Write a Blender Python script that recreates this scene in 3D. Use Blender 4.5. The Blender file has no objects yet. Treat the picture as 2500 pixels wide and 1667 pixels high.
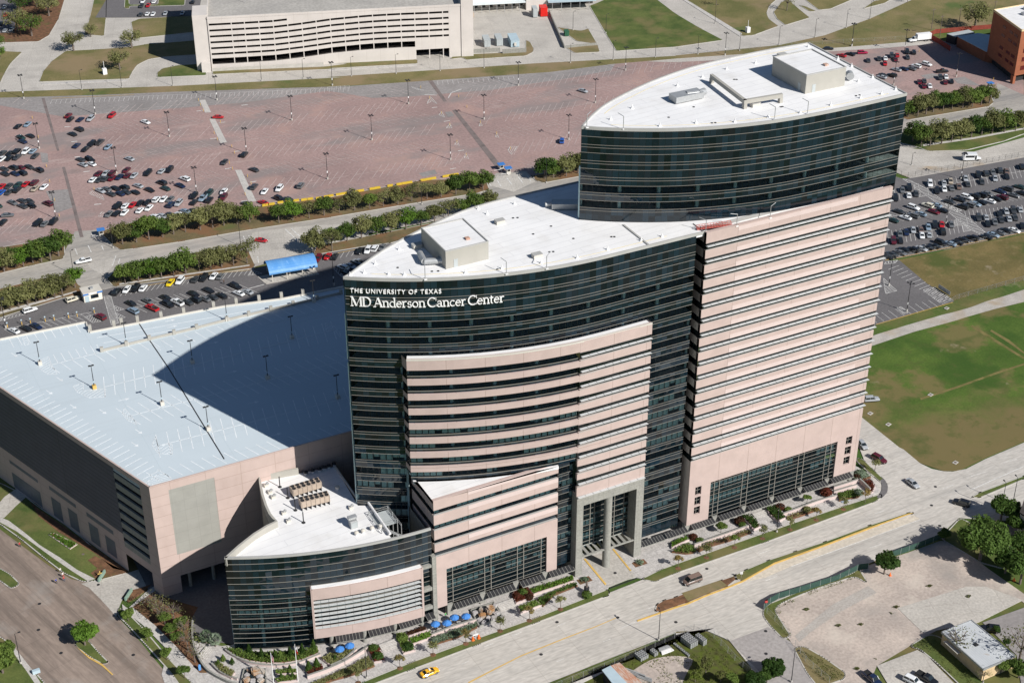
import bpy,bmesh,math,random
from mathutils import Vector,Matrix
random.seed(7)
PI = math.pi; R = math.radians
scene = bpy.context.scene
col = scene.collection
# ------------------------------------------------------------------ camera, sky, sun, exposure
CAM = Vector((-196.474,-279.517,262.0)); HEAD = R(-27.3); PITCH = R(30.77)
cd = bpy.data.cameras.new('camera'); cd.lens = 3880 / 2500 * 36; cd.sensor_width = 36
cd.clip_start = 1; cd.clip_end = 20000
cam = bpy.data.objects.new('camera',cd); col.objects.link(cam)
cam.location = CAM; cam.rotation_euler = (PI / 2 - PITCH,0,HEAD)
scene.camera = cam
SUN_AZ = R(-67.0); SUN_EL = R(36.4)          # direction towards the sun
sv = Vector((math.cos(SUN_EL) * math.cos(SUN_AZ),math.cos(SUN_EL) * math.sin(SUN_AZ),math.sin(SUN_EL)))
sd = bpy.data.lights.new('sun','SUN'); sd.energy = 4.8; sd.angle = R(0.5); sd.color = (1,0.965,0.92)
sun = bpy.data.objects.new('sun',sd); col.objects.link(sun)
sun.rotation_euler = sv.to_track_quat('Z','Y').to_euler(); sun.location = (0,0,400)
w = bpy.data.worlds.new('World'); scene.world = w; w.use_nodes = True
wn = w.node_tree.nodes; sk = wn.new('ShaderNodeTexSky'); sk.sky_type = 'NISHITA'; sk.sun_disc = False
sk.sun_elevation = SUN_EL; sk.sun_rotation = PI / 2 - SUN_AZ; sk.air_density = 1.0; sk.dust_density = 0.3; sk.ozone_density = 4.0
wn['Background'].inputs[1].default_value = 0.05
w.node_tree.links.new(sk.outputs[0],wn['Background'].inputs[0])
scene.view_settings.view_transform = 'Standard'; scene.view_settings.look = 'None'
scene.view_settings.exposure = 0.34; scene.view_settings.gamma = 1
scene.render.resolution_x = 1024; scene.render.resolution_y = 682
# ------------------------------------------------------------------ survey: read a spot on the photo as a place on a level plane
TL = {1:(0,0,2.7506),2:(800,0,2.7506),3:(1650,0,2.7506),4:(0,550,2.7506),5:(800,550,2.7506),6:(1650,550,2.7506),
 7:(0,1097,2.7506),8:(800,1097,2.7506),9:(1650,1097,2.7506),'a':(0,230,4.48),'b':(350,230,5.2267),'c':(2150,380,5.6),
 'd':(2020,90,4.9),'e':(0,600,5.88),'f':(250,560,3.6185),'D':(0,0,.9408),'g':(820,660,5.113),'h':(1640,560,6.533),
 'i':(980,1260,5.2275),'j':(1640,1150,4.523),'k':(460,1400,4.704),'l':(460,0,5.88),'m':(1090,0,5.88),'n':(2300,0,6.03),
 'o':(2100,1250,3.76),'p':(1440,1480,5.113),'q':(600,1130,5.8075)}
_sp,_cp = math.sin(PITCH),math.cos(PITCH); _sh,_ch = math.sin(HEAD),math.cos(HEAD)
def at(t,x,y,z=0.0):
 o = TL[t]; a = (o[0] + x / o[2] - 1250) / 3880; b = (o[1] + y / o[2] - 833.5) / 3880
 dy = _cp - b * _sp; dz = -_sp - b * _cp; k = (z - CAM.z) / dz
 X,Y = a * k,dy * k
 return Vector((CAM.x + _ch * X - _sh * Y,CAM.y + _sh * X + _ch * Y,z))
def poly(t,pts,z=0.0):
 out = []
 for p in pts:
  q = at(*p,z) if len(p) == 3 else at(t,p[0],p[1],z)
  out.append((q.x,q.y))
 return out
def imgdir(t,a,b):
 p,q = at(t,*a),at(t,*b); return math.atan2(q.y - p.y,q.x - p.x)
# ------------------------------------------------------------------ helpers
class MB:
 def __init__(s): s.v = []; s.f = []; s.m = []; s.uv = []
 def face(s,pts,m=0,uv=None):
  i = len(s.v); s.v += [tuple(p) for p in pts]; s.f.append(tuple(range(i,i + len(pts)))); s.m.append(m)
  if uv is None:
   a,b,c = Vector(pts[0]),Vector(pts[1]),Vector(pts[2]); n = (b - a).cross(c - a)
   if abs(n.z) > .7 * n.length: uv = [(p[0],p[1]) for p in pts]
   else:
    t = Vector((-n.y,n.x,0)); t = t.normalized() if t.length > 1e-9 else Vector((1,0,0))
    uv = [(p[0] * t.x + p[1] * t.y,p[2]) for p in pts]
  s.uv.append(uv)
 def box(s,x0,x1,y0,y1,z0,z1,m=0,M=None,skip=''):
  P = [(x,y,z) for z in (z0,z1) for x,y in ((x0,y0),(x1,y0),(x1,y1),(x0,y1))]
  if M is not None: P = [tuple(M @ Vector(p)) for p in P]
  for nm,q in (('b',(3,2,1,0)),('t',(4,5,6,7)),('f',(0,1,5,4)),('r',(1,2,6,5)),('k',(2,3,7,6)),('l',(3,0,4,7))):
   if nm not in skip: s.face([P[i] for i in q],m)
  return s
 def obox(s,c,sx,sy,z0,z1,a=0,m=0):
  return s.box(-sx / 2,sx / 2,-sy / 2,sy / 2,z0,z1,m,Matrix.Translation((c[0],c[1],0)) @ Matrix.Rotation(a,4,'Z'))
 def prism(s,pts,z0,z1,m=0,ms=None,bottom=False):
  area = sum(pts[i][0] * pts[(i + 1) % len(pts)][1] - pts[(i + 1) % len(pts)][0] * pts[i][1] for i in range(len(pts)))
  if area < 0: pts = pts[::-1]
  s.face([(x,y,z1) for x,y in pts],m)
  if bottom: s.face([(x,y,z0) for x,y in pts[::-1]],m)
  for i in range(len(pts)):
   a,b = pts[i],pts[(i + 1) % len(pts)]
   s.face([(a[0],a[1],z0),(b[0],b[1],z0),(b[0],b[1],z1),(a[0],a[1],z1)],m if ms is None else ms)
  return s
 def strip(s,pts,z0,z1,m=0,u0=0.0):
  u = u0
  for a,b in zip(pts[:-1],pts[1:]):
   L = math.hypot(b[0] - a[0],b[1] - a[1])
   s.face([(a[0],a[1],z0),(b[0],b[1],z0),(b[0],b[1],z1),(a[0],a[1],z1)],m,[(u,z0),(u + L,z0),(u + L,z1),(u,z1)])
   u += L
  return s
 def band(s,pin,pout,z0,z1,m=0):      # solid between two parallel open lines (rail, slab, ledge)
  for i in range(len(pin) - 1):
   a,b,c,d = pin[i],pin[i + 1],pout[i + 1],pout[i]
   s.face([(a[0],a[1],z1),(d[0],d[1],z1),(c[0],c[1],z1),(b[0],b[1],z1)],m)
   s.face([(a[0],a[1],z0),(b[0],b[1],z0),(c[0],c[1],z0),(d[0],d[1],z0)],m)
  s.strip(pout,z0,z1,m); s.strip(pin[::-1],z0,z1,m)
  s.face([(pin[0][0],pin[0][1],z0),(pout[0][0],pout[0][1],z0),(pout[0][0],pout[0][1],z1),(pin[0][0],pin[0][1],z1)],m)
  s.face([(pout[-1][0],pout[-1][1],z0),(pin[-1][0],pin[-1][1],z0),(pin[-1][0],pin[-1][1],z1),(pout[-1][0],pout[-1][1],z1)],m)
  return s
 def tube(s,p0,p1,r0,r1=None,n=8,m=0,caps=True):
  r1 = r0 if r1 is None else r1; p0,p1 = Vector(p0),Vector(p1); d = (p1 - p0).normalized()
  a = d.orthogonal().normalized(); b = d.cross(a)
  A = [p0 + (a * math.cos(2 * PI * i / n) + b * math.sin(2 * PI * i / n)) * r0 for i in range(n)]
  B = [p1 + (a * math.cos(2 * PI * i / n) + b * math.sin(2 * PI * i / n)) * r1 for i in range(n)]
  for i in range(n): s.face([A[i],A[(i + 1) % n],B[(i + 1) % n],B[i]],m)
  if caps: s.face(A[::-1],m); s.face(B,m)
  return s
 def lathe(s,c,prof,n=12,m=0):
  for (r0,z0),(r1,z1) in zip(prof[:-1],prof[1:]):
   for i in range(n):
    a0,a1 = 2 * PI * i / n,2 * PI * (i + 1) / n
    q = [(c[0] + r * math.cos(a),c[1] + r * math.sin(a),c[2] + z) for r,z,a in ((r0,z0,a0),(r0,z0,a1),(r1,z1,a1),(r1,z1,a0))]
    if r0 < 1e-6: q = q[1:]
    elif r1 < 1e-6: q = q[:3]
    s.face(q,m)
  return s
 def build(s,name,mats,parent=None,smooth=False,loc=None,merge=False):
  me = bpy.data.meshes.new(name); me.from_pydata(s.v,[],s.f)
  if not isinstance(mats,(list,tuple)): mats = [mats]
  for mm in mats: me.materials.append(mm)
  me.polygons.foreach_set('material_index',s.m)
  ul = me.uv_layers.new(name='UVMap'); flat = [c for f in s.uv for p in f for c in p]; ul.data.foreach_set('uv',flat)
  if merge:
   bm = bmesh.new(); bm.from_mesh(me); bmesh.ops.remove_doubles(bm,verts=bm.verts,dist=1e-4); bm.to_mesh(me); bm.free()
  if smooth: me.polygons.foreach_set('use_smooth',[True] * len(me.polygons))
  me.update()
  o = bpy.data.objects.new(name,me); col.objects.link(o)
  if parent is not None: o.parent = parent
  if loc is not None: o.location = loc
  return o
def tag(o,label=None,cat=None,group=None,kind=None):
 if label: o['label'] = label
 if cat: o['category'] = cat
 if group: o['group'] = group
 if kind: o['kind'] = kind
 return o
def empty(name,loc=(0,0,0),rz=0.0):
 o = bpy.data.objects.new(name,None); col.objects.link(o); o.location = loc; o.rotation_euler = (0,0,rz); o.empty_display_size = .5
 return o
def local(mb,loc):                     # move a builder's world points to an origin at loc
 mb.v = [(x - loc[0],y - loc[1],z - loc[2]) for x,y,z in mb.v]; return mb
def copy_tree(o,parent=None):
 c = o.copy(); col.objects.link(c); c.parent = parent
 for ch in list(o.children): copy_tree(ch,c)
 return c
ORD = 'first second third fourth fifth sixth seventh eighth ninth tenth eleventh twelfth thirteenth fourteenth fifteenth sixteenth seventeenth eighteenth nineteenth twentieth'.split()
def ordw(i):
 if i < 20: return ORD[i]
 t = (i + 1) // 10; u = (i + 1) % 10
 return ('twentieth thirtieth fortieth fiftieth'.split()[t - 2]) if u == 0 else 'twenty thirty forty fifty'.split()[t - 2] + '-' + ORD[u - 1]
def smooth_line(pts,n=6):
 out = []; P = [Vector(p) for p in pts]; P = [2 * P[0] - P[1]] + P + [2 * P[-1] - P[-2]]
 for i in range(1,len(P) - 2):
  for k in range(n):
   t = k / n; a,b,c,d = P[i - 1:i + 3]
   q = .5 * ((2 * b) + (c - a) * t + (2 * a - 5 * b + 4 * c - d) * t * t + (3 * b - a - 3 * c + d) * t ** 3)
   out.append(tuple(q))
 out.append(tuple(P[-2])); return out
def offset(pts,d):                     # d > 0: to the right of travel
 out = []
 for i in range(len(pts)):
  a = Vector(pts[max(0,i - 1)][:2]); b = Vector(pts[min(len(pts) - 1,i + 1)][:2]); t = (b - a).normalized()
  out.append((pts[i][0] + t.y * d,pts[i][1] - t.x * d))
 return out
def arc(cx,cy,r,u0,u1,n):          # lower arc between two u values
 o = []
 for i in range(n + 1):
  u = u0 + (u1 - u0) * i / n; o.append((u,cy - math.sqrt(r * r - (u - cx) ** 2)))
 return o
def resample(pts,step):
 out = [pts[0]]; acc = 0; total = sum(math.dist(a,b) for a,b in zip(pts[:-1],pts[1:])); n = max(1,round(total / step)); step = total / n; need = step
 for a,b in zip(pts[:-1],pts[1:]):
  L = math.dist(a,b); pos = 0
  while L - pos >= need - 1e-9:
   pos += need; t = pos / L; out.append((a[0] + (b[0] - a[0]) * t,a[1] + (b[1] - a[1]) * t)); need = step
  need -= (L - pos)
 if math.dist(out[-1],pts[-1]) > 1e-3:
  if len(out) > n: out[-1] = pts[-1]
  else: out.append(pts[-1])
 return out
# ------------------------------------------------------------------ materials
def nt(name):
 m = bpy.data.materials.new(name); m.use_nodes = True; t = m.node_tree
 return m,t,t.nodes,t.links,t.nodes['Principled BSDF']
def rgb(c): return (c[0],c[1],c[2],1)
def mat(name,c,rough=.8,var=.12,scale=.15,c2=None,metal=0,bump=0,spec=.3,detail=6,coord='pos',fine=0.0,stretch=None):
 m,t,N,L,B = nt(name)
 B.inputs['Roughness'].default_value = rough; B.inputs['Metallic'].default_value = metal; B.inputs['Specular IOR Level'].default_value = spec
 c2 = c2 or tuple(x * (1 - var) for x in c); c1 = c if c2 is None else tuple(min(1,x * (1 + var * .6)) for x in c)
 if coord == 'pos': g = N.new('ShaderNodeNewGeometry'); src = g.outputs['Position']
 else: g = N.new('ShaderNodeTexCoord'); src = g.outputs['Object' if coord == 'obj' else 'UV']
 if stretch:
  mp = N.new('ShaderNodeMapping'); mp.inputs['Scale'].default_value = stretch[:3]
  if len(stretch) > 3: mp.vector_type = 'TEXTURE'; mp.inputs['Scale'].default_value = [1 / q for q in stretch[:3]]; mp.inputs['Rotation'].default_value = (0,0,stretch[3])
  L.new(src,mp.inputs[0]); src = mp.outputs[0]
 n = N.new('ShaderNodeTexNoise'); n.inputs['Scale'].default_value = scale; n.inputs['Detail'].default_value = detail; n.inputs['Roughness'].default_value = .62
 L.new(src,n.inputs['Vector'])
 r = N.new('ShaderNodeValToRGB'); r.color_ramp.elements[0].position = .36; r.color_ramp.elements[1].position = .64
 r.color_ramp.elements[0].color = rgb(c2); r.color_ramp.elements[1].color = rgb(c1)
 L.new(n.outputs[0],r.inputs[0]); out = r.outputs[0]
 if fine:
  n2 = N.new('ShaderNodeTexNoise'); n2.inputs['Scale'].default_value = fine; n2.inputs['Detail'].default_value = 3; L.new(src,n2.inputs['Vector'])
  mr = N.new('ShaderNodeMapRange'); mr.inputs[1].default_value = .3; mr.inputs[2].default_value = .7; mr.inputs[3].default_value = .82; mr.inputs[4].default_value = 1.12
  L.new(n2.outputs[0],mr.inputs[0]); mx = N.new('ShaderNodeMix'); mx.data_type = 'RGBA'; mx.blend_type = 'MULTIPLY'; mx.inputs[0].default_value = 1
  L.new(out,mx.inputs[6]); L.new(mr.outputs[0],mx.inputs[7]); out = mx.outputs[2]
 L.new(out,B.inputs['Base Color'])
 if bump:
  b = N.new('ShaderNodeBump'); b.inputs['Strength'].default_value = bump; b.inputs['Distance'].default_value = .1; L.new(n.outputs[0],b.inputs['Height']); L.new(b.outputs[0],B.inputs['Normal'])
 m['out'] = 0
 return m
def over(m,c,scale,lo,hi,coord='pos',stretch=None,amount=1.0,detail=5,seed=0.0):   # a second patchy colour on top (stain, moss, dirt)
 t = m.node_tree; N,L = t.nodes,t.links; B = N['Principled BSDF']; prev = B.inputs['Base Color'].links[0].from_socket
 if coord == 'pos': src = N.new('ShaderNodeNewGeometry').outputs['Position']
 else: src = N.new('ShaderNodeTexCoord').outputs['UV']
 mp = N.new('ShaderNodeMapping'); mp.inputs['Location'].default_value = (seed * 17.3,seed * 9.1,seed)
 if stretch:
  mp.inputs['Scale'].default_value = stretch[:3]
  if len(stretch) > 3: mp.vector_type = 'TEXTURE'; mp.inputs['Scale'].default_value = [1 / q for q in stretch[:3]]; mp.inputs['Rotation'].default_value = (0,0,stretch[3])
 L.new(src,mp.inputs[0])
 n = N.new('ShaderNodeTexNoise'); n.inputs['Scale'].default_value = scale; n.inputs['Detail'].default_value = detail; n.inputs['Roughness'].default_value = .6; L.new(mp.outputs[0],n.inputs['Vector'])
 mr = N.new('ShaderNodeMapRange'); mr.inputs[1].default_value = lo; mr.inputs[2].default_value = hi; mr.inputs[4].default_value = amount; L.new(n.outputs[0],mr.inputs[0])
 mx = N.new('ShaderNodeMix'); mx.data_type = 'RGBA'; L.new(mr.outputs[0],mx.inputs[0]); L.new(prev,mx.inputs[6]); mx.inputs[7].default_value = rgb(c)
 L.new(mx.outputs[2],B.inputs['Base Color']); return m
def joints(m,c,w,h,gap=.03,coord='uv',off=0.0,vary=0.0,rot=0.0,loc=(0,0,0)):     # panel or slab joints
 t = m.node_tree; N,L = t.nodes,t.links; B = N['Principled BSDF']; prev = B.inputs['Base Color'].links[0].from_socket
 src = N.new('ShaderNodeTexCoord').outputs['UV'] if coord == 'uv' else N.new('ShaderNodeNewGeometry').outputs['Position']
 mp = N.new('ShaderNodeMapping'); mp.inputs['Rotation'].default_value = (0,0,rot); mp.inputs['Location'].default_value = loc; L.new(src,mp.inputs[0])
 b = N.new('ShaderNodeTexBrick'); b.offset = off; b.inputs['Scale'].default_value = 1; b.inputs['Brick Width'].default_value = w; b.inputs['Row Height'].default_value = h
 b.inputs['Mortar Size'].default_value = gap; b.inputs['Mortar Smooth'].default_value = 0
 b.inputs['Color1'].default_value = (1,1,1,1); b.inputs['Color2'].default_value = (1 - vary,) * 3 + (1,); b.inputs['Mortar'].default_value = rgb(c)
 L.new(mp.outputs[0],b.inputs['Vector'])
 mx = N.new('ShaderNodeMix'); mx.data_type = 'RGBA'; mx.blend_type = 'MULTIPLY'; mx.inputs[0].default_value = 1
 L.new(prev,mx.inputs[6]); L.new(b.outputs[0],mx.inputs[7]); L.new(mx.outputs[2],B.inputs['Base Color']); return m
def glass(name,tint,opaque,clear,rough=.03,cell=1.52,vary=.5):
 # curtain-wall glass: a reflective skin over a tinted see-through or dark body, panes slightly unlike each other
 m,t,N,L,B = nt(name); out = N['Material Output']
 tc = N.new('ShaderNodeTexCoord'); mp = N.new('ShaderNodeMapping'); mp.inputs['Scale'].default_value = (1 / cell,.25,1); L.new(tc.outputs['UV'],mp.inputs[0])
 v = N.new('ShaderNodeTexWhiteNoise'); v.noise_dimensions = '2D'; sn = N.new('ShaderNodeVectorMath'); sn.operation = 'FLOOR'; L.new(mp.outputs[0],sn.inputs[0]); L.new(sn.outputs[0],v.inputs[0])
 sx = N.new('ShaderNodeSeparateXYZ'); L.new(mp.outputs[0],sx.inputs[0]); fr = N.new('ShaderNodeMath'); fr.operation = 'FRACT'; L.new(sx.outputs[0],fr.inputs[0])
 ln = N.new('ShaderNodeMath'); ln.operation = 'LESS_THAN'; ln.inputs[1].default_value = .05; L.new(fr.outputs[0],ln.inputs[0])
 mr = N.new('ShaderNodeMapRange'); mr.inputs[3].default_value = 1 - vary; mr.inputs[4].default_value = 1 + vary; L.new(v.outputs[0],mr.inputs[0])
 mx = N.new('ShaderNodeMix'); mx.data_type = 'RGBA'; mx.blend_type = 'MULTIPLY'; mx.inputs[0].default_value = 1; mx.inputs[6].default_value = rgb(opaque); L.new(mr.outputs[0],mx.inputs[7])
 jn = N.new('ShaderNodeMix'); jn.data_type = 'RGBA'; L.new(ln.outputs[0],jn.inputs[0]); L.new(mx.outputs[2],jn.inputs[6]); jn.inputs[7].default_value = (.004,.006,.007,1)
 L.new(jn.outputs[2],B.inputs['Base Color']); B.inputs['Roughness'].default_value = rough; B.inputs['IOR'].default_value = 1.6; B.inputs['Specular IOR Level'].default_value = .5
 # faint waviness of the panes
 ns = N.new('ShaderNodeTexNoise'); ns.inputs['Scale'].default_value = .35; ns.inputs['Detail'].default_value = 1; L.new(tc.outputs['UV'],ns.inputs['Vector'])
 gm = N.new('ShaderNodeNewGeometry'); w2 = N.new('ShaderNodeVectorMath'); w2.operation = 'MULTIPLY_ADD'; w2.inputs[1].default_value = (.045,) * 3; w2.inputs[2].default_value = (-.0225,) * 3; L.new(v.outputs[1],w2.inputs[0])
 w3 = N.new('ShaderNodeVectorMath'); w3.operation = 'ADD'; L.new(gm.outputs['Normal'],w3.inputs[0]); L.new(w2.outputs[0],w3.inputs[1]); w4 = N.new('ShaderNodeVectorMath'); w4.operation = 'NORMALIZE'; L.new(w3.outputs[0],w4.inputs[0])
 bp = N.new('ShaderNodeBump'); L.new(w4.outputs[0],bp.inputs['Normal']); bp.inputs['Strength'].default_value = .2; bp.inputs['Distance'].default_value = .25; L.new(ns.outputs[0],bp.inputs['Height']); L.new(bp.outputs[0],B.inputs['Normal'])
 if clear:
  tr = N.new('ShaderNodeBsdfTransparent'); tr.inputs[0].default_value = rgb(tint)
  mm = N.new('ShaderNodeMixShader'); sub = N.new('ShaderNodeMath'); sub.operation = 'SUBTRACT'; sub.inputs[0].default_value = clear; sub.use_clamp = True
  fz = N.new('ShaderNodeFresnel'); fz.inputs[0].default_value = 1.5; ad = N.new('ShaderNodeMath'); ad.operation = 'ADD'; L.new(fz.outputs[0],ad.inputs[0]); L.new(ln.outputs[0],ad.inputs[1]); L.new(ad.outputs[0],sub.inputs[1])
  L.new(sub.outputs[0],mm.inputs[0]); L.new(B.outputs[0],mm.inputs[1]); L.new(tr.outputs[0],mm.inputs[2]); L.new(mm.outputs[0],out.inputs[0])
 return m
M = {}
M['conc'] = joints(over(mat('pale_concrete',(.47,.44,.395),.85,.11,.06,fine=1.6,stretch=(1,1,1)),(.25,.23,.21),.09,.55,.75,amount=.5),(.86,.85,.84),9,4.2,.1,'pos',0,.05,rot=R(18))
M['road'] = joints(over(over(mat('street_concrete',(.505,.475,.43),.85,.07,.05,fine=1.2,stretch=(.35,1.4,1)),(.30,.29,.27),.12,.5,.72,stretch=(.12,1.3,1),amount=.55),(.47,.44,.39),.05,.55,.7,amount=.5,seed=3),(.84,.83,.82),12,3.6,.09,'pos',0,.05,rot=R(-1.2))
M['road_left'] = joints(over(over(mat('brown_concrete_road',(.285,.225,.185),.85,.14,.06,fine=1.2,stretch=(.3,1,1,R(-73.5))),(.15,.12,.10),.3,.46,.64,stretch=(.05,1.1,1,R(-73.5)),amount=.7),(.38,.36,.33),.05,.56,.7,amount=.5,seed=5),(.82,.82,.82),3.6,12,.07,'pos',0,.04,rot=R(-17))
M['road_mid'] = over(over(mat('avenue_concrete',(.37,.345,.31),.85,.13,.05,fine=1.4,stretch=(.3,1.2,1)),(.19,.185,.18),.18,.48,.66,stretch=(.06,1,1),amount=.75),(.44,.39,.34),.04,.52,.66,amount=.6,seed=2)
M['red'] = over(over(over(over(mat('red_asphalt',(.34,.235,.215),.92,.09,.022,c2=(.285,.20,.185),fine=1.0),(.235,.20,.19),.03,.5,.60,amount=.85,seed=1,stretch=(.5,1.3,1)),(.40,.26,.22),.05,.55,.7,amount=.7,seed=4),(.15,.125,.115),.11,.60,.78,amount=.55,stretch=(.6,1,1),seed=6),(.42,.33,.30),.16,.6,.74,amount=.6,seed=8,stretch=(.3,1,1))
M['gray_old'] = over(mat('old_gray_asphalt',(.27,.25,.24),.9,.12,.04,fine=.9),(.19,.175,.165),.06,.5,.7,amount=.7,seed=2)
M['asph'] = over(over(mat('dark_asphalt',(.145,.137,.138),.9,.13,.05,fine=1.5),(.10,.096,.095),.1,.52,.7,amount=.6),(.19,.18,.17),.07,.6,.75,amount=.5,seed=3)
M['grass'] = over(over(over(over(mat('mown_grass',(.075,.115,.022),.95,.25,.03,c2=(.038,.078,.013),fine=1.3,detail=9),(.175,.135,.055),.022,.47,.62,amount=.9,seed=2,detail=8),(.035,.10,.014),.035,.56,.68,amount=.75,seed=7),(.36,.28,.19),.045,.66,.76,amount=.8,seed=5,detail=8),(.20,.165,.075),.6,.6,.75,amount=.45,seed=9)
M['drygrass'] = over(over(mat('dry_grass',(.175,.145,.062),.95,.2,.05,c2=(.115,.115,.038),fine=1.6),(.24,.175,.10),.035,.48,.62,amount=.8,seed=3),(.06,.11,.025),.05,.58,.7,amount=.7,seed=8)
M['lawn'] = over(mat('green_lawn',(.095,.115,.03),.95,.25,.12,c2=(.055,.085,.018),fine=2),(.16,.135,.055),.07,.48,.64,amount=.8,seed=1)
M['strip'] = over(over(mat('strip_ground',(.16,.12,.06),.95,.2,.1,c2=(.10,.085,.04),fine=2),(.20,.10,.05),.12,.45,.6,amount=.8,seed=3),(.10,.12,.035),.1,.55,.7,amount=.7,seed=6)
M['oldslab'] = over(mat('old_lot_paving',(.40,.37,.335),.9,.1,.1,fine=2),(.33,.29,.25),.15,.5,.7,amount=.6,seed=3)
M['mulch'] = over(mat('brown_mulch',(.17,.085,.045),.95,.3,.6,c2=(.10,.055,.03),fine=3),(.06,.09,.02),.2,.55,.7,amount=.5)
M['dirt'] = over(over(mat('bare_sand',(.47,.40,.345),.95,.1,.09,c2=(.38,.325,.285),fine=1.4),(.29,.265,.24),.07,.52,.66,amount=.7,seed=4),(.55,.49,.42),.12,.56,.68,amount=.6,seed=2)
M['walk'] = joints(over(mat('sidewalk_concrete',(.50,.475,.44),.85,.1,.3,fine=2),(.35,.33,.31),.2,.6,.75,amount=.4),(.86,.85,.84),1.6,1.6,.05,'pos',0,.04)
M['paver'] = joints(over(mat('gray_pavers',(.48,.455,.43),.85,.1,.5,fine=2),(.30,.28,.27),.3,.55,.75,amount=.5),(.8,.79,.78),1.8,1.8,.06,'pos',0,.06)
M['kerb'] = mat('kerb_concrete',(.46,.44,.40),.85,.1,.5)
M['gravel'] = over(mat('pale_gravel',(.42,.39,.35),.95,.14,.3,fine=3),(.35,.26,.16),.08,.5,.65,amount=.7)
M['white'] = mat('white_road_paint',(.62,.61,.58),.8,.22,.7,fine=3)
M['sidest'] = over(mat('side_street_asphalt',(.34,.315,.30),.9,.08,.06,fine=1.2),(.27,.25,.24),.1,.5,.7,amount=.6)
M['turn'] = over(mat('turn_lane_concrete',(.56,.50,.41),.85,.08,.1,fine=1.2),(.44,.40,.34),.15,.5,.7,stretch=(.15,1.3,1),amount=.6)
M['drain'] = over(mat('drain_channel_paving',(.19,.155,.145),.9,.1,.3),(.10,.085,.08),.25,.5,.66,amount=.7)
M['track'] = over(mat('worn_track_grass',(.17,.14,.05),.95,.2,.3),(.08,.10,.02),.2,.5,.62,amount=.8)
M['faint'] = mat('worn_white_paint',(.52,.44,.415),.85,.25,.35)
M['yellow'] = mat('yellow_paint',(.58,.38,.11),.75,.15,.6)
M['roofw'] = joints(over(over(mat('white_roof_membrane',(.76,.755,.745),.6,.05,.12,spec=.2),(.62,.60,.57),.16,.54,.74,amount=.6,seed=2),(.46,.39,.29),.3,.68,.8,amount=.6,seed=6),(.86,.86,.87),30,2.4,.1,'pos',.5,.035,rot=R(-4))
M['parapet'] = mat('parapet_metal',(.38,.375,.355),.5,.06,.3)
M['cream'] = mat('cream_panel',(.55,.52,.46),.6,.05,.3)
M['creamd'] = mat('plant_room_panel',(.37,.355,.315),.6,.05,.3)
M['rail'] = mat('cream_mullion',(.22,.21,.185),.5,.05,.4)
M['pink'] = joints(over(over(mat('pink_precast',(.465,.365,.33),.85,.06,.25,fine=0,coord='uv'),(.41,.32,.285),.35,.5,.75,'uv',amount=.5),(.36,.29,.26),1.1,.6,.85,'uv',amount=.35,stretch=(1,.12,1),seed=4),(.70,.68,.66),9.15,40,.07,off=0,vary=.05)
M['pinkl'] = mat('pale_pink_precast',(.555,.455,.425),.85,.04,.4,coord='uv')
M['pinkg'] = joints(over(mat('pink_garage_precast',(.49,.385,.345),.85,.05,.2,fine=0,coord='uv'),(.42,.325,.285),.3,.5,.7,'uv',amount=.5,stretch=(1,.4,1)),(.8,.78,.76),9,3.1,.08,vary=.05)
M['grayp'] = joints(mat('gray_precast',(.31,.305,.275),.8,.06,.3,coord='uv'),(.88,.88,.88),3,3.1,.05,vary=.03)
M['gconc'] = joints(mat('gray_concrete',(.29,.285,.255),.8,.08,.3,coord='uv',fine=2),(.75,.75,.75),1.5,3.0,.04,vary=.05)
M['glassv'] = glass('vision_glass',(.93,1.0,.99),(.006,.012,.014),.97,vary=.5)
M['glassd'] = glass('spandrel_glass',(.1,.1,.1),(.006,.0145,.022),0,vary=.6)
M['glassb'] = glass('podium_glass',(.88,1.0,.99),(.006,.017,.024),.92,vary=.4)
M['glassk'] = glass('ribbon_glass',(.1,.1,.1),(.004,.007,.008),0,vary=.4)
M['slab'] = mat('office_floor',(.42,.47,.45),.8,.25,.5)
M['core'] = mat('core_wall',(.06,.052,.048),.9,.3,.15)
M['column'] = mat('white_column',(.55,.70,.70),.7,.05,.3)
M['blind'] = mat('window_blind',(.62,.80,.80),.8,.05,.3)
M['shade'] = mat('sunshade_metal',(.52,.535,.53),.45,.05,.4)
M['dark'] = mat('dark_metal',(.03,.03,.032),.5,.1,1)
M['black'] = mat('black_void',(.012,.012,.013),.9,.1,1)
M['steel'] = mat('galvanised_steel',(.42,.43,.43),.4,.1,1,metal=.4)
M['deck'] = joints(over(over(over(mat('garage_deck_coating',(.50,.565,.60),.8,.03,.03,c2=(.475,.54,.575)),(.45,.51,.54),.06,.55,.85,amount=.4,seed=3),(.42,.45,.46),.4,.74,.84,amount=.35,seed=4),(.40,.44,.46),.35,.58,.8,stretch=(.06,1,1),amount=.4,seed=9),(.93,.94,.94),18,9,.1,'pos',0,.02)
M['farwall'] = joints(mat('far_garage_precast',(.57,.53,.49),.85,.07,.1,coord='uv'),(.88,.87,.86),6.35,60,.08)
M['farroof'] = over(mat('far_garage_roof',(.40,.38,.345),.9,.1,.08,fine=.8),(.28,.265,.25),.08,.5,.7,stretch=(.3,1,1,R(-18)),amount=.6)
M['orange'] = joints(mat('orange_brick',(.31,.108,.055),.85,.1,.3,coord='uv'),(.8,.8,.8),2.4,1.2,.04,vary=.08)
M['rust'] = mat('rusty_tin',(.35,.13,.06),.7,.3,1,c2=(.5,.42,.36),stretch=(3,.5,1))
M['tin'] = joints(over(mat('gray_tin_roof',(.50,.52,.53),.5,.08,.3),(.34,.27,.2),.6,.62,.75,amount=.6),(.85,.85,.85),.6,50,.04,'pos')
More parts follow.
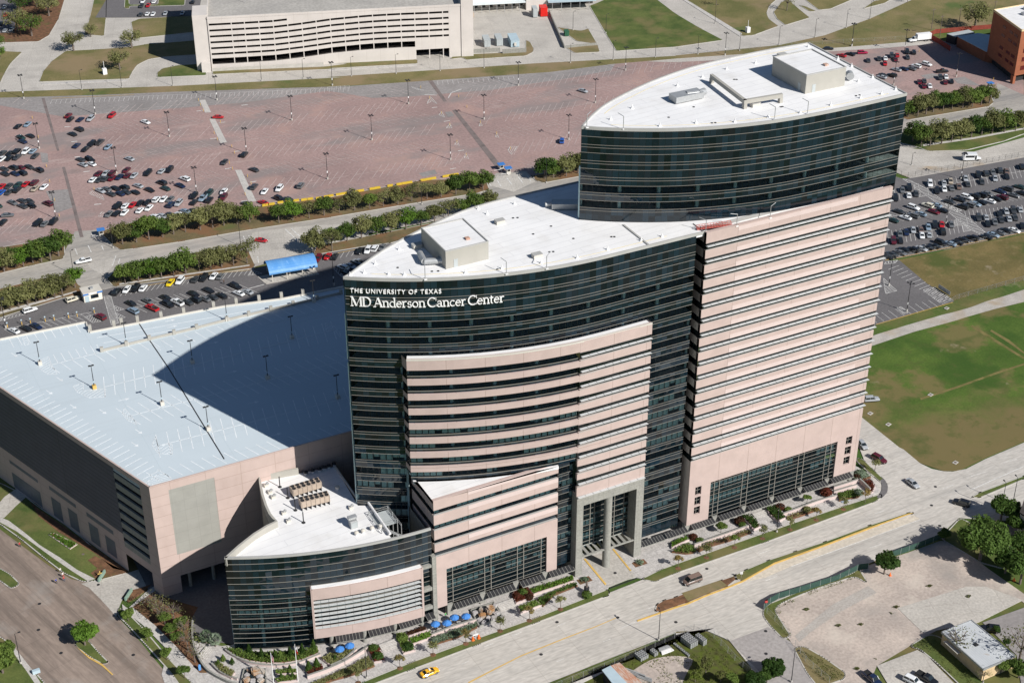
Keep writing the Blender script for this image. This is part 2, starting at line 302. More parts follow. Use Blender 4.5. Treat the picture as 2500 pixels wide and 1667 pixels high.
M['blue'] = over(mat('blue_canopy',(.08,.24,.52),.4,.1,.3,c2=(.13,.31,.58),stretch=(2,.3,1)),(.25,.45,.75),.8,.58,.72,amount=.7,stretch=(1.5,.2,1))
M['cloth'] = mat('blue_umbrella_cloth',(.05,.19,.50),.7,.1,1)
M['bark'] = mat('bark',(.16,.13,.11),.9,.25,2)
M['redp'] = mat('red_paint',(.62,.02,.015),.4,.1,.5)
M['greenp'] = mat('green_paint',(.03,.11,.06),.5,.1,.5)
M['bluegray'] = mat('pale_blue_container',(.40,.50,.55),.5,.07,.4)
M['grayc'] = mat('gray_container',(.40,.43,.43),.5,.07,.4)
M['rock'] = over(mat('fountain_rock',(.42,.38,.33),.9,.3,.8),(.30,.14,.04),.5,.45,.6,amount=.9)
M['water'] = mat('pool_water',(.02,.03,.035),.08,.1,1,spec=.8)
M['tan'] = mat('tan_equipment',(.42,.34,.27),.6,.1,1)
M['plastic'] = mat('orange_plastic',(.8,.16,.03),.6,.05,1)
M['mesh'] = mat('green_fence_mesh',(.035,.075,.06),.9,.2,2)
def blend(m,c,p0,p1,scale,amp,seed=0.0):       # a second ground cover taking over from p0 towards p1 with a ragged edge
 t = m.node_tree; N,L = t.nodes,t.links; B = N['Principled BSDF']; prev = B.inputs['Base Color'].links[0].from_socket
 g = N.new('ShaderNodeNewGeometry'); d = Vector((p1[0] - p0[0],p1[1] - p0[1],0)); k = d / d.length_squared
 dt = N.new('ShaderNodeVectorMath'); dt.operation = 'DOT_PRODUCT'; L.new(g.outputs['Position'],dt.inputs[0]); dt.inputs[1].default_value = k
 n = N.new('ShaderNodeTexNoise'); n.inputs['Scale'].default_value = scale; n.inputs['Detail'].default_value = 8; n.inputs['Roughness'].default_value = .62; mp = N.new('ShaderNodeMapping'); mp.inputs['Location'].default_value = (seed * 31,seed * 7,0); L.new(g.outputs['Position'],mp.inputs[0]); L.new(mp.outputs[0],n.inputs['Vector'])
 a = N.new('ShaderNodeMath'); a.operation = 'MULTIPLY_ADD'; a.inputs[1].default_value = amp; a.inputs[2].default_value = -amp / 2 - (p0[0] * k.x + p0[1] * k.y); L.new(n.outputs[0],a.inputs[0])
 b = N.new('ShaderNodeMath'); b.operation = 'ADD'; b.use_clamp = True; L.new(a.outputs[0],b.inputs[0]); L.new(dt.outputs['Value'],b.inputs[1])
 mx = N.new('ShaderNodeMix'); mx.data_type = 'RGBA'; L.new(b.outputs[0],mx.inputs[0]); L.new(prev,mx.inputs[6]); mx.inputs[7].default_value = rgb(c); L.new(mx.outputs[2],B.inputs['Base Color']); return m
def leaf(name,c,c2,tr=.38):
 m,t,N,L,B = nt(name); g = N.new('ShaderNodeNewGeometry'); oi = N.new('ShaderNodeObjectInfo')
 n = N.new('ShaderNodeTexNoise'); n.inputs['Scale'].default_value = .7; n.inputs['Detail'].default_value = 4; L.new(g.outputs['Position'],n.inputs['Vector'])
 ad = N.new('ShaderNodeMath'); ad.operation = 'MULTIPLY_ADD'; ad.inputs[1].default_value = .5; ad.inputs[2].default_value = -.25; L.new(oi.outputs['Random'],ad.inputs[0])
 a2 = N.new('ShaderNodeMath'); a2.operation = 'ADD'; L.new(n.outputs[0],a2.inputs[0]); L.new(ad.outputs[0],a2.inputs[1])
 r = N.new('ShaderNodeValToRGB'); r.color_ramp.elements[0].position = .3; r.color_ramp.elements[1].position = .7; r.color_ramp.elements[0].color = rgb(c2); r.color_ramp.elements[1].color = rgb(c)
 L.new(a2.outputs[0],r.inputs[0]); L.new(r.outputs[0],B.inputs['Base Color']); B.inputs['Roughness'].default_value = .65; B.inputs['Specular IOR Level'].default_value = .15
 tl = N.new('ShaderNodeBsdfTranslucent'); L.new(r.outputs[0],tl.inputs[0]); mm = N.new('ShaderNodeMixShader'); mm.inputs[0].default_value = tr
 L.new(B.outputs[0],mm.inputs[1]); L.new(tl.outputs[0],mm.inputs[2]); L.new(mm.outputs[0],N['Material Output'].inputs[0]); return m
M['leafg'] = leaf('green_leaves',(.15,.215,.045),(.07,.12,.024))
M['leafo'] = leaf('olive_leaves',(.25,.255,.10),(.13,.14,.05))
M['leafb'] = leaf('bright_leaves',(.14,.25,.035),(.065,.13,.015))
M['leafd'] = leaf('dark_leaves',(.08,.14,.028),(.032,.068,.013))
M['leafm'] = leaf('mid_green_leaves',(.10,.165,.035),(.045,.085,.017))
M['leafr'] = leaf('red_leaves',(.14,.035,.02),(.06,.03,.015))
M['leafy'] = leaf('yellow_brown_leaves',(.30,.22,.07),(.17,.15,.05))
M['leafs'] = leaf('silver_palm_leaves',(.25,.31,.22),(.12,.17,.10))
M['weed'] = leaf('weedy_grass',(.15,.20,.03),(.13,.13,.05))
# ------------------------------------------------------------------ the ground
def sheet(name,m,pts,z,skirt=None,kerb=None,kind='structure',kw=.3):
 mb = MB(); area = sum(pts[i][0] * pts[(i + 1) % len(pts)][1] - pts[(i + 1) % len(pts)][0] * pts[i][1] for i in range(len(pts)))
 if area < 0: pts = pts[::-1]
 if skirt is None: mb.face([(x,y,z) for x,y in pts])
 else: mb.prism(pts,skirt,z)
 if kerb:
  P = pts + [pts[0]]
  for a,b in zip(P[:-1],P[1:]):
   L = math.dist(a,b)
   if L > .05: mb.obox(((a[0] + b[0]) / 2,(a[1] + b[1]) / 2),L + kw * .9,kw,-.1,z + .02,math.atan2(b[1] - a[1],b[0] - a[0]),1)
 o = mb.build(name,[m,M['kerb']]); tag(o,kind=kind); return o
def rnd(pts,r=2.0,n=4):             # round the corners of an outline
 out = []; N = len(pts)
 for i in range(N):
  p = Vector(pts[i]); a = Vector(pts[i - 1]); b = Vector(pts[(i + 1) % N]); la,lb = (a - p).length,(b - p).length
  d = min(r,la * .45,lb * .45); s = p + (a - p).normalized() * d; e = p + (b - p).normalized() * d
  for k in range(n + 1):
   t = k / n; q = s * (1 - t) ** 2 + p * 2 * t * (1 - t) + e * t * t; out.append((q.x,q.y))
 return out
def patch(name,m,t,pts,z=.12,kerb=True,r=1.5):
 return sheet(name,M[m],rnd(poly(t,pts),r),z,-.2,kerb)
sheet('ground',M['grass'],[(-2500,-1500),(3500,-1500),(3500,4500),(-2500,4500)],-.15)
# far side: concrete streets and yards in one sheet, lawns and islands laid over it
sheet('far_street',M['conc'],poly(1,[(-600,650),(0,620),(1170,580),(2338,520),(2,0,520),(2,800,468),(2,1400,428),(2,2338,378),(3,0,375),(3,700,305),(3,1000,240),(3,1300,130),(3,1590,0),(3,1800,-120),(2,600,-600),(1,-600,-600)]),0)
patch('lawn','drygrass',1,[(262,552),(290,480),(345,415),(440,345),(640,335),(870,318),(990,298),(1180,285),(1345,270),(1352,368),(1130,382),(1000,400),(920,440),(880,500),(868,532)])
patch('lawn','lawn',1,[(1055,522),(1055,490),(1090,462),(1200,440),(1372,430),(1388,508)])
patch('lawn','drygrass',1,[(565,235),(600,130),(635,-20),(715,-20),(712,125),(700,245)])
patch('lawn','drygrass',1,[(900,262),(880,150),(940,128),(1045,122),(1320,105),(1335,215)])
patch('lawn','mulch',1,[(-500,285),(-500,-300),(420,-300),(440,-20),(395,130),(330,240),(260,282),(60,288)])
patch('lawn','drygrass',1,[(-300,575),(0,562),(30,500),(70,430),(150,352),(0,345),(-300,345)])
sheet('upper_parking_lot',M['asph'],poly(1,[(635,-260),(1400,-260),(1330,110),(1040,120),(640,122),(715,0)]),.14,-.1)
sheet('upper_parking_lot',M['asph'],poly(1,[(-400,-100),(130,-100),(95,225),(0,225),(-400,225)]),.14,-.1)
patch('traffic_island','lawn',1,[(835,60),(840,-10),(865,-10),(868,35),(1060,35),(1065,-10),(1245,-10),(1240,40),(1050,45),(870,45),(868,62)],z=.24)
patch('verge','drygrass',1,[(1425,502),(1430,478),(2180,450),(2338,430),(2,0,430),(2,605,402),(2,605,430),(2,0,463),(1,2338,462)])
patch('verge','drygrass',2,[(820,400),(850,372),(1330,350),(1330,272),(1360,285),(1385,330),(1380,352),(1330,378),(1100,392),(930,405),(910,390)])
patch('lawn','lawn',2,[(1758,42),(1850,5),(1990,-100),(2200,-10),(3,0,95),(3,160,190),(3,318,272),(3,0,318),(1938,345),(1880,250)])
patch('lawn','drygrass',2,[(1598,322),(1815,305),(1828,352),(1660,360)])
patch('lawn','drygrass',2,[(1540,185),(1700,210),(1750,194),(1812,300),(1672,280)])
patch('lawn','drygrass',3,[(20,-20),(700,-20),(630,40),(610,90),(625,130),(690,178),(520,240),(450,245),(330,165)])
patch('lawn','drygrass',3,[(655,85),(705,20),(750,-5),(800,40),(900,122),(735,172),(680,130)])
patch('lawn','drygrass',3,[(840,-20),(1230,-20),(1040,62),(960,70)])
patch('traffic_island','drygrass',3,[(825,38),(870,45),(945,78),(900,80)])
patch('traffic_island','drygrass',3,[(1255,62),(1330,10),(1480,-20),(1400,25)])
for pts in ([(20,-15),(45,-15),(445,228),(430,248)],):
 sheet('sidewalk',M['walk'],poly(3,pts),.16,-.1)
sheet('sidewalk',M['walk'],poly(2,[(0,470),(600,436),(600,445),(0,480)]),.13,-.1)
sheet('sidewalk',M['walk'],poly(1,[(280,562),(860,538),(860,548),(280,572)]),.13,-.1)
sheet('verge',M['drygrass'],poly(1,[(-600,650),(0,620),(1170,580),(2338,520),(2,0,520),(2,800,468),(2,1400,428),(2,2338,378),(3,0,375),(3,700,305),(3,1000,240),(3,1300,130),(3,1590,0),(3,1800,-120),(3,3600,-120),(3,3600,150),(3,2338,180),(3,1750,220),(3,1560,283),(3,1150,318),(3,0,396),(2,1930,430),(2,1500,485),(2,700,542),(2,0,582),(1,1170,618),(1,660,640),(1,-600,675)]),.1,-.2)
# the big worn red asphalt lot
redlot = [(1,-600,675),(1,660,640),(1,1170,618),(1,2338,580),(2,700,542),(2,1500,485),(2,1930,430),(3,0,396),(3,1150,318),(3,1560,283),(3,1740,262),(3,2338,420),(3,2338,640),(3,2120,640),(3,1550,760),(3,1000,860),(2,1700,1120),(2,1370,1180),(2,1080,1180),(2,0,1330),(1,2338,1330),(1,1740,1430),(1,780,1568),(4,0,150),(4,-600,260)]
sheet('red_parking_lot',M['red'],poly(1,redlot),.02)
sheet('parking_lot_edge',M['gray_old'],poly(1,[(-600,675),(660,640),(1170,618),(2338,580),(2,700,542),(2,1500,485),(2,1930,430),(2,1905,475),(2,1600,530),(2,1100,605),(2,560,650),(2,300,660),(2,0,612),(1,2000,640),(1,1640,690),(1,1100,735),(1,700,765),(1,420,785),(1,200,745),(1,0,710),(1,-600,720)]),.04)
sheet('parking_lot_edge',M['conc'],poly(3,[(-200,415),(0,396),(500,362),(1150,318),(1560,283),(1740,262),(1700,300),(1400,325),(1000,350),(500,395),(0,420)]),.05)
sheet('asphalt_patch',M['gray_old'],poly(2,[(785,755),(830,750),(850,780),(810,788)]),.06)
sheet('asphalt_patch',M['gray_old'],poly('a',[(500,1060),(760,1040),(830,1230),(620,1300)]),.045)
sheet('asphalt_patch',M['gray_old'],poly('a',[(440,640),(520,650),(530,750),(460,750)]),.045)
sheet('asphalt_patch',M['gray_old'],poly('d',[(1115,465),(1260,440),(1400,470),(1190,510)]),.045)
sheet('asphalt_patch',M['gray_old'],poly('d',[(1500,500),(1640,480),(1830,590),(1560,560)]),.045)
sheet('asphalt_patch',M['gray_old'],poly(2,[(610,1165),(720,1140),(735,1170),(640,1190)]),.045)
for i,pts in enumerate(([('b',715,78),('b',790,75),('b',865,235),('b',790,240)],[('b',840,320),('b',915,318),('b',1065,615),('b',985,628)],[('b',1170,970),('b',1250,968),('b',1440,1365),('b',1345,1375)])):
 sheet('walkway',M['walk'],poly('b',pts),.06)
for pts in ([('a',455,48),('a',488,45),('a',650,620),('a',625,622)],[('a',680,800),('a',712,798),('a',915,1565),('a',875,1567)],[(2,670,540),(2,700,538),(2,800,680),(2,780,686)],[(2,835,742),(2,862,738),(2,1165,1110),(2,1130,1125)]):
 sheet('drain_channel',M['drain'],poly('a',pts),.055)
# the avenue between the two car parks
sheet('avenue',M['road_mid'],poly('e',[(-1500,700),(0,395),(900,130),('a',820,1500),('a',1160,1480),('f',130,160),('f',1310,-20),(2,1080,1240),(2,1130,1165),(2,1330,1150),(2,1400,1215),(2,1700,1170),(3,0,1120),(3,1560,790),(3,2120,690),(3,2160,560),(3,2338,640),(3,3000,700),(3,3000,900),(3,2338,860),(3,1520,1010),(3,0,1300),(2,1690,1290),(2,1300,1380),(2,0,1620),('f',1900,170),('f',1350,330),('f',100,520),(-1500,1100)]),.03)
sheet('junction',M['conc'],poly('f',[(1330,30),(1700,-20),(2352,-60),(2352,60),(1860,200),(1350,300),(1230,200)]),.045)
sheet('junction',M['conc'],poly('e',[(1250,250),(1650,180),(1620,300),(1480,420),(1300,330)]),.045)
sheet('junction',M['conc'],poly(2,[(1085,1245),(1140,1180),(1330,1160),(1395,1220),(1250,1290)]),.045)
for pts in ([('e',-1500,420),(4,0,150),('a',700,1568),('e',930,130),('e',900,195),('e',450,290),('e',0,400),('e',-1500,700)],
   [('f',-30,20),('f',300,-70),(2,0,1330),(2,640,1210),(2,1060,1200),(2,1085,1275),(2,1000,1300),(2,500,1380),(2,0,1465),('f',1340,0),('f',700,110),('f',300,170),('f',160,185),('f',100,150)],
   [(2,1375,1180),(2,1700,1120),(3,0,1080),(3,0,1120),(2,1700,1185),(2,1450,1230),(2,1395,1215)],
   [(3,1500,790),(3,1540,690),(3,2100,600),(3,2135,690),(3,2100,718),(3,1560,808)]):
 patch('planting_strip','strip','f',pts,r=1)
for pts in ([('e',-1500,900),('e',0,620),('e',600,470),('e',1060,430),('e',1090,520),('e',1160,590),('e',1165,720),('e',940,740),('e',0,1035),('e',-1500,1400)],
   [('f',40,440),('f',120,350),('f',400,290),('f',900,190),('f',1290,190),('f',1350,320),('f',1330,345),('f',700,435),('f',100,510)],
   [('f',1870,215),('f',1890,150),('f',2352,60),(2,700,1500),(2,1100,1380),(2,1100,1440),(2,400,1640),(5,430,120),('f',2352,145),('f',1900,222)]):
 patch('planting_strip','strip','f',pts,r=1)
sheet('sidewalk',M['walk'],poly('e',[(0,945),(700,760),(1100,650),(1100,670),(700,790),(0,985)]),.14)
sheet('sidewalk',M['walk'],poly('f',[(150,480),(700,400),(1300,315),(1300,325),(700,413),(150,495)]),.14)
# gray car park in front of the avenue
sheet('gray_parking_lot',M['asph'],poly('e',[(-1500,1400),(0,1035),(940,742),(1165,722),('f',100,512),('f',700,437),('f',1350,345),('f',1900,224),('f',2352,147),(5,430,122),(5,1500,-60),(5,1500,600),(5,0,1000),(4,0,1500),(4,-900,1500)]),.05)
sheet('booth_pad',M['conc'],poly('f',[(1425,470),(1370,420),(1860,330),(1915,400),(1448,486)]),.17,-.1)
# right side: service drive, planting, right car park
sheet('service_drive',M['conc'],poly(3,[(1300,1100),(1510,985),(1600,1000),(1700,1010),(2000,1020),(2338,925),(3000,700),(3000,820),(2338,1055),(1790,1120),(1480,1110)]),.05)
sheet('brown_verge',M['gravel'],poly(3,[(1300,1130),(1480,1105),(1790,1118),(2338,1052),(3000,860),(3000,900),(2338,1085),(1580,1200),(1480,1160)]),.04)
patch('planting_strip','lawn',3,[(1500,960),(1520,890),(1600,860),(2000,800),(2338,760),(3000,640),(3000,760),(2338,900),(2200,950),(1950,1010),(1700,1018),(1610,985)])
sheet('sidewalk',M['walk'],poly(3,[(1660,972),(2000,925),(2338,860),(2338,872),(2000,937),(1660,985)]),.15)
sheet('right_parking_lot',M['asph'],poly('c',[(-400,400),(210,290),(300,318),(450,305),(1960,28),(3200,-180),(3200,830),(1960,1060),(1000,1260),(60,1440),(6,1500,235),(6,1690,395),(6,1870,512),(6,1600,590),(6,1340,672),(6,1000,760),(6,1000,100)]),.05)
sheet('gravel_path',M['gravel'],rnd(poly(6,[(1200,790),(1340,735),(1560,668),(1800,598),(1860,585),(1990,548),(2080,512),(2200,478),(2338,432),(3200,180),(3200,270),(2338,515),(2150,560),(1950,617),(1880,640),(1600,715),(1340,802),(1200,850)]),2),.03)
a_,b_ = at(6,1780,1060),at(6,1900,1400)
fm_ = over(over(over(over(blend(mat('field_grass',(.08,.125,.02),.95,.2,.05,c2=(.045,.09,.011),fine=1.6,detail=10),(.15,.12,.048),a_,b_,.06,3.2,3),(.16,.125,.05),.05,.53,.60,amount=.8,seed=2,detail=10),(.028,.07,.008),.035,.56,.64,amount=.65,seed=7,detail=9),(.30,.235,.155),.075,.64,.70,amount=.75,seed=12,detail=10),(.07,.09,.02),.25,.55,.66,amount=.55,seed=14,detail=9)
sheet('field',fm_,poly(6,[(1150,850),(1340,802),(1920,617),(2338,515),(3200,270),(3200,1100),(2338,1452),(2080,1560),(9,1900,143),(9,1800,144),(9,1640,90),(9,1500,0),(6,1260,1300),(1150,1200)]),-.02)
for P_ in ([(1640,1158),(1900,1075),(2150,985),(2338,925),(2338,938),(2150,1000),(1900,1090),(1645,1172)],[(1990,668),(2140,760),(2338,885),(2338,900),(2120,770),(1980,680)],[(2120,700),(2240,770),(2338,850),(2338,862),(2230,785),(2110,710)]): sheet('worn_track',M['track'],poly(6,P_),-.01)
dm_ = over(over(over(mat('straw_turf',(.165,.125,.048),.95,.2,.08,c2=(.12,.10,.034),fine=1.6,detail=9),(.065,.085,.018),.05,.52,.64,amount=.9,seed=4,detail=9),(.32,.26,.19),.06,.66,.74,amount=.8,seed=21,detail=9),(.22,.17,.08),.3,.55,.7,amount=.5)
sheet('field',dm_,poly(6,[(1490,233),(1960,140),(2338,62),(3200,-160),(3200,120),(2338,365),(1880,500),(1865,508),(1690,392)]),-.02)
# front street, cross street and everything paved along them
sheet('front_street',M['road'],poly(8,[(-600,1900),(230,1570),(1880,965),(2110,875),(9,0,826),(9,1330,350),(9,1260,60),(6,1160,1310),(6,1250,1290),(6,1500,1490),(9,1530,0),(9,1640,92),(9,1720,130),(9,1800,146),(9,1860,148),(9,1950,130),(6,2080,1568),(6,2338,1458),(6,3200,1100),(9,3200,300),(9,2338,560),(9,2230,480),(9,1900,460),(9,1760,590),(9,1200,800),(9,600,1010),(9,585,1080),(9,640,1190),(9,1000,1700),(9,700,1700),(9,350,1270),(9,200,1210),(9,0,1222),(8,2338,1232),(8,1430,1590),(8,1000,1900)]),.03)
# left road
sheet('left_road',M['road_left'],poly(7,[(-900,150),(-900,0),(0,535),(140,640),(330,780),(480,870),(600,895),(700,1000),(760,1090),(900,1240),(1100,1480),(1330,1800),(600,2200),(160,1568),(90,1400),(0,1250),(-900,900)]),.03)
sheet('driveway',M['conc'],poly(7,[(545,900),(640,885),(870,825),(1030,770),(1035,905),(960,930),(880,955),(820,1010),(800,1060),(780,1120),(680,1010),(600,930)]),.06)
patch('lawn','lawn',7,[(-300,590),(0,800),(65,835),(135,905),(75,935),(0,880),(-300,700)])
patch('traffic_island','lawn',7,[(500,1300),(560,1270),(600,1290),(660,1360),(730,1430),(690,1440),(600,1390),(520,1330)])
sheet('yellow_kerb',M['yellow'],poly(7,[(505,1318),(600,1392),(690,1442),(760,1510),(750,1512),(680,1450),(595,1402)]),.17,-.1)
patch('lawn','lawn',7,[(-500,1100),(0,1255),(100,1330),(130,1420),(230,1490),(300,1568),(500,1900),(-500,1900)])
sheet('sidewalk',M['walk'],poly(7,[(65,1330),(95,1325),(225,1490),(320,1640),(280,1640),(180,1490)]),.15)
patch('lawn','lawn',7,[(-400,200),(0,225),(150,300),(250,380),(430,500),(560,600),(660,700),(760,790),(860,825),(650,880),(560,890),(430,830),(300,730),(140,600),(0,500),(-400,300)])
sheet('sidewalk',M['walk'],poly(7,[(0,455),(60,480),(160,555),(270,645),(400,725),(520,810),(640,870),(590,885),(480,815),(350,725),(220,630),(110,550),(0,490)]),.15)
sheet('driveway',M['conc'],poly(7,[(-20,380),(30,320),(130,252),(200,300),(110,380),(30,460),(-20,470)]),.16)
sheet('flower_bed',M['mulch'],poly(7,[(590,745),(640,715),(760,780),(860,825),(650,880),(610,830),(655,800)]),.15)
sheet('flower_bed',M['mulch'],poly(7,[(200,350),(260,400),(600,640),(820,790),(860,822),(760,800),(640,700),(400,560),(260,450)]),.15)
# corner gardens between the left road and the round terrace
patch('lawn','lawn',7,[(790,1060),(850,1090),(960,1200),(1120,1390),(1290,1568),(1400,1700),(1330,1760),(1150,1500),(980,1310),(860,1180),(790,1110)])
sheet('flower_bed',M['mulch'],poly(7,[(1000,950),(1100,990),(1260,1040),(1330,1060),(1290,1130),(1285,1250),(1320,1400),(1390,1500),(1330,1500),(1180,1330),(1040,1180),(880,1060),(930,1010)]),.16,-.1)
sheet('sidewalk',M['walk'],poly(7,[(820,1040),(860,1070),(1000,940),(1035,920),(1040,950),(890,1060),(1040,1180),(1180,1320),(1340,1500),(1480,1700),(1420,1700),(1300,1540),(1100,1320),(960,1180),(825,1075)]),.17,-.1)
sheet('flower_bed',M['mulch'],poly(7,[(820,990),(870,950),(960,925),(1020,905),(960,960),(860,1025)]),.15,-.1)
sheet('under_deck',M['asph'],[(-134,60),(-134,30),(-126,18),(-121,14),(-74,3),(-40,3),(-40,112),(-134,112)],.13)
# street side verge, sidewalk and plaza
sheet('verge',M['lawn'],rnd(poly(8,[(-200,1750),(60,1640),(220,1568),(560,1430),(1000,1270),(1400,1130),(1880,940),(1893,958),(1885,985),(1860,990),(1400,1165),(1000,1315),(560,1480),(240,1600),(-200,1790)]),1),.14,-.1,True)
sheet('verge',M['lawn'],rnd(poly(8,[(2105,872),(2230,810),(2338,770),(9,0,770),(9,600,560),(9,1130,380),(9,1300,325),(9,1378,300),(9,1385,318),(9,1340,352),(9,600,625),(9,0,832),(8,2200,890)]),1),.14,-.1,True)
sheet('plaza',M['paver'],poly(8,[(-420,1560),(-200,1740),(60,1632),(220,1560),(560,1422),(1000,1262),(1400,1122),(1880,935),(1905,900),(2070,858),(2105,865),(2230,805),(9,0,765),(9,600,555),(9,1130,375),(9,1300,320),(9,1370,285),(9,1345,235),(9,1290,170),(9,1225,120)]) + [(60,6),(-75,6),(-100,8),(-124,15),(-134,24),(-140,12),(-141,-2)],.11,-.1)
sheet('entrance_drive',M['conc'],poly(8,[(1720,735),(1925,670),(2070,855),(1880,930),(1865,905)]),.13)
for pts in ([(1718,738),(1730,733),(1872,905),(1862,912)],[(1910,672),(1922,668),(2040,815),(2030,818)]):
 sheet('yellow_kerb',M['yellow'],poly(8,pts),.2,-.1)
sheet('drain_grate',M['dark'],poly(8,[(1895,928),(2075,862),(2078,868),(1897,936)]),.15)
sheet('corner_verge',M['lawn'],rnd(poly(9,[(1215,55),(1260,70),(1330,140),(1395,200),(1420,235),(1400,240),(1350,200),(1290,150),(1215,80)]),1),.13,-.1,True)
sheet('corner_pavers',M['asph'],rnd(poly(9,[(1370,205),(1400,200),(1425,245),(1420,290),(1380,330),(1345,325),(1380,285),(1385,240)]),1),.16,-.1)
# medians
patch('median','lawn',9,[(400,870),(395,845),(470,808),(620,745),(800,685),(1000,620),(1300,510),(1560,425),(1598,424),(1590,434),(1300,530),(1000,645),(800,715),(660,765),(560,820),(450,882)],r=.5)
patch('median','mulch',9,[(-140,1085),(-128,1040),(-80,1012),(0,990),(60,965),(300,880),(400,845),(410,870),(340,925),(220,970),(80,1030),(0,1056),(-100,1092)],r=.5)
sheet('median_bed',M['drygrass'],poly(9,[(40,965),(300,878),(345,915),(220,965),(80,1020)]),.16)
patch('median','lawn',9,[(1985,322),(2040,290),(2338,178),(3200,-160),(3200,-130),(2338,200),(2040,325)],r=.5)
for pts in ([(1560,432),(1595,428),(1300,535),(1000,650),(800,722),(660,772),(560,828),(450,890),(340,935),(220,980),(80,1040),(0,1065),(8,2080,1155),(8,2078,1147),(9,0,1056),(80,1030),(220,970),(340,925),(450,880),(560,818),(660,762),(800,712),(1000,640),(1300,525)],):
 sheet('yellow_kerb',M['yellow'],poly(9,pts),.19,-.1)
sheet('yellow_line',M['yellow'],poly(8,[(940,1562),(1100,1480),(1300,1380),(1600,1260),(1800,1185),(1935,1128),(1935,1133),(1800,1191),(1600,1267),(1300,1388),(1100,1489),(950,1568)]),.045)
sheet('side_street',M['sidest'],poly(9,[(360,1285),(620,1190),(700,1240),(770,1290),(880,1440),(960,1568),(1100,1800),(760,1900),(560,1490)]),.045)
sheet('turn_lane',M['turn'],poly(9,[(450,892),(560,832),(660,776),(1000,655),(1300,540),(1590,438),(1640,466),(1300,598),(770,786),(600,860)]),.04)
for pts in ([(1965,1198),(2075,1152),(2075,1156),(1965,1202)],[(9,770,785),(9,1640,468),(9,1640,472),(9,770,790)],[(9,1980,268),(9,2338,110),(9,2338,115),(9,1982,273)]):
 sheet('white_line',M['white'],poly(8,pts),.05)
# far kerb of the front street: lots beyond
sheet('vacant_lot',M['dirt'],poly(9,[(600,1030),(700,980),(1220,800),(1560,690),(1780,610),(1900,640),(2100,800),(2400,1010),(2700,1300),(2300,1000),(1900,1140),(1700,1240),(1350,1450),(1300,1568),(1300,1900),(1150,1900),(960,1568),(760,1270),(640,1150)]),-.02)
sheet('vacant_lot_slab',M['conc'],poly(9,[(1490,1065),(1950,920),(2080,920),(2330,1010),(2030,1160),(1660,1230)]),.04,-.1)
sheet('vacant_lot_slab',M['conc'],poly(9,[(1350,1450),(1620,1345),(1680,1375),(1900,1600),(1900,1700),(1500,1700)]),.05,-.1)
sheet('vacant_lot_slab',M['oldslab'],poly(9,[(800,1250),(1050,1040),(1290,915),(1350,960),(1100,1090),(900,1230),(830,1290)]),.02)
sheet('back_street',M['gray_old'],poly(9,[(2180,560),(2230,590),(2400,720),(2700,1000),(2700,800),(2338,560),(2300,500),(2250,480)]),.02)
sheet('back_yard',M['gray_old'],poly(9,[(2060,1160),(2338,1060),(2700,1000),(2900,1500),(2338,1700),(2290,1380)]),.01)
patch('verge','lawn',9,[(590,1070),(620,1040),(800,965),(1180,835),(1230,800),(1290,900),(1200,850),(900,950),(700,1035),(660,1080),(770,1250),(720,1272),(640,1190),(585,1120)],z=.1)
patch('verge','drygrass',9,[(790,1330),(860,1320),(1000,1400),(1140,1500),(1130,1540),(960,1600),(880,1500)],z=.1)
patch('verge','lawn',9,[(1570,1320),(1700,1240),(1780,1260),(1900,1400),(2080,1560),(1950,1620),(1750,1430),(1640,1340)],z=.1)
patch('verge','lawn',9,[(1910,460),(2100,560),(2200,600),(2280,700),(2200,800),(2050,760),(1850,640),(1780,600)],z=.1)
sheet('weedy_lot',M['weed'],poly(8,[(1250,1690),(1440,1590),(2338,1262),(9,0,1240),(9,150,1215),(9,260,1240),(9,350,1330),(9,560,1480),(9,760,1900),(8,1250,1900)]),-.02)
sheet('sand_patch',M['dirt'],rnd(poly(8,[(1930,1568),(2050,1480),(2180,1400),(2338,1380),(9,130,1400),(9,60,1520),(9,0,1700),(8,1930,1700)]),3),.0)
sheet('sidewalk',M['walk'],poly(8,[(1560,1600),(2338,1248),(9,130,1205),(9,260,1200),(9,355,1283),(9,320,1265),(9,200,1213),(9,0,1235),(8,2338,1262),(1600,1620)]),.15,-.1)
sheet('verge',M['lawn'],poly(8,[(1440,1585),(2060,1340),(2338,1232),(2338,1242),(2060,1352),(1480,1600)]),.12,-.1)
# expansion dark grass tracks etc. live in the materials; manhole covers
for t,x,y in ((8,1540,1158),(8,1433,1375),(8,1948,1127),(9,208,800),(9,1743,250),(9,1717,375),(9,1772,512),(9,603,1218),(9,605,1370),(9,0,1158),(7,265,1035),(7,660,907),(7,258,1210),(7,410,1365),(7,895,1378),(8,1930,830)):
 p = at(t,x,y); MB().lathe((0,0,0),[(0,.02),(.42,.02),(.45,0)],14).build('manhole_cover',M['dark'],loc=(p.x,p.y,.05 if t != 8 or x != 1930 else .14))['kind'] = 'structure'
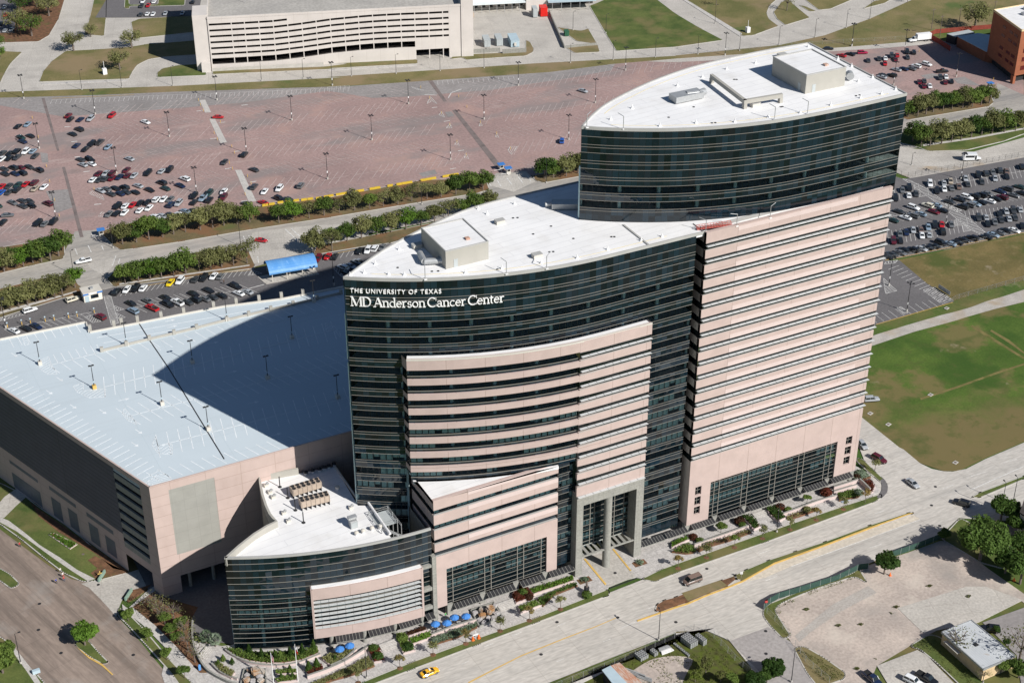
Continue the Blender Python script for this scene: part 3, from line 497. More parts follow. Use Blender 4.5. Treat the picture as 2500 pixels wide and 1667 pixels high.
# ------------------------------------------------------------------ main hospital building
FL = [25.2 + 4.11 * k for k in range(-6,22)]        # storey reference levels
def ground_levels(z0,z1): return [L for L in FL if L - 2.1 >= z0 - .3 and L + .8 <= z1 + .3]
def shell(parent,line,z0,z1,opaque_from=999,blinds_below=0,side=1,depth=7.0,inner=True,clearglass='glassv',cols=True,sp=9.15,only=None):
 """curtain wall along an open line (outside on the right of travel): per storey a vision band, a spandrel and rails"""
 line = resample(line,1.52); li = offset(line,-depth)
 lv = ground_levels(z0,z1); z = z0
 prev = z0
 for L in lv:
  a,b,c = max(z0,L - 2.05),L - 1.35,min(L + .75,z1)
  MB().strip(line,prev,b,0).build('spandrel_band',M['glassd'],parent)
  MB().strip(line,b,c,0).build('window_band',M['glassd'] if c > opaque_from else M[clearglass],parent)
  mb = MB()
  for zz in (a,b,c - .08): mb.band(line,offset(line,.1),zz,zz + .07)
  mb.build('mullion_rail',M['rail'],parent)
  if inner and c <= opaque_from:
   mb = MB(); mb.band(li,offset(line,-.15),b - .35,b - .05); mb.build('floor_slab',M['slab'],parent)
   if L < blinds_below:
    mb = MB(); run = 0; st = random.random() < .7
    for i in range(len(line) - 1):
     if random.random() < .2: st = random.random() < .62
     if st:
      p = offset(line,-.35); q0,q1 = p[i],p[i + 1]
      f = .06; A = (q0[0] + (q1[0] - q0[0]) * f,q0[1] + (q1[1] - q0[1]) * f); B = (q0[0] + (q1[0] - q0[0]) * (1 - f),q0[1] + (q1[1] - q0[1]) * (1 - f))
      mb.strip([A,B],b + (0.05 if random.random() < .7 else .9),c - .05)
    if mb.f: mb.build('window_blinds',M['blind'],parent)
  prev = c
 MB().strip(line,prev,z1,0).build('spandrel_band',M['glassd'],parent)
 if inner: MB().strip(li,z0,min(z1 - 1,opaque_from)).build('core_wall',M['core'],parent)
 if cols and inner:
  cl = resample(offset(line,-1.1),sp)
  for p in cl[:-1] if len(cl) > 2 else cl: MB().tube((p[0],p[1],z0),(p[0],p[1],min(z1 - 1,opaque_from)),.5,n=10).build('column',M['column'],parent)
def roof(parent,outline,z,par=.3,wd=.3,pm='parapet',top='roofw',name='roof',down=1.0):
 P = outline + [outline[0],outline[1]]; inn = offset(P,-wd)[:-1]; out = offset(P,.06)[:-1]
 MB().prism(offset(P,-.12)[:-2],z - down,z).build(name,M[top],parent)
 mb = MB()
 for i in range(len(out) - 1):
  mb.face([(out[i][0],out[i][1],z + par),(out[i + 1][0],out[i + 1][1],z + par),(inn[i + 1][0],inn[i + 1][1],z + par),(inn[i][0],inn[i][1],z + par)])
 mb.strip(out,z - .45,z + par); mb.strip(inn[::-1],z - .1,z + par)
 mb.build('parapet',M[pm],parent)
hosp = empty('hospital_building',(0,0,0))
tag(hosp,'tall dark green glass and pink stone tower block with white roofs, sunshades and sign lettering','building')
HP,HT = 90.2,114.4
# --- low glass wing: lens plan
frontA = arc(-27,102,101,-85.2,-27,34) + [(-8,1.0),(-2.2,1.0)]
backA = smooth_line([(-85.2,19.1),(-78,23.9),(-70.7,28.2),(-61.8,32.4),(-53,35.6),(-45.8,37.8),(-38,38.9),(-28,39.3),(-12,39.4)],5) + [(40,39.4),(54,39.4)]
# visible runs of the front wall (outside lies on the right of travel left to right)
def cut(line,u0,u1):
 def P(u):
  for a,b in zip(line[:-1],line[1:]):
   if min(a[0],b[0]) - 1e-9 <= u <= max(a[0],b[0]) + 1e-9: t = (u - a[0]) / (b[0] - a[0]); return (u,a[1] + (b[1] - a[1]) * t)
 return [P(u0)] + [p for p in line if u0 + .01 < p[0] < u1 - .01] + [P(u1)]
shell(hosp,cut(frontA,-85.2,-74.5),4,68.2,blinds_below=42)
shell(hosp,frontA,68.2,HP - .3,opaque_from=80.5)
shell(hosp,[(-15.0,1.0),(-2.2,1.0)],3.5,68.2,blinds_below=52)
shell(hosp,[(-39.2,1.0),(-34.6,1.0)],3.5,36.5,blinds_below=30)
MB().strip(resample(backA[::-1],3),30,HP - .3).build('rear_wall',M['glassd'],hosp)
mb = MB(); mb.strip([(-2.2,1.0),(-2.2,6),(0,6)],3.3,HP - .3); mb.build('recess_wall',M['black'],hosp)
low_outline = frontA + [(0,1.0),(0,.4),(55.9,.4),(55.9,39.4),(54,39.4)] + backA[::-1][2:-1]
roofL = frontA + [(0,1.0),(0,3),(56,3),(56,39.4)] + backA[::-1][1:-1]
roof(hosp,roofL,HP)
def safety_line(line,z,d): 
 ln = offset(resample(line,3),-d); mb = MB(); mb.band(offset(ln,-.16),ln,z,z + .02); mb.build('safety_line',M['yline'],hosp)
M['yline'] = mat('faded_yellow_line',(.72,.60,.30),.7,.1,1)
safety_line(cut(frontA,-80,-9),HP,2.4); a_,b_ = at(5,1985,0,HP),at(5,2155,135,HP); MB().obox(((a_.x + b_.x) / 2,(a_.y + b_.y) / 2),(b_ - a_).length,.45,HP,HP + .25,math.atan2(b_.y - a_.y,b_.x - a_.x)).build('roof_joint',M['parapet'],hosp)
for t_,x_,y_ in ((5,470,285),(5,700,310),(5,742,308),(5,1140,296),(5,1490,180),(5,1515,178),(5,1905,78),(5,1925,78),(2,1245,1465),(2,1275,1463),(5,1380,60),(2,1500,1520),(5,1650,90)):
 q_ = at(t_,x_,y_,HP); MB().lathe((q_.x,q_.y,HP),[(0,.08),(.3,.08),(.32,0)],8).build('roof_drain',M['dark'],hosp)
# --- tall glass wing
frontB = smooth_line([(-23.3,20.5),(-18.6,17),(-13.6,13.9),(-6.8,10.3),(.2,7.4),(10.3,4.4),(21.4,2.4),(33.7,1.6),(46.5,1.5),(57.9,1.7)],6)
backB = smooth_line([(57.9,41.8),(46,42.4),(36.3,42.3),(25,41.6),(16.4,40.2),(3.9,36.6),(-9.5,30.8),(-17,26),(-23.3,20.5)],5)
shell(hosp,frontB,HP + .3,HT - .2,opaque_from=104)
MB().strip([(57.9,1.7),(57.9,41.8)],HP - 2,HT).build('end_wall',M['glassd'],hosp)
MB().strip(backB,30,HT).build('rear_wall',M['glassd'],hosp)
MB().strip([(55.9,.2),(55.9,41.8)],3,HP).build('end_wall',M['pink'],hosp)
MB().prism([(p[0],p[1]) for p in frontB[::3]] + [(57.9,41.8)] + backB[::3],HP - 2,HP - 1.8,bottom=True).build('soffit',M['parapet'],hosp)
roof(hosp,frontB[:-1] + [(57.9,1.7)] + backB[:-1],HT,.3)
safety_line([p for p in frontB if -18 < p[0] < 55],HT,2.4); safety_line([p for p in backB if -16 < p[0] < 54],HT,2.2)
for t_,x_,y_ in ((3,242,828),(3,265,826),(3,705,720),(3,716,718),(3,1210,645),(3,1235,640),(3,392,536),(3,408,536),(2,2290,790),(3,120,720)):
 q_ = at(t_,x_,y_,HT); MB().lathe((q_.x,q_.y,HT),[(0,.08),(.3,.08),(.32,0)],8).build('roof_drain',M['dark'],hosp)
# --- pink front wall of the tall wing with ribbon windows and sunshades
U0,U1 = 0.0,55.9
def pinkband(parent,line,z0,z1,th=.9,m='pink',name='stone_band',ms='pink'):
 mb = MB(); mb.band(offset(line,-th),line,z0,z1); return mb.build(name,M[m],parent)
fl = [(U0,0),(U1,0)]
bottom = FL[6] - 1.1
for k in range(16):
 L = FL[6 + k]; a = L + .75; b = FL[7 + k] - 1.1 if k < 15 else HP + .35
 pinkband(hosp,fl,a,b)
 # paler projecting panel run inside the band
 mb = MB(); x0 = 9.15 * 1.0; x1 = 51.0
 if k < 15:
  xm = x0 + 9.15
  mb.box(x0,xm,-.05,0,a + .0,a + 1.15); mb.box(xm,xm + 9.15 * 2,-.05,0,a,a + 1.15); mb.box(xm + 18.3,x1 - .8 * (k % 3),-.05,0,a,a + 1.15)
 else: mb.box(9.15,45,-.05,0,b - 1.5,b - .4)
 mb.build('pale_panel',M['pinkl'],hosp)
 wl = resample([(U0 + .3,.2),(U1 - .3,.2)],1.52)
 MB().strip(wl,L - 1.1,L + .75).build('window_band',M['glassk'],hosp)
 MB().box(U0 + .1,U1 - .1,.02,.18,L - 1.12,L - 1.02).build('window_sill',M['parapet'],hosp)
 mb = MB(); n = 25; s = (U1 - U0) / n
 for i in range(n): mb.box(U0 + .2 + i * s,U0 + .2 + (i + 1) * s - .12,-.82,-.02,L + .08,L + .17)
 for i in range(n + 1): mb.box(U0 + .17 + i * s - .06,U0 + .17 + i * s - .02,-.8,.15,L - .02,L + .07)
 mb.build('sunshade',M['shade'],hosp)
# lower stone wall with its large glazed opening and small slot windows
zb,zt = 3.3,bottom
gz0,gz1,gx0,gx1 = 3.9,15.3,6.9,48.4
slots = [(2.1,4.0,12.5,15.2),(2.1,4.0,9.2,11.9),(2.1,4.0,6.2,8.7),(51.3,53.4,13.1,15.7),(51.3,53.4,9.7,12.4),(51.3,53.4,6.4,9.0)]
def wall_holes(mb,x0,x1,z0,z1,holes,y,th,m=0,reveal=True):
 xs = sorted({x0,x1} | {h[0] for h in holes} | {h[1] for h in holes}); zs = sorted({z0,z1} | {h[2] for h in holes} | {h[3] for h in holes})
 def inside(x,z): return any(h[0] < x < h[1] and h[2] < z < h[3] for h in holes)
 for i in range(len(xs) - 1):
  for j in range(len(zs) - 1):
   if not inside((xs[i] + xs[i + 1]) / 2,(zs[j] + zs[j + 1]) / 2):
    mb.face([(xs[i],y,zs[j]),(xs[i + 1],y,zs[j]),(xs[i + 1],y,zs[j + 1]),(xs[i],y,zs[j + 1])],m)
 for h in holes:
  a,b,c,d = h
  mb.face([(a,y,c),(a,y + th,c),(a,y + th,d),(a,y,d)],m); mb.face([(b,y,c),(b,y,d),(b,y + th,d),(b,y + th,c)],m)
  mb.face([(a,y,c),(b,y,c),(b,y + th,c),(a,y + th,c)],m); mb.face([(a,y,d),(a,y + th,d),(b,y + th,d),(b,y,d)],m)
def glazing(parent,x0,x1,z0,z1,y,bays,zl,blinds=True):
 xs = [x0]
 while xs[-1] < x1 - .4: xs.append(min(x1,xs[-1] + 1.52))
 line = [(x,y) for x in xs]
 MB().strip(line,z0,z1).build('window',M['glassb'],parent)
 mb = MB()
 for z in zl: mb.box(x0,x1,y - .1,y - .002,z - .045,z + .045)
 for x in bays: mb.box(x - .09,x + .09,y - .16,y - .003,z0,z1)
 mb.build('window_frame',M['rail'],parent)
 MB().strip([(x0,y + 5),(x1,y + 5)],z0,z1).build('core_wall',M['core'],parent)
 fz = [z for z in (7.3,11.4,15.5) if z0 < z < z1 + .5] + [z0 + .02]
 mb = MB()
 for z in fz: mb.box(x0,x1,y + .15,y + 5,z - .35,z)
 mb.build('floor_slab',M['slab'],parent)
 mb = MB()
 for z in (8.0,12.2):
  st = True
  for a,b in zip(xs[:-1],xs[1:]):
   if random.random() < .25: st = random.random() < .7
   if st and b - a > 1: mb.box(a + .12,b - .12,y + .3,y + .34,z + (0 if random.random() < .8 else .8),z + 1.9,skip='k')
 mb.build('window_blinds',M['blind'],parent)
mb = MB(); wall_holes(mb,U0,U1,zb,zt,[(gx0,gx1,zb,gz1)] + slots,0,.6)
mb.face([(U0,0,zb),(U0,8,zb),(U1,8,zb),(U1,0,zb)]); mb.build('stone_wall',M['pink'],hosp)
mb = MB(); mb.strip([(U0,6),(U0,0)],zb,bottom)
for k in range(16): mb.strip([(U0,6),(U0,0)],FL[6 + k] + .75,FL[7 + k] - 1.1 if k < 15 else HP + .3)
mb.build('stone_return',M['pink'],hosp); MB().strip([(U0 + .15,6),(U0 + .15,.2)],bottom,HP).build('return_glass',M['glassk'],hosp)
glazing(hosp,gx0,gx1,zb,gz1,.5,[gx0 + 1.5,gx0 + 3.1] + [x for i in range(5) for x in (9.18 + 9.15 * i + .9,9.18 + 9.15 * i - .9) if 11 < x < 47.9],[14.4,13.0,11.9,10.6,9.2,7.7,6.4,5.0,3.8])
for a,b,c,d in slots:
 o = MB().box(a,b,.5,.52,c,d).build('slot_window',M['glassb'],hosp)
 mb = MB(); mb.box((a + b) / 2 - .05,(a + b) / 2 + .05,.42,.498,c,d); mb.box(a,b,.41,.497,(c + d) / 2 - .05,(c + d) / 2 + .05); mb.build('frame',M['rail'],o)
 MB().box(a,b,2,2.1,c,d).build('blind',M['core'],o)
# --- curved and flat stone-banded bay of the low wing
cb = arc(-27,102,103.5,-74.5,-34.7,26); cf = arc(-27,102,103.5,-34.7,-27,5) + [(-15.0,-1.5)]
cf0 = offset(arc(-27,102,101,-74.5,-34.7,26),.02)
for k in range(11):
 L = FL[6 + k]
 if k == 10: z0,z1 = L + 1.3,70.4
 else: z0,z1 = L + 1.3,L + 2.9
 if L > 37:
  pinkband(hosp,resample(cb,2.2),z0,z1,.8)
  ln = resample(offset(cb,-.45),1.52)
  zt2 = z0; zb2 = L - 1.29
  MB().strip(ln,zb2 + .8,zt2).build('window_band',M['glassv'],hosp)
  MB().strip(ln,zb2,zb2 + .8).build('spandrel_band',M['glassd'],hosp)
  MB().band(ln,offset(ln,.12),zb2 + .72,zb2 + .86).build('mullion_rail',M['rail'],hosp)
  mb = MB(); mb.band(offset(ln,-6),offset(ln,-.1),zb2 + .3,zb2 + .72); mb.build('floor_slab',M['slab'],hosp)
  mb = MB(); mb.box(-74.45,-73.2,cb[0][1] + .05,cb[0][1] + 1.5,zb2,zt2)
  if L < 52:
   mb = MB(); st = True; p = offset(ln,-.35)
   for i in range(len(ln) - 1):
    if random.random() < .22: st = random.random() < .66
    if st:
     q0,q1 = p[i],p[i + 1]; f = .07
     mb.strip([(q0[0] + (q1[0] - q0[0]) * f,q0[1] + (q1[1] - q0[1]) * f),(q0[0] + (q1[0] - q0[0]) * (1 - f),q0[1] + (q1[1] - q0[1]) * (1 - f))],zb2 + .9 + (0 if random.random() < .75 else .8),zt2 - .05)
   mb.build('window_blinds',M['blind'],hosp)
 # flat right part: same storeys, sunshades
 if L > 24:
  s0,s1 = (L + 1.15 if k else 25.42),(FL[7 + k] - .95 if k < 10 else 70.4)
  pinkband(hosp,cf,s0,s1,.8)
  if k > 0:
   MB().strip(resample([(-34.6,-.9),(-27,-1.15),(-15.1,-1.15)],1.52),L - .96,L + 1.16).build('window_band',M['glassk'],hosp)
   MB().box(-34.6,-15.1,-1.45,-1.2,L - 1.0,L - .9).build('window_sill',M['parapet'],hosp)
  mb = MB(); n = 9; s = 19.5 / n
  for i in range(n): mb.box(-34.6 + i * s,-34.6 + (i + 1) * s - .12,-2.3,-1.52,L + .25,L + .34)
  for i in range(n + 1): mb.box(-34.66 + i * s,-34.62 + i * s,-2.28,-1.35,L + .15,L + .24)
  mb.build('sunshade',M['shade'],hosp)
MB().strip(offset(cb,-6.5),36,69).build('core_wall',M['core'],hosp)
for p in resample(offset(cb,-1.9),9.15)[:-1]: MB().tube((p[0],p[1],37),(p[0],p[1],68),.5,n=10).build('column',M['column'],hosp)
sl = cut(frontA,-74.5,-74.4)[0]
mb = MB(); MB().strip([(sl[0] + .15,sl[1]),(cb[0][0] + .15,cb[0][1] + .3)],38.0,70).build('return_glass',M['glassk'],hosp)
for k in range(3,11): mb.strip([(sl[0],sl[1]),(cb[0][0],cb[0][1])],FL[6 + k] + 1.4,FL[6 + k] + 2.82 if k < 10 else 70.4)
mb.build('stone_return',M['pink'],hosp)
mb = MB(); mb.strip([(-15.0,-1.5),(-15.0,1.0)],25.4,70.4); mb.strip([(-15.1,1),(-34.6,1),(-34.6,-1)],25.4,26); mb.build('stone_return',M['pink'],hosp)
mb = MB(); mb.band(offset(cb + [(-15.0,-1.5)],-3.2),offset(cb + [(-15.0,-1.5)],-.25),69.9,70.1); mb.build('ledge_roof',M['roofw'],hosp)
mb = MB(); mb.band(offset(cb + [(-15.0,-1.5)],-.3),offset(cb + [(-15.0,-1.5)],.05),70.2,70.55); mb.build('ledge_coping',M['cream'],hosp)
mb = MB(); MB().strip([(-34.6,-.9),(-34.6,1.0)],36,40).build('stone_return',M['pink'],hosp)
# --- lower stone block by the street
lb = [(-73.2,.2),(-39.2,.2)]
bands = [(33.3,36.2),(28.9,31.8),(24.5,27.3),(20.8,23.1)]
for i,(a,b) in enumerate(bands):
 pinkband(hosp,lb,a,b)
 MB().strip([(-73.2,12.9),(-73.2,.2 + .9)],a,b).build('stone_return',M['pink'],hosp)
 zz = bands[i + 1][1] if i < 3 else 19.3
 MB().strip(resample([(-72.9,.75),(-39.2,.75)],1.52),zz,a).build('window_band',M['glassb'] if i < 3 else M['glassd'],hosp)
 MB().strip([(-72.9,13),(-72.9,.75)],zz,a).build('window_band',M['glassd'],hosp)
 MB().box(-73.1,-39.3,.25,.7,zz,zz + .1).build('window_sill',M['parapet'],hosp)
 MB().box(-72.8,-39.2,.9,6,zz - .3,zz + .02).build('floor_slab',M['slab'],hosp)
 if i < 2:
  mb = MB(); st = True; x = -72.8
  while x < -41:
   if random.random() < .25: st = random.random() < .6
   if st: mb.box(x + .1,x + 1.42,1.1,1.14,zz + .1,a - .02,skip='k')
   x += 1.52
  mb.build('window_blinds',M['blind'],hosp)
 mb = MB().box(-64,-39.25,.15,.2,b - 1.15,b - .05).build('pale_panel',M['pinkl'],hosp)
MB().strip([(-72.8,6),(-39.2,6)],19,36).build('core_wall',M['core'],hosp)
mb = MB(); wall_holes(mb,-73.2,-39.2,3.2,19.3,[(-70.2,-42.2,3.2,14.6)],.2,.6)
mb.face([(-73.2,.2,3.2),(-73.2,8,3.2),(-39.2,8,3.2),(-39.2,.2,3.2)]); mb.strip([(-73.2,13),(-73.2,.2)],3.2,19.3); mb.strip([(-39.2,.2),(-39.2,1.2)],3.2,36); mb.build('stone_wall',M['pink'],hosp)
glazing(hosp,-70.2,-42.2,3.2,14.6,.7,[-68.4,-59.6,-57.8,-50.4,-48.6,-43.6],[14.55,13.2,11.9,10.6,9.2,7.9,6.6,5.3,4.0,3.26])
tri = [(-73.2,.3),(-39.2,.3),(-39.2,1.2)] + [p for p in reversed(cut(arc(-27,102,103.5,-74.5,-27,30),-74.0,-39.2))][1:] + [(-73.2,13)]
MB().prism(tri,35.2,36.0).build('terrace_roof',M['roofw'],hosp)
# --- concrete portal
mb = MB(); mb.box(-34.7,-32.8,-1.6,1.0,0,25.4); mb.box(-17.2,-15.0,-1.6,1.0,0,25.4); mb.box(-32.8,-17.2,-1.6,1.0,22.3,25.4)
mb.build('portal_frame',M['gconc'],hosp)
mb = MB(); mb.box(-17.15,-16.6,1.0,8,0,22.3); mb.box(-34.6,-34.3,1.0,8,0,22.3); mb.box(-34,-16,1.0,8,22.3,22.5); mb.build('portal_reveal',M['gconc'],hosp)
MB().tube((-25.2,-1.0,0),(-25.2,-1.0,22.4),1.05,n=20).build('portal_column',M['gconc'],hosp,True)
glazing(hosp,-32.8,-17.2,6.2,22.3,2.2,[-31.6,-28.6,-27.4,-22.8,-21.4,-18.6],[21,19.3,17.6,15.9,14.2,12.5,10.8,9.1,7.4,6.3])
mb = MB()
for i in range(10): mb.box(-32.6 + i * 1.56,-31.8 + i * 1.56,-1.2,2.6,5.8,5.95)
mb.box(-32.8,-17.2,-1.5,-1.2,5.6,6.0); mb.box(-32.8,-17.2,2.6,2.9,5.6,6.0); mb.build('entrance_canopy',M['gconc'],hosp)
# --- ground arcade: columns, recessed glazing, sloped awnings
ar = MB(); ar.strip([(-72.5,6),(-34.5,6)],0,3.4); ar.strip([(-16,6),(56,6)],0,3.4); ar.strip([(-34.5,8),(-16,8)],0,6.2); ar.build('ground_floor_glazing',M['glassd'],hosp)
for x in [-69.5,-60.4,-51.0,-42.6,.5,9.2,18.6,27.8,37.2,46.4,54.9]:
 MB().box(x - .75,x + .75,.05,1.5,0,3.35).build('arcade_column',M['gconc'],hosp)
def awning(x0,x1,y=-.05,z=3.4):
 mb = MB(); n = max(3,round((x1 - x0) / .9)); s = (x1 - x0) / n
 for i in range(n):
  a,b = x0 + i * s + .05,x0 + (i + 1) * s - .05
  mb.face([(a,y - 1.9,z - .55),(b,y - 1.9,z - .55),(b,y,z),(a,y,z)],0); mb.face([(a,y - 1.9,z - .61),(a,y,z - .06),(b,y,z - .06),(b,y - 1.9,z - .61)],0)
 for i in range(n + 1):
  a = x0 + i * s; mb.face([(a - .04,y - 1.9,z - .53),(a + .04,y - 1.9,z - .53),(a + .04,y,z + .02),(a - .04,y,z + .02)],1)
 mb.box(x0,x1,y - 2.0,y - 1.9,z - .7,z - .5,1)
 return mb.build('glass_awning',[M['dark'],M['gconc']],hosp)
for a,b in [(-68.6,-61.3),(-59.5,-51.9),(-50.1,-43.4),(-41.7,-35),(-14.6,-7.8),(-6.8,-.4),(1.4,8.3),(10.1,17.7),(19.5,26.9),(28.7,36.3),(38.1,45.5),(47.3,54)]: awning(a,b)
# --- rooftop plant rooms
def plantroom(x0,x1,y0,y1,z0,z1):
 t = MB().prism([(x0,y0),(x1,y0),(x1,y1),(x0,y1)],z0,z1 - .15).build('plant_room',M['creamd'],hosp)
 MB().prism([(x0 + .25,y0 + .25),(x1 - .25,y0 + .25),(x1 - .25,y1 - .25),(x0 + .25,y1 - .25)],z1 - .6,z1 - .13).build('plant_room_roof',M['roofw'],t)
 mb = MB()
 for a,b,c,d in ((x0 - .05,x1 + .05,y0 - .05,y0 + .2),(x0 - .05,x1 + .05,y1 - .2,y1 + .05),(x0 - .05,x0 + .2,y0 + .2,y1 - .2),(x1 - .2,x1 + .05,y0 + .2,y1 - .2)): mb.box(a,b,c,d,z1 - .2,z1 + .12)
 mb.build('coping',M['parapet'],t); mb = MB(); mb.box(x0 + 2,x0 + 3,y0 - .06,y0 - .01,z0,z0 + 2.1); mb.box(x0 - .06,x0 - .01,y0 + 2,y0 + 3.0,z0,z0 + 2.1); mb.build('door',M['grayc'],t)
 MB().box(x1 - 4.2,x1 - 3.2,y0 + 3,y0 + 4,z1 - .12,z1 + .35).build('red_vent',M['rust'],t)
 return t
plantroom(-62.8,-51.9,12.4,25.8,HP,94.8)
plantroom(35.6,47.6,13.2,27.3,HT,119.3)
# gray vent-filled duct frame, bent in an L, on the tall roof
p1 = at(3,240,560,HT); p2 = at(3,460,730,HT); p3 = at(3,700,690,HT)
fr = empty('roof_screen_frame',(p2.x,p2.y,HT)); tag(fr,'cream L-shaped raised duct frame on short legs on the tallest white roof','roof duct')
mb = MB(); d1 = Vector((p1.x - p2.x,p1.y - p2.y,0)); d2 = Vector((p3.x - p2.x,p3.y - p2.y,0))
for d in (d1,d2): mb.obox((d.x / 2,d.y / 2),d.length + .8,.8,1.3,2.3,math.atan2(d.y,d.x))
mb.build('duct',M['creamd'],fr)
for d in (d1,Vector((0,0,0)),d2): MB().obox((d.x,d.y),.9,.9,0,1.32,0).build('leg',M['creamd'],fr)
# small roof things
def fan(nm,p,z,r,label,cat,group=None,m='cream'):
 o = empty(nm,(p.x,p.y,z)); tag(o,label,cat,group)
 MB().lathe((0,0,0),[(r * .7,0),(r * .7,.5)],14).build('curb',M['roofw'],o)
 MB().lathe((0,0,0),[(r * .7,.5),(r,.6),(r,.95),(r * .5,1.15),(0,1.2)],14).build('hood',M[m],o); return o
def skylight(p,z,label):
 o = empty('roof_hatch',(p.x,p.y,z)); tag(o,label,'roof hatch','roof hatches'); MB().box(-1.1,1.1,-.7,.7,0,.9).build('curb',M['cream'],o); MB().box(-1.2,1.2,-.8,.8,.9,1.02).build('lid',M['parapet'],o)
skylight(at(2,1155,1500,HP),HP,'gray roof hatch in the middle of the white lower roof')
skylight(at(5,1405,215,HP),HP,'gray roof hatch right of the lower plant room, near the curved roof edge')
skylight(at(5,600,150,HP),HP,'gray roof hatch close beside the left wall of the lower plant room')
skylight(at(3,530,715,HT),HT,'gray roof hatch at the corner of the L-shaped duct frame')
skylight(at(3,712,385,HT),HT,'gray roof hatch behind the tall plant room')
def duct(nm,pts,z,r,label,boxend=None):
 o = empty(nm,(pts[0].x,pts[0].y,z)); tag(o,label,'duct'); mb = MB()
 for a,b in zip(pts[:-1],pts[1:]): mb.tube((a.x - pts[0].x,a.y - pts[0].y,r + .3),(b.x - pts[0].x,b.y - pts[0].y,r + .3),r,n=12)
 mb.build('pipe',M['steel'],o)
 if boxend: e = pts[-1] - pts[0]; MB().obox((e.x,e.y),boxend[0],boxend[1],.3,boxend[2],math.atan2(e.y,e.x)).build('air_handler',M['steel'],o)
duct('air_duct',[at(5,620,215,HP),at(5,650,270,HP),at(5,790,262,HP)],HP,.75,'bent silver air duct entering the front left of the lower plant room',(3,1.6,1.8))
duct('air_duct',[at(2,1460,1395,HP),at(2,1530,1390,HP),at(2,1600,1395,HP)],HP,.6,'silver duct lying in the blue shadow behind the tall glass wing',(7,3,1.6))
duct('air_duct',[at(3,190,645,HT),at(3,150,660,HT),at(3,70,670,HT)],HT,.9,'silver duct with a wide box at the left end of the tallest roof',(8,3.4,1.8))
duct('air_duct',[at(3,1160,530,HT),at(3,1168,548,HT)],HT,1.0,'round silver duct mouth at the right wall of the tall plant room')
def davit(p,z,label,h=3.2,arm=1.8,a=0.0):
 o = empty('davit_arm',(p.x,p.y,z)); tag(o,label,'davit','window washing davits on the roofs')
 MB().tube((0,0,0),(0,0,h),.09,n=6).build('post',M['steel'],o); MB().tube((0,0,h),(math.cos(a) * arm,math.sin(a) * arm,h + .35),.08,n=6).build('arm',M['steel'],o); MB().box(-.35,.35,-.35,.35,0,.2).build('foot',M['roofw'],o)
for (t,x,y,z,lb,a) in ((5,655,365,HP,'thin silver davit standing above the sign lettering',1.2),(5,1200,328,HP,'thin silver davit on the curved roof edge below the bare middle of the lower roof',1.9),(5,1470,292,HP,'thin silver davit near the small roof hatch on the lower roof edge',.6),
 (3,662,805,HT,'left thin davit on the front edge of the tallest roof',1.9),(3,883,768,HT,'right thin davit on the front edge of the tallest roof',1.9),(2,1740,858,HT,'thin davit at the pointed left tip of the tallest roof',.5),(2,1985,868,HT,'thin davit just right of the pointed tip of the tallest roof',1.9),
 (3,632,1465,HP,'davit on the ledge above the pink wall, right of the red cradle',.3),(3,408,1520,HP,'davit standing at the right end of the red cradle',2.9),(3,200,1560,HP,'davit standing at the left end of the red cradle',2.2)): davit(at(t,x,y,z),z,lb,a=a)
c0,c1 = at(3,140,1545,HP),at(3,370,1515,HP); cr = empty('window_cradle',((c0.x + c1.x) / 2,(c0.y + c1.y) / 2,HP + .1),math.atan2(c1.y - c0.y,c1.x - c0.x)); tag(cr,'long red window cleaning cradle lying on the white roof edge','cradle')
M['crad'] = mat('faded_red_cradle_paint',(.48,.12,.10),.6,.1,1); Lc = (c1 - c0).length; MB().box(-Lc / 2,Lc / 2,-.4,.4,.1,.22).build('platform',M['crad'],cr)
mb = MB(); n = 12
for s in (-.4,.4):
 mb.box(-Lc / 2,Lc / 2,s - .04,s + .04,1.0,1.1); mb.box(-Lc / 2,Lc / 2,s - .04,s + .04,.55,.63)
 for i in range(n + 1): mb.box(-Lc / 2 + Lc * i / n - .04,-Lc / 2 + Lc * i / n + .04,s - .05,s + .05,.2,1.1)
mb.build('railing',M['crad'],cr)
# little white anchor cones round the roof edges
anch = [(5,x,y,HP) for x,y in ((150,340),(245,322),(410,332),(515,335),(925,322),(1170,292),(1435,255),(1675,222),(1880,165),(2105,105),(2245,78),(480,165),(320,262))] + [(2,x,y,HP) for x,y in ((1255,1372),(1070,1440),(1010,1405))] + \
 [(3,x,y,HT) for x,y in ((135,830),(395,822),(620,790),(835,762),(1040,710),(1240,662),(1380,635),(1225,550),(1475,605),(1320,525),(1180,450),(1088,402),(890,318),(535,428),(340,468),(178,522),(10,580))] + [(2,x,y,HT) for x,y in ((2230,850),(1900,805),(2045,730))]
for i,(t,x,y,z) in enumerate(anch):
 p = at(t,x,y,z); o = MB().lathe((0,0,0),[(.5,0),(.3,.35),(.12,.5),(.1,1.0),(0,1.05)],7).build('roof_anchor',M['roofw'],loc=(p.x,p.y,z))
 tag(o,('small white safety anchor on the lower white roof' if z == HP else 'small white safety anchor on the tallest white roof'),'roof anchor','safety anchors on the lower roof' if z == HP else 'safety anchors on the tallest roof')
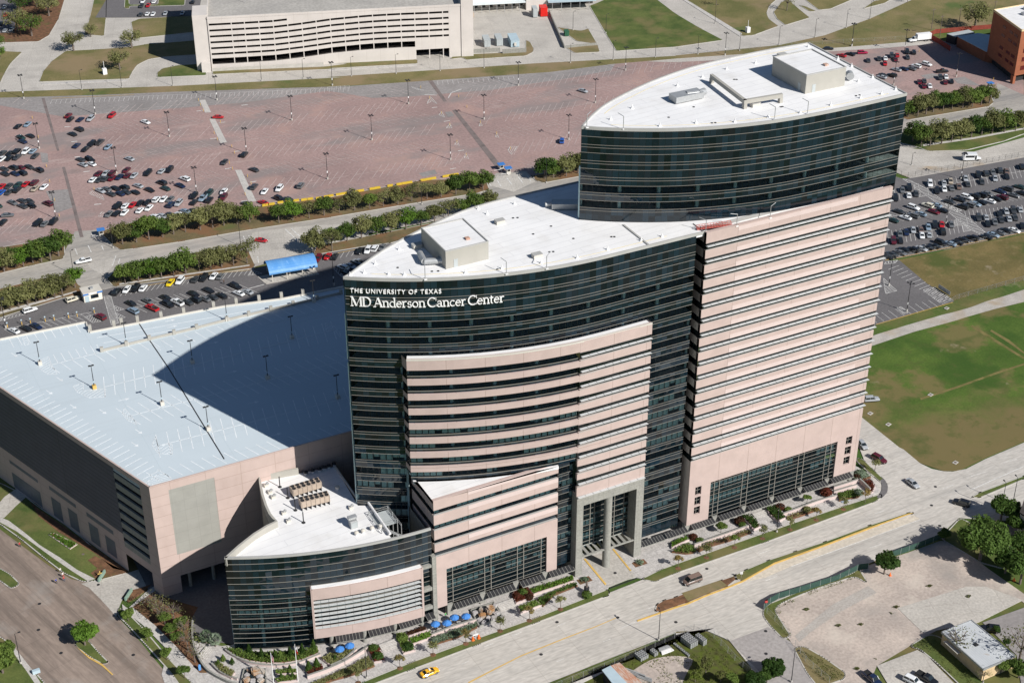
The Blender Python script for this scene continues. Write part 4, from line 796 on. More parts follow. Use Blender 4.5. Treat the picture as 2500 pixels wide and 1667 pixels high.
# --- sign letters, bent along the glass
def sign(parent,text,u0,u1,z0,z1,font=None,r=101.0,name='sign_lettering',dz=0,space=1.0,fat=0.0):
 cu = bpy.data.curves.new('lettering','FONT'); cu.body = text; cu.size = 1; cu.extrude = .04; cu.space_character = space; cu.offset = fat
 o = bpy.data.objects.new('lettering',cu); col.objects.link(o); dg = bpy.context.evaluated_depsgraph_get(); dg.update()
 me = bpy.data.meshes.new_from_object(o.evaluated_get(dg)); bpy.data.objects.remove(o)
 xs = [v.co.x for v in me.vertices]; ys = [v.co.y for v in me.vertices]; x0,x1 = min(xs),max(xs); cap = max(ys); base = min(0,0)
 th0 = math.asin((u0 + 27) / r); th1 = math.asin((u1 + 27) / r)
 for v in me.vertices:
  th = th0 + (th1 - th0) * (v.co.x - x0) / (x1 - x0); rr = r + .22 + v.co.z * 3
  v.co = Vector((-27 + rr * math.sin(th),102 - rr * math.cos(th),z0 + (z1 - z0) * (v.co.y - base) / (cap - base)))
 me.materials.clear(); me.materials.append(M['letter']); ob = bpy.data.objects.new(name,me); col.objects.link(ob); ob.parent = parent; return ob
M['letter'] = mat('white_letters',(.85,.85,.83),.6,.02,.3)
sign(hosp,'THE UNIVERSITY OF TEXAS',-84.0,-65.8,86.65,87.75,space=1.2,fat=.0)
# serif wordmark built letter by letter from strokes with serifs
G = {  # glyphs on a 0..1 cap-height grid: width, list of strokes (x0,y0,x1,y1,thick) and arcs (cx,cy,rx,ry,a0,a1,thick)
 'M': (1.15,[(.1,0,.16,1,.06),(.14,1,.55,.05,.15),(.55,.05,.98,1,.06),(1.0,1,1.03,0,.16),(-.02,.02,.26,.02,.045),(.86,.02,1.18,.02,.045),(0,.98,.2,.98,.045),(.95,.98,1.15,.98,.045)],[]),
 'D': (.95,[(.17,0,.17,1,.15),(0,.02,.4,.02,.045),(0,.98,.4,.98,.045)],[(.38,.5,.46,.48,-90,90,.12)]),
 'A': (.9,[(.1,0,.44,1,.06),(.44,1,.8,0,.16),(.22,.35,.64,.35,.05),(-.02,.02,.24,.02,.045),(.64,.02,.98,.02,.045)],[]),
 'C': (.9,[(.84,.98,.84,.68,.05),(.86,.28,.84,.06,.04)],[(.47,.5,.42,.48,50,310,.13)]),
 'n': (.68,[(.14,0,.14,.62,.12),(.54,0,.54,.45,.12),(0,.02,.28,.02,.04),(.4,.02,.68,.02,.04),(0,.6,.14,.6,.04)],[(.33,.42,.22,.2,0,160,.09)]),
 'd': (.68,[(.54,0,.54,1,.12),(.4,.97,.54,.97,.04),(.54,.02,.68,.02,.04)],[(.32,.31,.25,.29,30,330,.1)]),
 'e': (.6,[(.1,.35,.5,.35,.05)],[(.3,.31,.23,.29,0,315,.1)]),
 'r': (.5,[(.14,0,.14,.62,.12),(0,.02,.3,.02,.04),(0,.6,.14,.6,.04)],[(.34,.42,.18,.2,55,160,.11)]),
 's': (.5,[],[(.25,.46,.15,.14,20,260,.09),(.25,.17,.17,.15,-160,80,.1)]),
 'o': (.66,[],[(.32,.31,.25,.29,0,360,.11)]),
 'a': (.62,[(.46,.08,.46,.45,.12),(.46,.03,.6,.03,.05)],[(.28,.45,.18,.15,0,165,.08),(.27,.18,.18,.16,10,350,.09)]),
 'c': (.56,[],[(.31,.31,.24,.29,45,315,.1)]),
 't': (.42,[(.17,.1,.17,.8,.11),(.0,.6,.38,.6,.05)],[(.28,.12,.11,.11,180,300,.07)])}
def wordmark(parent,text,u0,u1,z0,z1,gaps):
 lay = []; x = 0
 for i,ch in enumerate(text):
  if ch == ' ': x += .2; continue
  lay.append((x,G[ch])); x += G[ch][0] * .98
 W = x; r = 101.0; mb = MB(); th0 = math.asin((u0 + 27) / r); th1 = math.asin((u1 + 27) / r)
 def P(x,y,d): th = th0 + (th1 - th0) * x / W; rr = r + d; return (-27 + rr * math.sin(th),102 - rr * math.cos(th),z0 + (z1 - z0) * y)
 def quad(a,b,c,d):
  F = [P(*q,.4) for q in (a,b,c,d)]; K = [P(*q,.16) for q in (a,b,c,d)]; mb.face(F); mb.face(K[::-1])
  for i in range(4): mb.face([K[i],K[(i + 1) % 4],F[(i + 1) % 4],F[i]])
 for ox,(wd,st,ac) in lay:
  for x0,y0,x1,y1,t in st:
   dx,dy = x1 - x0,y1 - y0; l = math.hypot(dx,dy)
   nx,ny = (t / 2,0) if abs(dy) > abs(dx) * .8 else (0,t / 2 * 1.2)
   quad((ox + x0 - nx,y0 - ny),(ox + x1 - nx,y1 - ny),(ox + x1 + nx,y1 + ny),(ox + x0 + nx,y0 + ny))
  for cx,cy,rx,ry,a0,a1,t in ac:
   n = max(4,int(abs(a1 - a0) / 22))
   for i in range(n):
    pa,pb = [R(a0 + (a1 - a0) * k / n) for k in (i,i + 1)]
    ta,tb = [t * (.35 + .65 * abs(math.cos(q))) for q in (pa,pb)]
    quad(*[(ox + cx + (rx + s * tt / 2) * math.cos(q),cy + (ry + s * tt / 2) * math.sin(q)) for q,s,tt in ((pa,-1,ta),(pa,1,ta),(pb,1,tb),(pb,-1,tb))])
 return mb.build('sign_lettering',M['letter'],parent)
wordmark(hosp,'MD Anderson Cancer Center',-84.0,-52.1,83.2,85.65,None)
# ------------------------------------------------------------------ round glass podium at the corner
pod = empty('podium_building',(-100,20,0)); tag(pod,'low round-fronted dark glass building with white roof and chillers beside the garage','building')
def pp(o): o.matrix_parent_inverse = Matrix.Translation((100,-20,0)); return o
PC = (-72.89,105.14,104.9)
pf = arc(*PC,-121.6,-74.0,30); HD = 28.4
before = set(col.objects)
L0 = resample(pf,1.52); prev = 0
zl = [.4,2.3,3.8,5.3,6.8,8.3,9.8,11.3,12.7,14.2,15.6,17.1,18.7,20.5,22.4,24.4,26.4]
MB().strip(L0,0,15.6).build('window_band',M['glassb'],pod); MB().strip(L0,15.6,HD - .4).build('spandrel_band',M['glassd'],pod)
for z in zl: MB().band(L0,offset(L0,.12),z - .04,z + .04).build('mullion_rail',M['rail'],pod)
for z in (4.6,8.9,13.2): MB().band(offset(L0,-8),offset(L0,-2.2),z - .4,z).build('floor_slab',M['slab'],pod)
MB().strip(offset(L0,-8),0,15).build('core_wall',M['core'],pod)
for p in resample(offset(L0,-1.6),7)[:-1]: MB().tube((p[0],p[1],0),(p[0],p[1],15),.45,n=10).build('column',M['column'],pod)
mb = MB(); st = True; q = offset(L0,-2.0)
for z in (5.2,9.5):
 for i in range(len(L0) - 1):
  if random.random() < .2: st = random.random() < .7
  if st: mb.strip([(q[i][0] * .92 + q[i + 1][0] * .08,q[i][1] * .92 + q[i + 1][1] * .08),(q[i][0] * .08 + q[i + 1][0] * .92,q[i][1] * .08 + q[i + 1][1] * .92)],z,z + 1.1)
mb.build('window_blinds',M['blind'],pod)
pb = [(-121.6,12.3),(-117.2,15.3),(-112.5,18.0),(-108.6,19.6),(-106.0,20.2),(-106.4,21.2),(-106.6,23.5),(-106.3,27),(-105.5,32),(-104.3,37),(-103.3,40.2),(-93.4,38.6),(-84,37),(-84.2,19.6),(-74,14)]
w1,w2 = at('q',2055,1050,26.6),at('q',1735,600,26.6)
pfc = [p for p in offset(pf,-.3) if p[0] < w1.x - .3]
outl = pfc + [(w1.x,w1.y),(w2.x,w2.y),(-85.2,19.0),(-84,37)] + pb[::-1][4:-1]
MB().prism(outl,25.6,26.6).build('roof',M['roofw'],pod)
MB().strip([(w1.x,w1.y),(w2.x,w2.y)],0,25.6).build('side_wall',M['gconc'],pod)
bl = pb[:12][::-1]
MB().strip(pb[:12][::-1],0,27).build('rear_wall',M['gconc'],pod)
mb = MB(); mb.band(offset(bl,-.55),offset(bl,.03),26.0,HD); mb.build('rear_parapet',M['creamd'],pod)
mb = MB(); mb.band(offset(pf,-.5),offset(pf,.07),HD - .5,HD); mb.strip(offset(pf,-.5)[::-1],26.4,HD - .45); mb.build('front_parapet',M['parapet'],pod)
mb = MB(); e = [(-84,37),(-84.3,19.5)]; mb.band(e,offset(e,.3),26.5,27.2); mb.build('side_parapet',M['cream'],pod)
MB().strip([(-74,.3),(-74,14)],0,HD - 2).build('end_wall',M['gconc'],pod)
# stone framed bay with rows of sunshades
bx = arc(PC[0],PC[1],PC[2] + 1.5,-104.0,-77.3,18)
for a,b in ((15.3,18.5),(3.4,6.0)):
 mb = MB(); mb.band(offset(bx,-1.4),bx,a,b); mb.build('stone_band',M['pink'],pod)
mb = MB(); mb.band(offset(bx,-1.45),offset(bx,-.3),18.5,18.62); mb.build('ledge_roof',M['roofw'],pod)
for s in (0,-1):
 p,qv = bx[s],offset(bx,-1.4)[s]; MB().obox(((p[0] + qv[0]) / 2,(p[1] + qv[1]) / 2),.5,1.5,3.4,18.5,math.atan2(qv[1] - p[1],qv[0] - p[0]) + PI / 2).build('stone_return',M['pink'],pod)
for k in range(7):
 z = 6.35 + k * 1.32; ln = resample(bx,1.9); mb = MB(); i2 = offset(ln,-.75); o2 = offset(ln,.05)
 for i in range(len(ln) - 1):
  f = .015; A = [(i2[i][0] * (1 - f) + i2[i + 1][0] * f,i2[i][1] * (1 - f) + i2[i + 1][1] * f),(i2[i][0] * f + i2[i + 1][0] * (1 - f),i2[i][1] * f + i2[i + 1][1] * (1 - f))]
  B = [(o2[i][0] * (1 - f) + o2[i + 1][0] * f,o2[i][1] * (1 - f) + o2[i + 1][1] * f),(o2[i][0] * f + o2[i + 1][0] * (1 - f),o2[i][1] * f + o2[i + 1][1] * (1 - f))]
  mb.band(A,B,z,z + .1)
 mb.build('sunshade',M['shade'],pod)
# concrete frame between bay and stone block
mb = MB(); mb.box(-74.4,-73.3,-.8,.6,0,20.4); mb.box(-77.1,-74.4,-.6,.4,17.3,18.1); mb.box(-77.1,-74.4,-.6,.4,10.2,11.2); mb.box(-77.1,-74.4,-.6,.4,4.4,5.4); mb.build('concrete_frame',M['gconc'],pod)
for x,y in ((-100.2,2.6),(-92.4,0.6),(-84.7,-.3),(-77.6,-.6)):
 MB().tube((x,y,0),(x,y,3.5),.55,n=12).build('bay_column',M['gconc'],pod)
for x0,x1,y0,y1 in ((-99.4,-93.1,1.6,.0),(-91.6,-85.4,-.3,-1.0),(-83.9,-78.3,-1.1,-1.3),(-76.8,-74.6,-1.2,-1.2)):
 a = math.atan2(y1 - y0,x1 - x0); Lw = math.hypot(x1 - x0,y1 - y0); mb = MB(); n = max(2,int(Lw / .8)); T = Matrix.Translation((x0,y0,0)) @ Matrix.Rotation(a,4,'Z')
 for i in range(n):
  mb.face([T @ Vector(v) for v in ((i * Lw / n + .05,-1.5,3.0),((i + 1) * Lw / n - .05,-1.5,3.0),((i + 1) * Lw / n - .05,.6,3.45),(i * Lw / n + .05,.6,3.45))],0)
  mb.face([T @ Vector(v) for v in ((i * Lw / n - .04,-1.5,3.02),(i * Lw / n + .04,-1.5,3.02),(i * Lw / n + .04,.6,3.47),(i * Lw / n - .04,.6,3.47))],1)
 mb.box(0,Lw,-1.6,-1.5,2.85,3.05,1,T); mb.build('glass_awning',[M['dark'],M['gconc']],pod)
for o in [o for o in col.objects if o not in before]: pp(o)
# podium roof plant
RD = 26.6
for i,(A,B,lb) in enumerate((((680,520),(1090,395),'rear tan chiller unit with rows of round fans on the podium roof'),((795,690),(1205,590),'front tan chiller unit with rows of round fans on the podium roof'))):
 p,q_ = at('q',*A,RD),at('q',*B,RD); a = math.atan2(q_.y - p.y,q_.x - p.x); Lc = (q_ - p).length
 o = empty('chiller',((p.x + q_.x) / 2,(p.y + q_.y) / 2,RD),a); tag(o,lb,'chiller','chillers on the podium roof')
 mb = MB(); mb.box(-Lc / 2,Lc / 2,.2,2.6,.9,2.6); mb.build('cabinet',M['tan'],o)
 mb = MB()
 for x in [-Lc / 2 + .2 + k * (Lc - .4) / 6 for k in range(7)]: mb.box(x - .06,x + .06,.1,2.7,0,.9); mb.box(x - .03,x + .03,.17,.2,.9,2.6)
 mb.build('base_frame',M['dark'],o)
 for k in range(6):
  for yy in (.85,1.95): MB().lathe((-Lc / 2 + Lc * (k + .5) / 6,yy,2.6),[(.46,0),(.46,.18),(.4,.18),(.38,.05),(0,.05)],12).build('fan',M['dark'],o)
for i,(x,y,lb) in enumerate(((485,340,'black flue post behind the rear chiller'),(597,495,'black flue post at the left end of the rear chiller'),(705,670,'black flue post at the left end of the front chiller'),(820,845,'black flue post standing in front of the front chiller'))):
 p = at('q',x,y,RD); o = MB().tube((0,0,0),(0,0,3.2),.14,n=8).lathe((0,0,0),[(.5,0),(.45,.15),(.1,.2)],8).build('flue_post',M['dark'],loc=(p.x,p.y,RD)); tag(o,lb,'flue','black flue posts')
for i,(x,y) in enumerate(((1570,1020),(1665,990),(1790,950),(1905,930))): fan('roof_fan',at('q',x,y,RD),RD,.55,ordw(i) + ' round roof fan from the left in the front row on the podium roof','roof fan','roof fans')
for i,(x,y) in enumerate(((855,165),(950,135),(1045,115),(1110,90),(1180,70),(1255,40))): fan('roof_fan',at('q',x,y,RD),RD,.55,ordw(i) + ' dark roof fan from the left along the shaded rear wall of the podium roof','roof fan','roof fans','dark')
fan('roof_fan',at('q',1300,375,RD),RD,.6,'lone round roof fan in the shadow right of the chillers','roof fan')
p = at('q',1530,910,RD); o = empty('exhaust_unit',(p.x,p.y,RD)); tag(o,'silver louvred exhaust unit with a square hood on the podium roof','exhaust unit')
MB().box(-.9,.9,-.6,1.0,0,2.0).build('cabinet',M['steel'],o); MB().box(-1.1,1.1,0.1,1.3,2.3,2.9).build('hood',M['steel'],o); MB().box(-.8,.8,-.66,-.61,.3,1.8).build('louvre',M['grayc'],o)
for i,(x,y,lb) in enumerate(((290,335,'small white gooseneck vent near the curved parapet corner'),(345,430,'double gooseneck vent by the curved podium parapet'),(390,500,'small fan box below the double gooseneck vent'),(540,725,'white vent with gray shadow between parapet and front chiller'),(605,840,'small white vent by the notch in the podium parapet'),(1490,650,'gray box vent behind the exhaust unit'))):
 p = at('q',x,y,RD); o = empty('roof_vent',(p.x,p.y,RD)); tag(o,lb,'roof vent'); MB().box(-.5,.5,-.4,.4,0,.7).build('box',M['cream'],o); MB().tube((0,0,.7),(.3,0,1.2),.25,n=8).tube((.3,0,1.2),(.7,0,.8),.25,n=8).build('neck',M['steel'],o)
# steel stair tower
p = at('q',1950,800,RD); st = empty('steel_stair',(p.x,p.y,12)); tag(st,'gray open steel stair and platform between the podium roof and the tower','stair')
mb = MB()
for i in range(12): mb.box(-1 + i * .35,-.65 + i * .35,-5,-3.6,14.6 - i * .3,14.68 - i * .3)
mb.build('treads',M['steel'],st)
mb = MB(); mb.box(-2.5,2.6,-2.6,3.2,14.5,14.62); mb.build('platform',M['grayc'],st)
mb = MB()
for x in (-2.5,2.6):
 for y in (-5,-2.6,.3,3.2): mb.box(x - .08,x + .08,y - .08,y + .08,0,15.8)
for z in (15.1,15.7):
 for y in (-2.6,3.2): mb.box(-2.5,2.6,y - .05,y + .05,z,z + .07)
 for x in (-2.5,2.6): mb.box(x - .05,x + .05,-5,3.2,z,z + .07)
mb.build('frame',M['steel'],st)
p = at('q',1740,600,RD); q_ = at('q',2050,1040,RD); o = MB().tube((0,0,.8),(q_.x - p.x,q_.y - p.y,.8),.32,n=10).build('roof_pipe',M['roofw'],loc=(p.x,p.y,RD)); tag(o,'long white pipe running along the right edge of the podium roof','pipe')
# ------------------------------------------------------------------ parking garage with the pale blue deck
GH = 34.4; DK = 33.4
gar = empty('parking_garage',(-131,39,0)); tag(gar,'huge pink walled parking garage with pale blue empty top deck and shaded louvred side','parking garage')
before = set(col.objects)
A0 = (-131.1,39.2); sdir = Vector((-153.6 + 131.1,101.4 - 39.2,0)).normalized()
def SL(s,d=0): return (A0[0] + sdir.x * s + sdir.y * -d,A0[1] + sdir.y * s + sdir.x * d)     # along the left wall; d > 0 towards outside
outG = [A0,(-46,39.2),(-46,112.3),(-51.3,112.8),(-60,113.5),(-70,114.3),(-86,117.8),(-98,118.9),(-111.2,119.8),(-124.6,121.0),(-123.9,127.2),(-148,128.6),(-163.6,129.5)]
outG[-1] = SL(97); 
MB().prism([(x * .9995,y * 1.0005) for x,y in outG],32.0,DK).build('deck',M['deck'],gar)
P = outG + [outG[0]]
mb = MB()
for i,(a,b) in enumerate(zip(P[:-1],P[1:])):
 L = math.dist(a,b); an = math.atan2(b[1] - a[1],b[0] - a[0]); c = ((a[0] + b[0]) / 2 - math.sin(an) * .2,(a[1] + b[1]) / 2 + math.cos(an) * .2)
 mb.obox(c,L,.4,32.9,GH if i < 2 or i > 11 else GH - .5,an,0 if i < 2 or i > 11 else 1)
mb.build('parapet',[M['pinkg'],M['cream']],gar)
# front wall with its gray panel and the drive-through opening
mb = MB(); hole = (-126.4,-98.0,0.0,5.4)
wall_holes(mb,-131.1,-46,0.0,32.9,[hole,(-126.5,-114.9,12.0,32.0)],39.2,.8); mb.build('front_wall',M['pinkg'],gar)
pts = [(-126.5,11.3),(-114.9,13.4),(-114.9,32),(-126.5,32)]
MB().box(-126.6,-114.8,39.26,39.3,11.9,32.1).build('panel_infill',M['grayp'],gar)
for x in (-123.8,-117.6,-111,-104): MB().tube((x,40.6,0),(x,40.6,5.6),.45,n=10).build('column',M['gconc'],gar)
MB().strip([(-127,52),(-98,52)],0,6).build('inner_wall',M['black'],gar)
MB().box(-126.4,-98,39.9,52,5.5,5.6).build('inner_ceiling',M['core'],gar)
# left wall (always in shade): big louvred screen, open slots near the corner, stone base with dark panels
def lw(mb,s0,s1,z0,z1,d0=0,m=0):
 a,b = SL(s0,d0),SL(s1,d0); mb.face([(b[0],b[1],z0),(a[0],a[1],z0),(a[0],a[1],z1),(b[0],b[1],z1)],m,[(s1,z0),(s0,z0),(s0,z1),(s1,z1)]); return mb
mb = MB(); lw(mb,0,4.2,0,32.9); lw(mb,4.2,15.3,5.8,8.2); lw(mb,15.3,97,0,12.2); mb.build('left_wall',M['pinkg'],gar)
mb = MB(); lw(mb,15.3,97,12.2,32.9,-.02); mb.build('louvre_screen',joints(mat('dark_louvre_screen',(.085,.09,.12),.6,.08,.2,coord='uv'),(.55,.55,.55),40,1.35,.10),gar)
for k in range(8):
 z = 8.2 + k * 3.08
 mb = MB(); a,b = SL(4.2),SL(15.3); mb.band([SL(4.2,-.5),SL(15.3,-.5)][::-1],[SL(4.2),SL(15.3)][::-1],z,z + 1.75); mb.build('spandrel',M['gconc'],gar)
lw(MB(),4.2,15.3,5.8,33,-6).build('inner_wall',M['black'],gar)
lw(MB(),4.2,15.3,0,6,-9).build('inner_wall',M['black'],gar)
mb = MB()
for k in range(9): mb.face([(*SL(4.2,0),7.9 + 3.08 * k),(*SL(15.3,0),7.9 + 3.08 * k),(*SL(15.3,-6),7.9 + 3.08 * k),(*SL(4.2,-6),7.9 + 3.08 * k)])
mb.build('inner_slabs',M['core'],gar)
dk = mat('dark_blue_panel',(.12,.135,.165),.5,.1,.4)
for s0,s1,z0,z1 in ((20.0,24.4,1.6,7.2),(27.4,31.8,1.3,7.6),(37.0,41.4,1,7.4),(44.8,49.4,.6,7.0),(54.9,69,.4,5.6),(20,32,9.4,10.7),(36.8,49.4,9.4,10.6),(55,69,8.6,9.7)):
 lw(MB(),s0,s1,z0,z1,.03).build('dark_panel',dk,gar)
# low wall and posts of the ramp, expansion joint
rw = [at(4,x,y,DK) for x,y in ((685,848),(850,808),(1005,770),(1170,732),(1322,695),(1525,642),(1672,607),(1820,572),(1970,538),(2130,500),(2290,462))]
mb = MB()
for a,b in zip(rw[:-1],rw[1:]): mb.obox(((a.x + b.x) / 2,(a.y + b.y) / 2),(b - a).length,.3,DK,DK + .75,math.atan2(b.y - a.y,b.x - a.x))
mb.build('ramp_wall',M['creamd'],gar)
for a in rw: MB().obox((a.x,a.y),.9,.7,DK,DK + 1.5,-.1).build('post',M['creamd'],gar)
for x,y in ((602,700),(762,670),(812,655),(920,640),(1078,612),(1230,585),(1430,545),(1582,522),(1735,502),(1885,482),(2030,462)):
 a = at(4,x,y,DK); MB().obox((a.x,a.y - .6),.9,.7,DK,DK + 1.9,-.1).build('post',M['creamd'],gar)
jl = [at(4,*p,DK) for p in ((925,645),(1010,780),(1130,955),(1250,1150),(1390,1380),(1505,1568))]
mb = MB()
for a,b in zip(jl[:-1],jl[1:]): mb.obox(((a.x + b.x) / 2,(a.y + b.y) / 2),(b - a).length + .1,.32,DK,DK + .03,math.atan2(b.y - a.y,b.x - a.x))
mb.build('expansion_joint',M['dark'],gar)
# stall lines on the deck
mb = MB()
def pline(mb,a,b,w=.2,z=DK,h=.012): mb.obox(((a.x + b.x) / 2,(a.y + b.y) / 2),(b - a).length,w,z,z + h,math.atan2(b.y - a.y,b.x - a.x))
def stalls(mb,a,b,n,dirs,ln,z=DK,w=.2,centre=True,h=.012):
 if centre: pline(mb,a,b,w,z,h)
 for i in range(n + 1):
  p = a + (b - a) * (i / n)
  for an in dirs: pline(mb,p,p + Vector((math.cos(an),math.sin(an),0)) * ln,w,z,h)
def A4(x,y): return at(4,x,y,DK)
d1 = imgdir(4,(1040,930),(1060,1060)); up = d1 + PI
stalls(mb,A4(700,1085),A4(2240,705),24,[imgdir(4,(770,1000),(782,1135)),imgdir(4,(782,1135),(770,1000))],5.3)
stalls(mb,A4(330,940),A4(1000,770),9,[imgdir(4,(390,935),(450,978))],5.5)
stalls(mb,A4(390,925),A4(640,862),5,[imgdir(4,(345,870),(325,810)) + .1],5.0,centre=False)
stalls(mb,A4(1005,790),A4(2250,480),17,[imgdir(4,(1060,765),(1140,815))],5.5,centre=False)
stalls(mb,A4(860,1282),A4(2400,885),22,[imgdir(4,(1100,1150),(1195,1210)),imgdir(4,(1195,1210),(1100,1150))],5.5)
stalls(mb,A4(1060,1480),A4(2400,1140),19,[imgdir(4,(1180,1380),(1195,1450)),imgdir(4,(1195,1450),(1180,1380))],5.3)
stalls(mb,at(7,1000,245,DK) + Vector((3,1,0)),Vector((-60,40.2,DK)),24,[imgdir(4,(1690,1545),(1610,1500)) + .0],5.3,centre=False)
stalls(mb,at(7,960,200,DK),at(4,-200,930,DK),31,[imgdir(4,(430,1310),(530,1260))],5.3,centre=False)
stalls(mb,A4(60,760),A4(560,650),9,[imgdir(4,(490,670),(525,725))],5.3,centre=False)
for a,b in (((650,755),(1980,520)),((690,790),(1960,560)),((650,800),(660,830))): pline(mb,A4(*a),A4(*b))
def hatch(mb,P,a0,step=.9,z=DK,w=.15,h=.012):    # hatched island: outline and stripes clipped to it
 P = [Vector((p[0],p[1],0)) for p in P]; c,s = math.cos(a0),math.sin(a0)
 for i in range(len(P)):
  a,b = P[i],P[(i + 1) % len(P)]; pline(mb,a,b,w,z,h)
 vs = [-p.x * s + p.y * c for p in P]; v = min(vs) + step / 2
 while v < max(vs):
  xs = []
  for i in range(len(P)):
   a,b = P[i],P[(i + 1) % len(P)]; va,vb = -a.x * s + a.y * c,-b.x * s + b.y * c
   if (va - v) * (vb - v) < 0: t = (v - va) / (vb - va); q = a + (b - a) * t; xs.append(q.x * c + q.y * s)
  xs.sort()
  for x0,x1 in zip(xs[::2],xs[1::2]): pline(mb,Vector((x0 * c - v * s,x0 * s + v * c,0)),Vector((x1 * c - v * s,x1 * s + v * c,0)),w,z,h)
  v += step
for pts in ([(325,880),(345,935),(385,998),(320,1000),(265,960),(280,900)],[(490,1080),(560,1055),(560,1110),(710,1095),(708,1152),(600,1158),(520,1120)],[(835,1225),(890,1290),(920,1338),(860,1310),(820,1265)],[(1045,1420),(1060,1480),(1155,1465),(1158,1538),(1060,1530),(1020,1475)],[(2185,655),(2240,675),(2285,725),(2285,755),(2250,705),(2190,710)],[(150,755),(180,755),(195,800),(165,805)]):
 hatch(mb,poly(4,pts,DK),.5,1.0)
hatch(mb,poly(7,[(975,225),(1060,165),(1115,165),(1160,208),(1050,243)],DK),-.07,.7)
for x,y,a in ((330,1120,0),(490,1215,0),(690,1250,0),(400,1032,0),(930,1383,0),(905,1470,0),(95,870,0),(830,1170,1),(1140,640,1),(1155,680,1),(1960,512,1),(1850,1405,1),(1555,985,1),(1700,1190,1),(1430,790,1)):
 p = A4(x,y); an = imgdir(4,(800,1178),(860,1165)) if a else imgdir(4,(305,1105),(360,1140)); f = Vector((math.cos(an),math.sin(an),0)); g = Vector((-f.y,f.x,0))
 pline(mb,p - f * 1.4,p + f * .6,.22); mb.face([(*(p + f * .5 + g * .6).xy,DK + .014),(*(p + f * .5 - g * .6).xy,DK + .014),(*(p + f * 1.6).xy,DK + .014)])
mb.build('stall_lines',mat('deck_line_paint',(.70,.73,.74),.8,.15,.6),gar)
for o in [o for o in col.objects if o not in before]: o.matrix_parent_inverse = Matrix.Translation((131,-39,0))
# ------------------------------------------------------------------ far white parking garage
FA = R(-18.35)
fo = at(1,1425,475); far = empty('white_parking_garage',(fo.x,fo.y,0),FA); tag(far,'long white parking garage with dark sagging slots between its decks and open roof','parking garage')
FWL = 113.5; FHH = 25.0
def fz(x,base):     # sag of the ramps
 t = [(0,0),(12,.0),(28,.1),(40,.9),(55,2.3),(70,3.0),(84,3.1),(100,2.9),(114,2.9)]
 for (a,za),(b,zb_) in zip(t[:-1],t[1:]):
  if a <= x <= b: return base + za + (zb_ - za) * (x - a) / (b - a)
 return base + t[-1][1]
bay = [.3,10.4,16.2] + [16.2 + 6.35 * k for k in range(1,16)]
bay = [b for b in bay if b < 108]
holes_top = []
mb = MB(); slot_rows = [3.2 + 2.85 * 0] 
zs = [(7.2 + 2.75 * k) for k in range(6)]
xs = [0] + bay + [108,FWL]
def q4(mb,x0,x1,za,zb2,y=0,m=0): mb.face([(x0,y,za[0]),(x1,y,za[1]),(x1,y,zb2[1]),(x0,y,zb2[0])],m,[(x0,za[0]),(x1,za[1]),(x1,zb2[1]),(x0,zb2[0])])
for x0,x1 in zip(xs[:-1],xs[1:]):
 if x0 >= 108 or x1 <= .4: q4(mb,x0,x1,(0,0),(FHH,FHH)); continue
 g = .2
 q4(mb,x0,x0 + g,(0,0),(FHH,FHH)); q4(mb,x1 - g,x1,(0,0),(FHH,FHH)); a,b = x0 + g,x1 - g
 lo = (fz(a,2.9),fz(b,2.9)); hi = (fz(a,5.6),fz(b,5.6))
 if x0 > 92: q4(mb,a,b,(4.6,4.6),hi) if False else None
 entrance = x0 > 90
 if entrance: prevt = (4.4,4.4)
 else: q4(mb,a,b,(0,0),lo); prevt = hi
 if entrance: lo = None
 if entrance: q4(mb,a,b,prevt,(fz(a,5.6) - .2,fz(b,5.6) - .2)); prevt = (fz(a,5.6) - .2,fz(b,5.6) - .2)
 for k,z in enumerate(zs):
  if k == 5 and x0 > 29 and x0 < 62: continue
  s0 = (fz(a,z),fz(b,z)); hgt = .92
  if k == 5 and x0 >= 62 and x0 < 88: s0 = (fz(a,z) - .5,fz(b,z) - .5); hgt = 1.9
  if s0[1] + hgt > FHH - .6: continue
  q4(mb,a,b,prevt,s0); prevt = (s0[0] + hgt,s0[1] + hgt)
 q4(mb,a,b,prevt,(FHH,FHH))
mb.strip([(0,60),(0,0)],0,FHH); mb.strip([(FWL,0),(FWL,60)],0,FHH)
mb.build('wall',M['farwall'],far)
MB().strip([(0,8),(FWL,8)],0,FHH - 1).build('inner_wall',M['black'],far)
mb = MB()
for x0,x1 in zip(xs[1:-2],xs[2:-1]):
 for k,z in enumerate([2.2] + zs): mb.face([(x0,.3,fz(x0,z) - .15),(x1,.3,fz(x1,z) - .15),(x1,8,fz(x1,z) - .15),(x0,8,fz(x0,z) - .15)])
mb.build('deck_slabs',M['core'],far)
MB().box(-.1,FWL + .1,-.1,.35,FHH - 1,FHH + .0).box(-.1,.35,.4,60,FHH - 1,FHH + .0).box(FWL - .3,FWL + .1,.4,60,FHH - 1,FHH).build('parapet',M['farwall'],far)
MB().box(.3,FWL - .3,.3,60,FHH - 1.6,FHH - 1).build('roof_deck',M['farroof'],far)
MB().box(-6.5,0,.5,14,0,FHH + .8).build('stair_tower',M['farwall'],far)
MB().box(FWL,FWL + 5.5,-.4,14,0,FHH + 2).build('stair_tower',M['farwall'],far)
MB().box(-4.4,-.4,-2.2,.4,0,4.2).build('entry_block',M['farwall'],far)
MB().box(0,50,-1.5,-1.2,0,1.5).build('low_wall',M['kerb'],far)
for x,y in ((17,20),(48,34),(80,30)): MB().tube((x,y,FHH - 1),(x,y,FHH + 5),.1,n=6).box(x - .5,x + .5,y - .2,y + .2,FHH + 5,FHH + 5.2).build('roof_lamp',M['steel'],far)
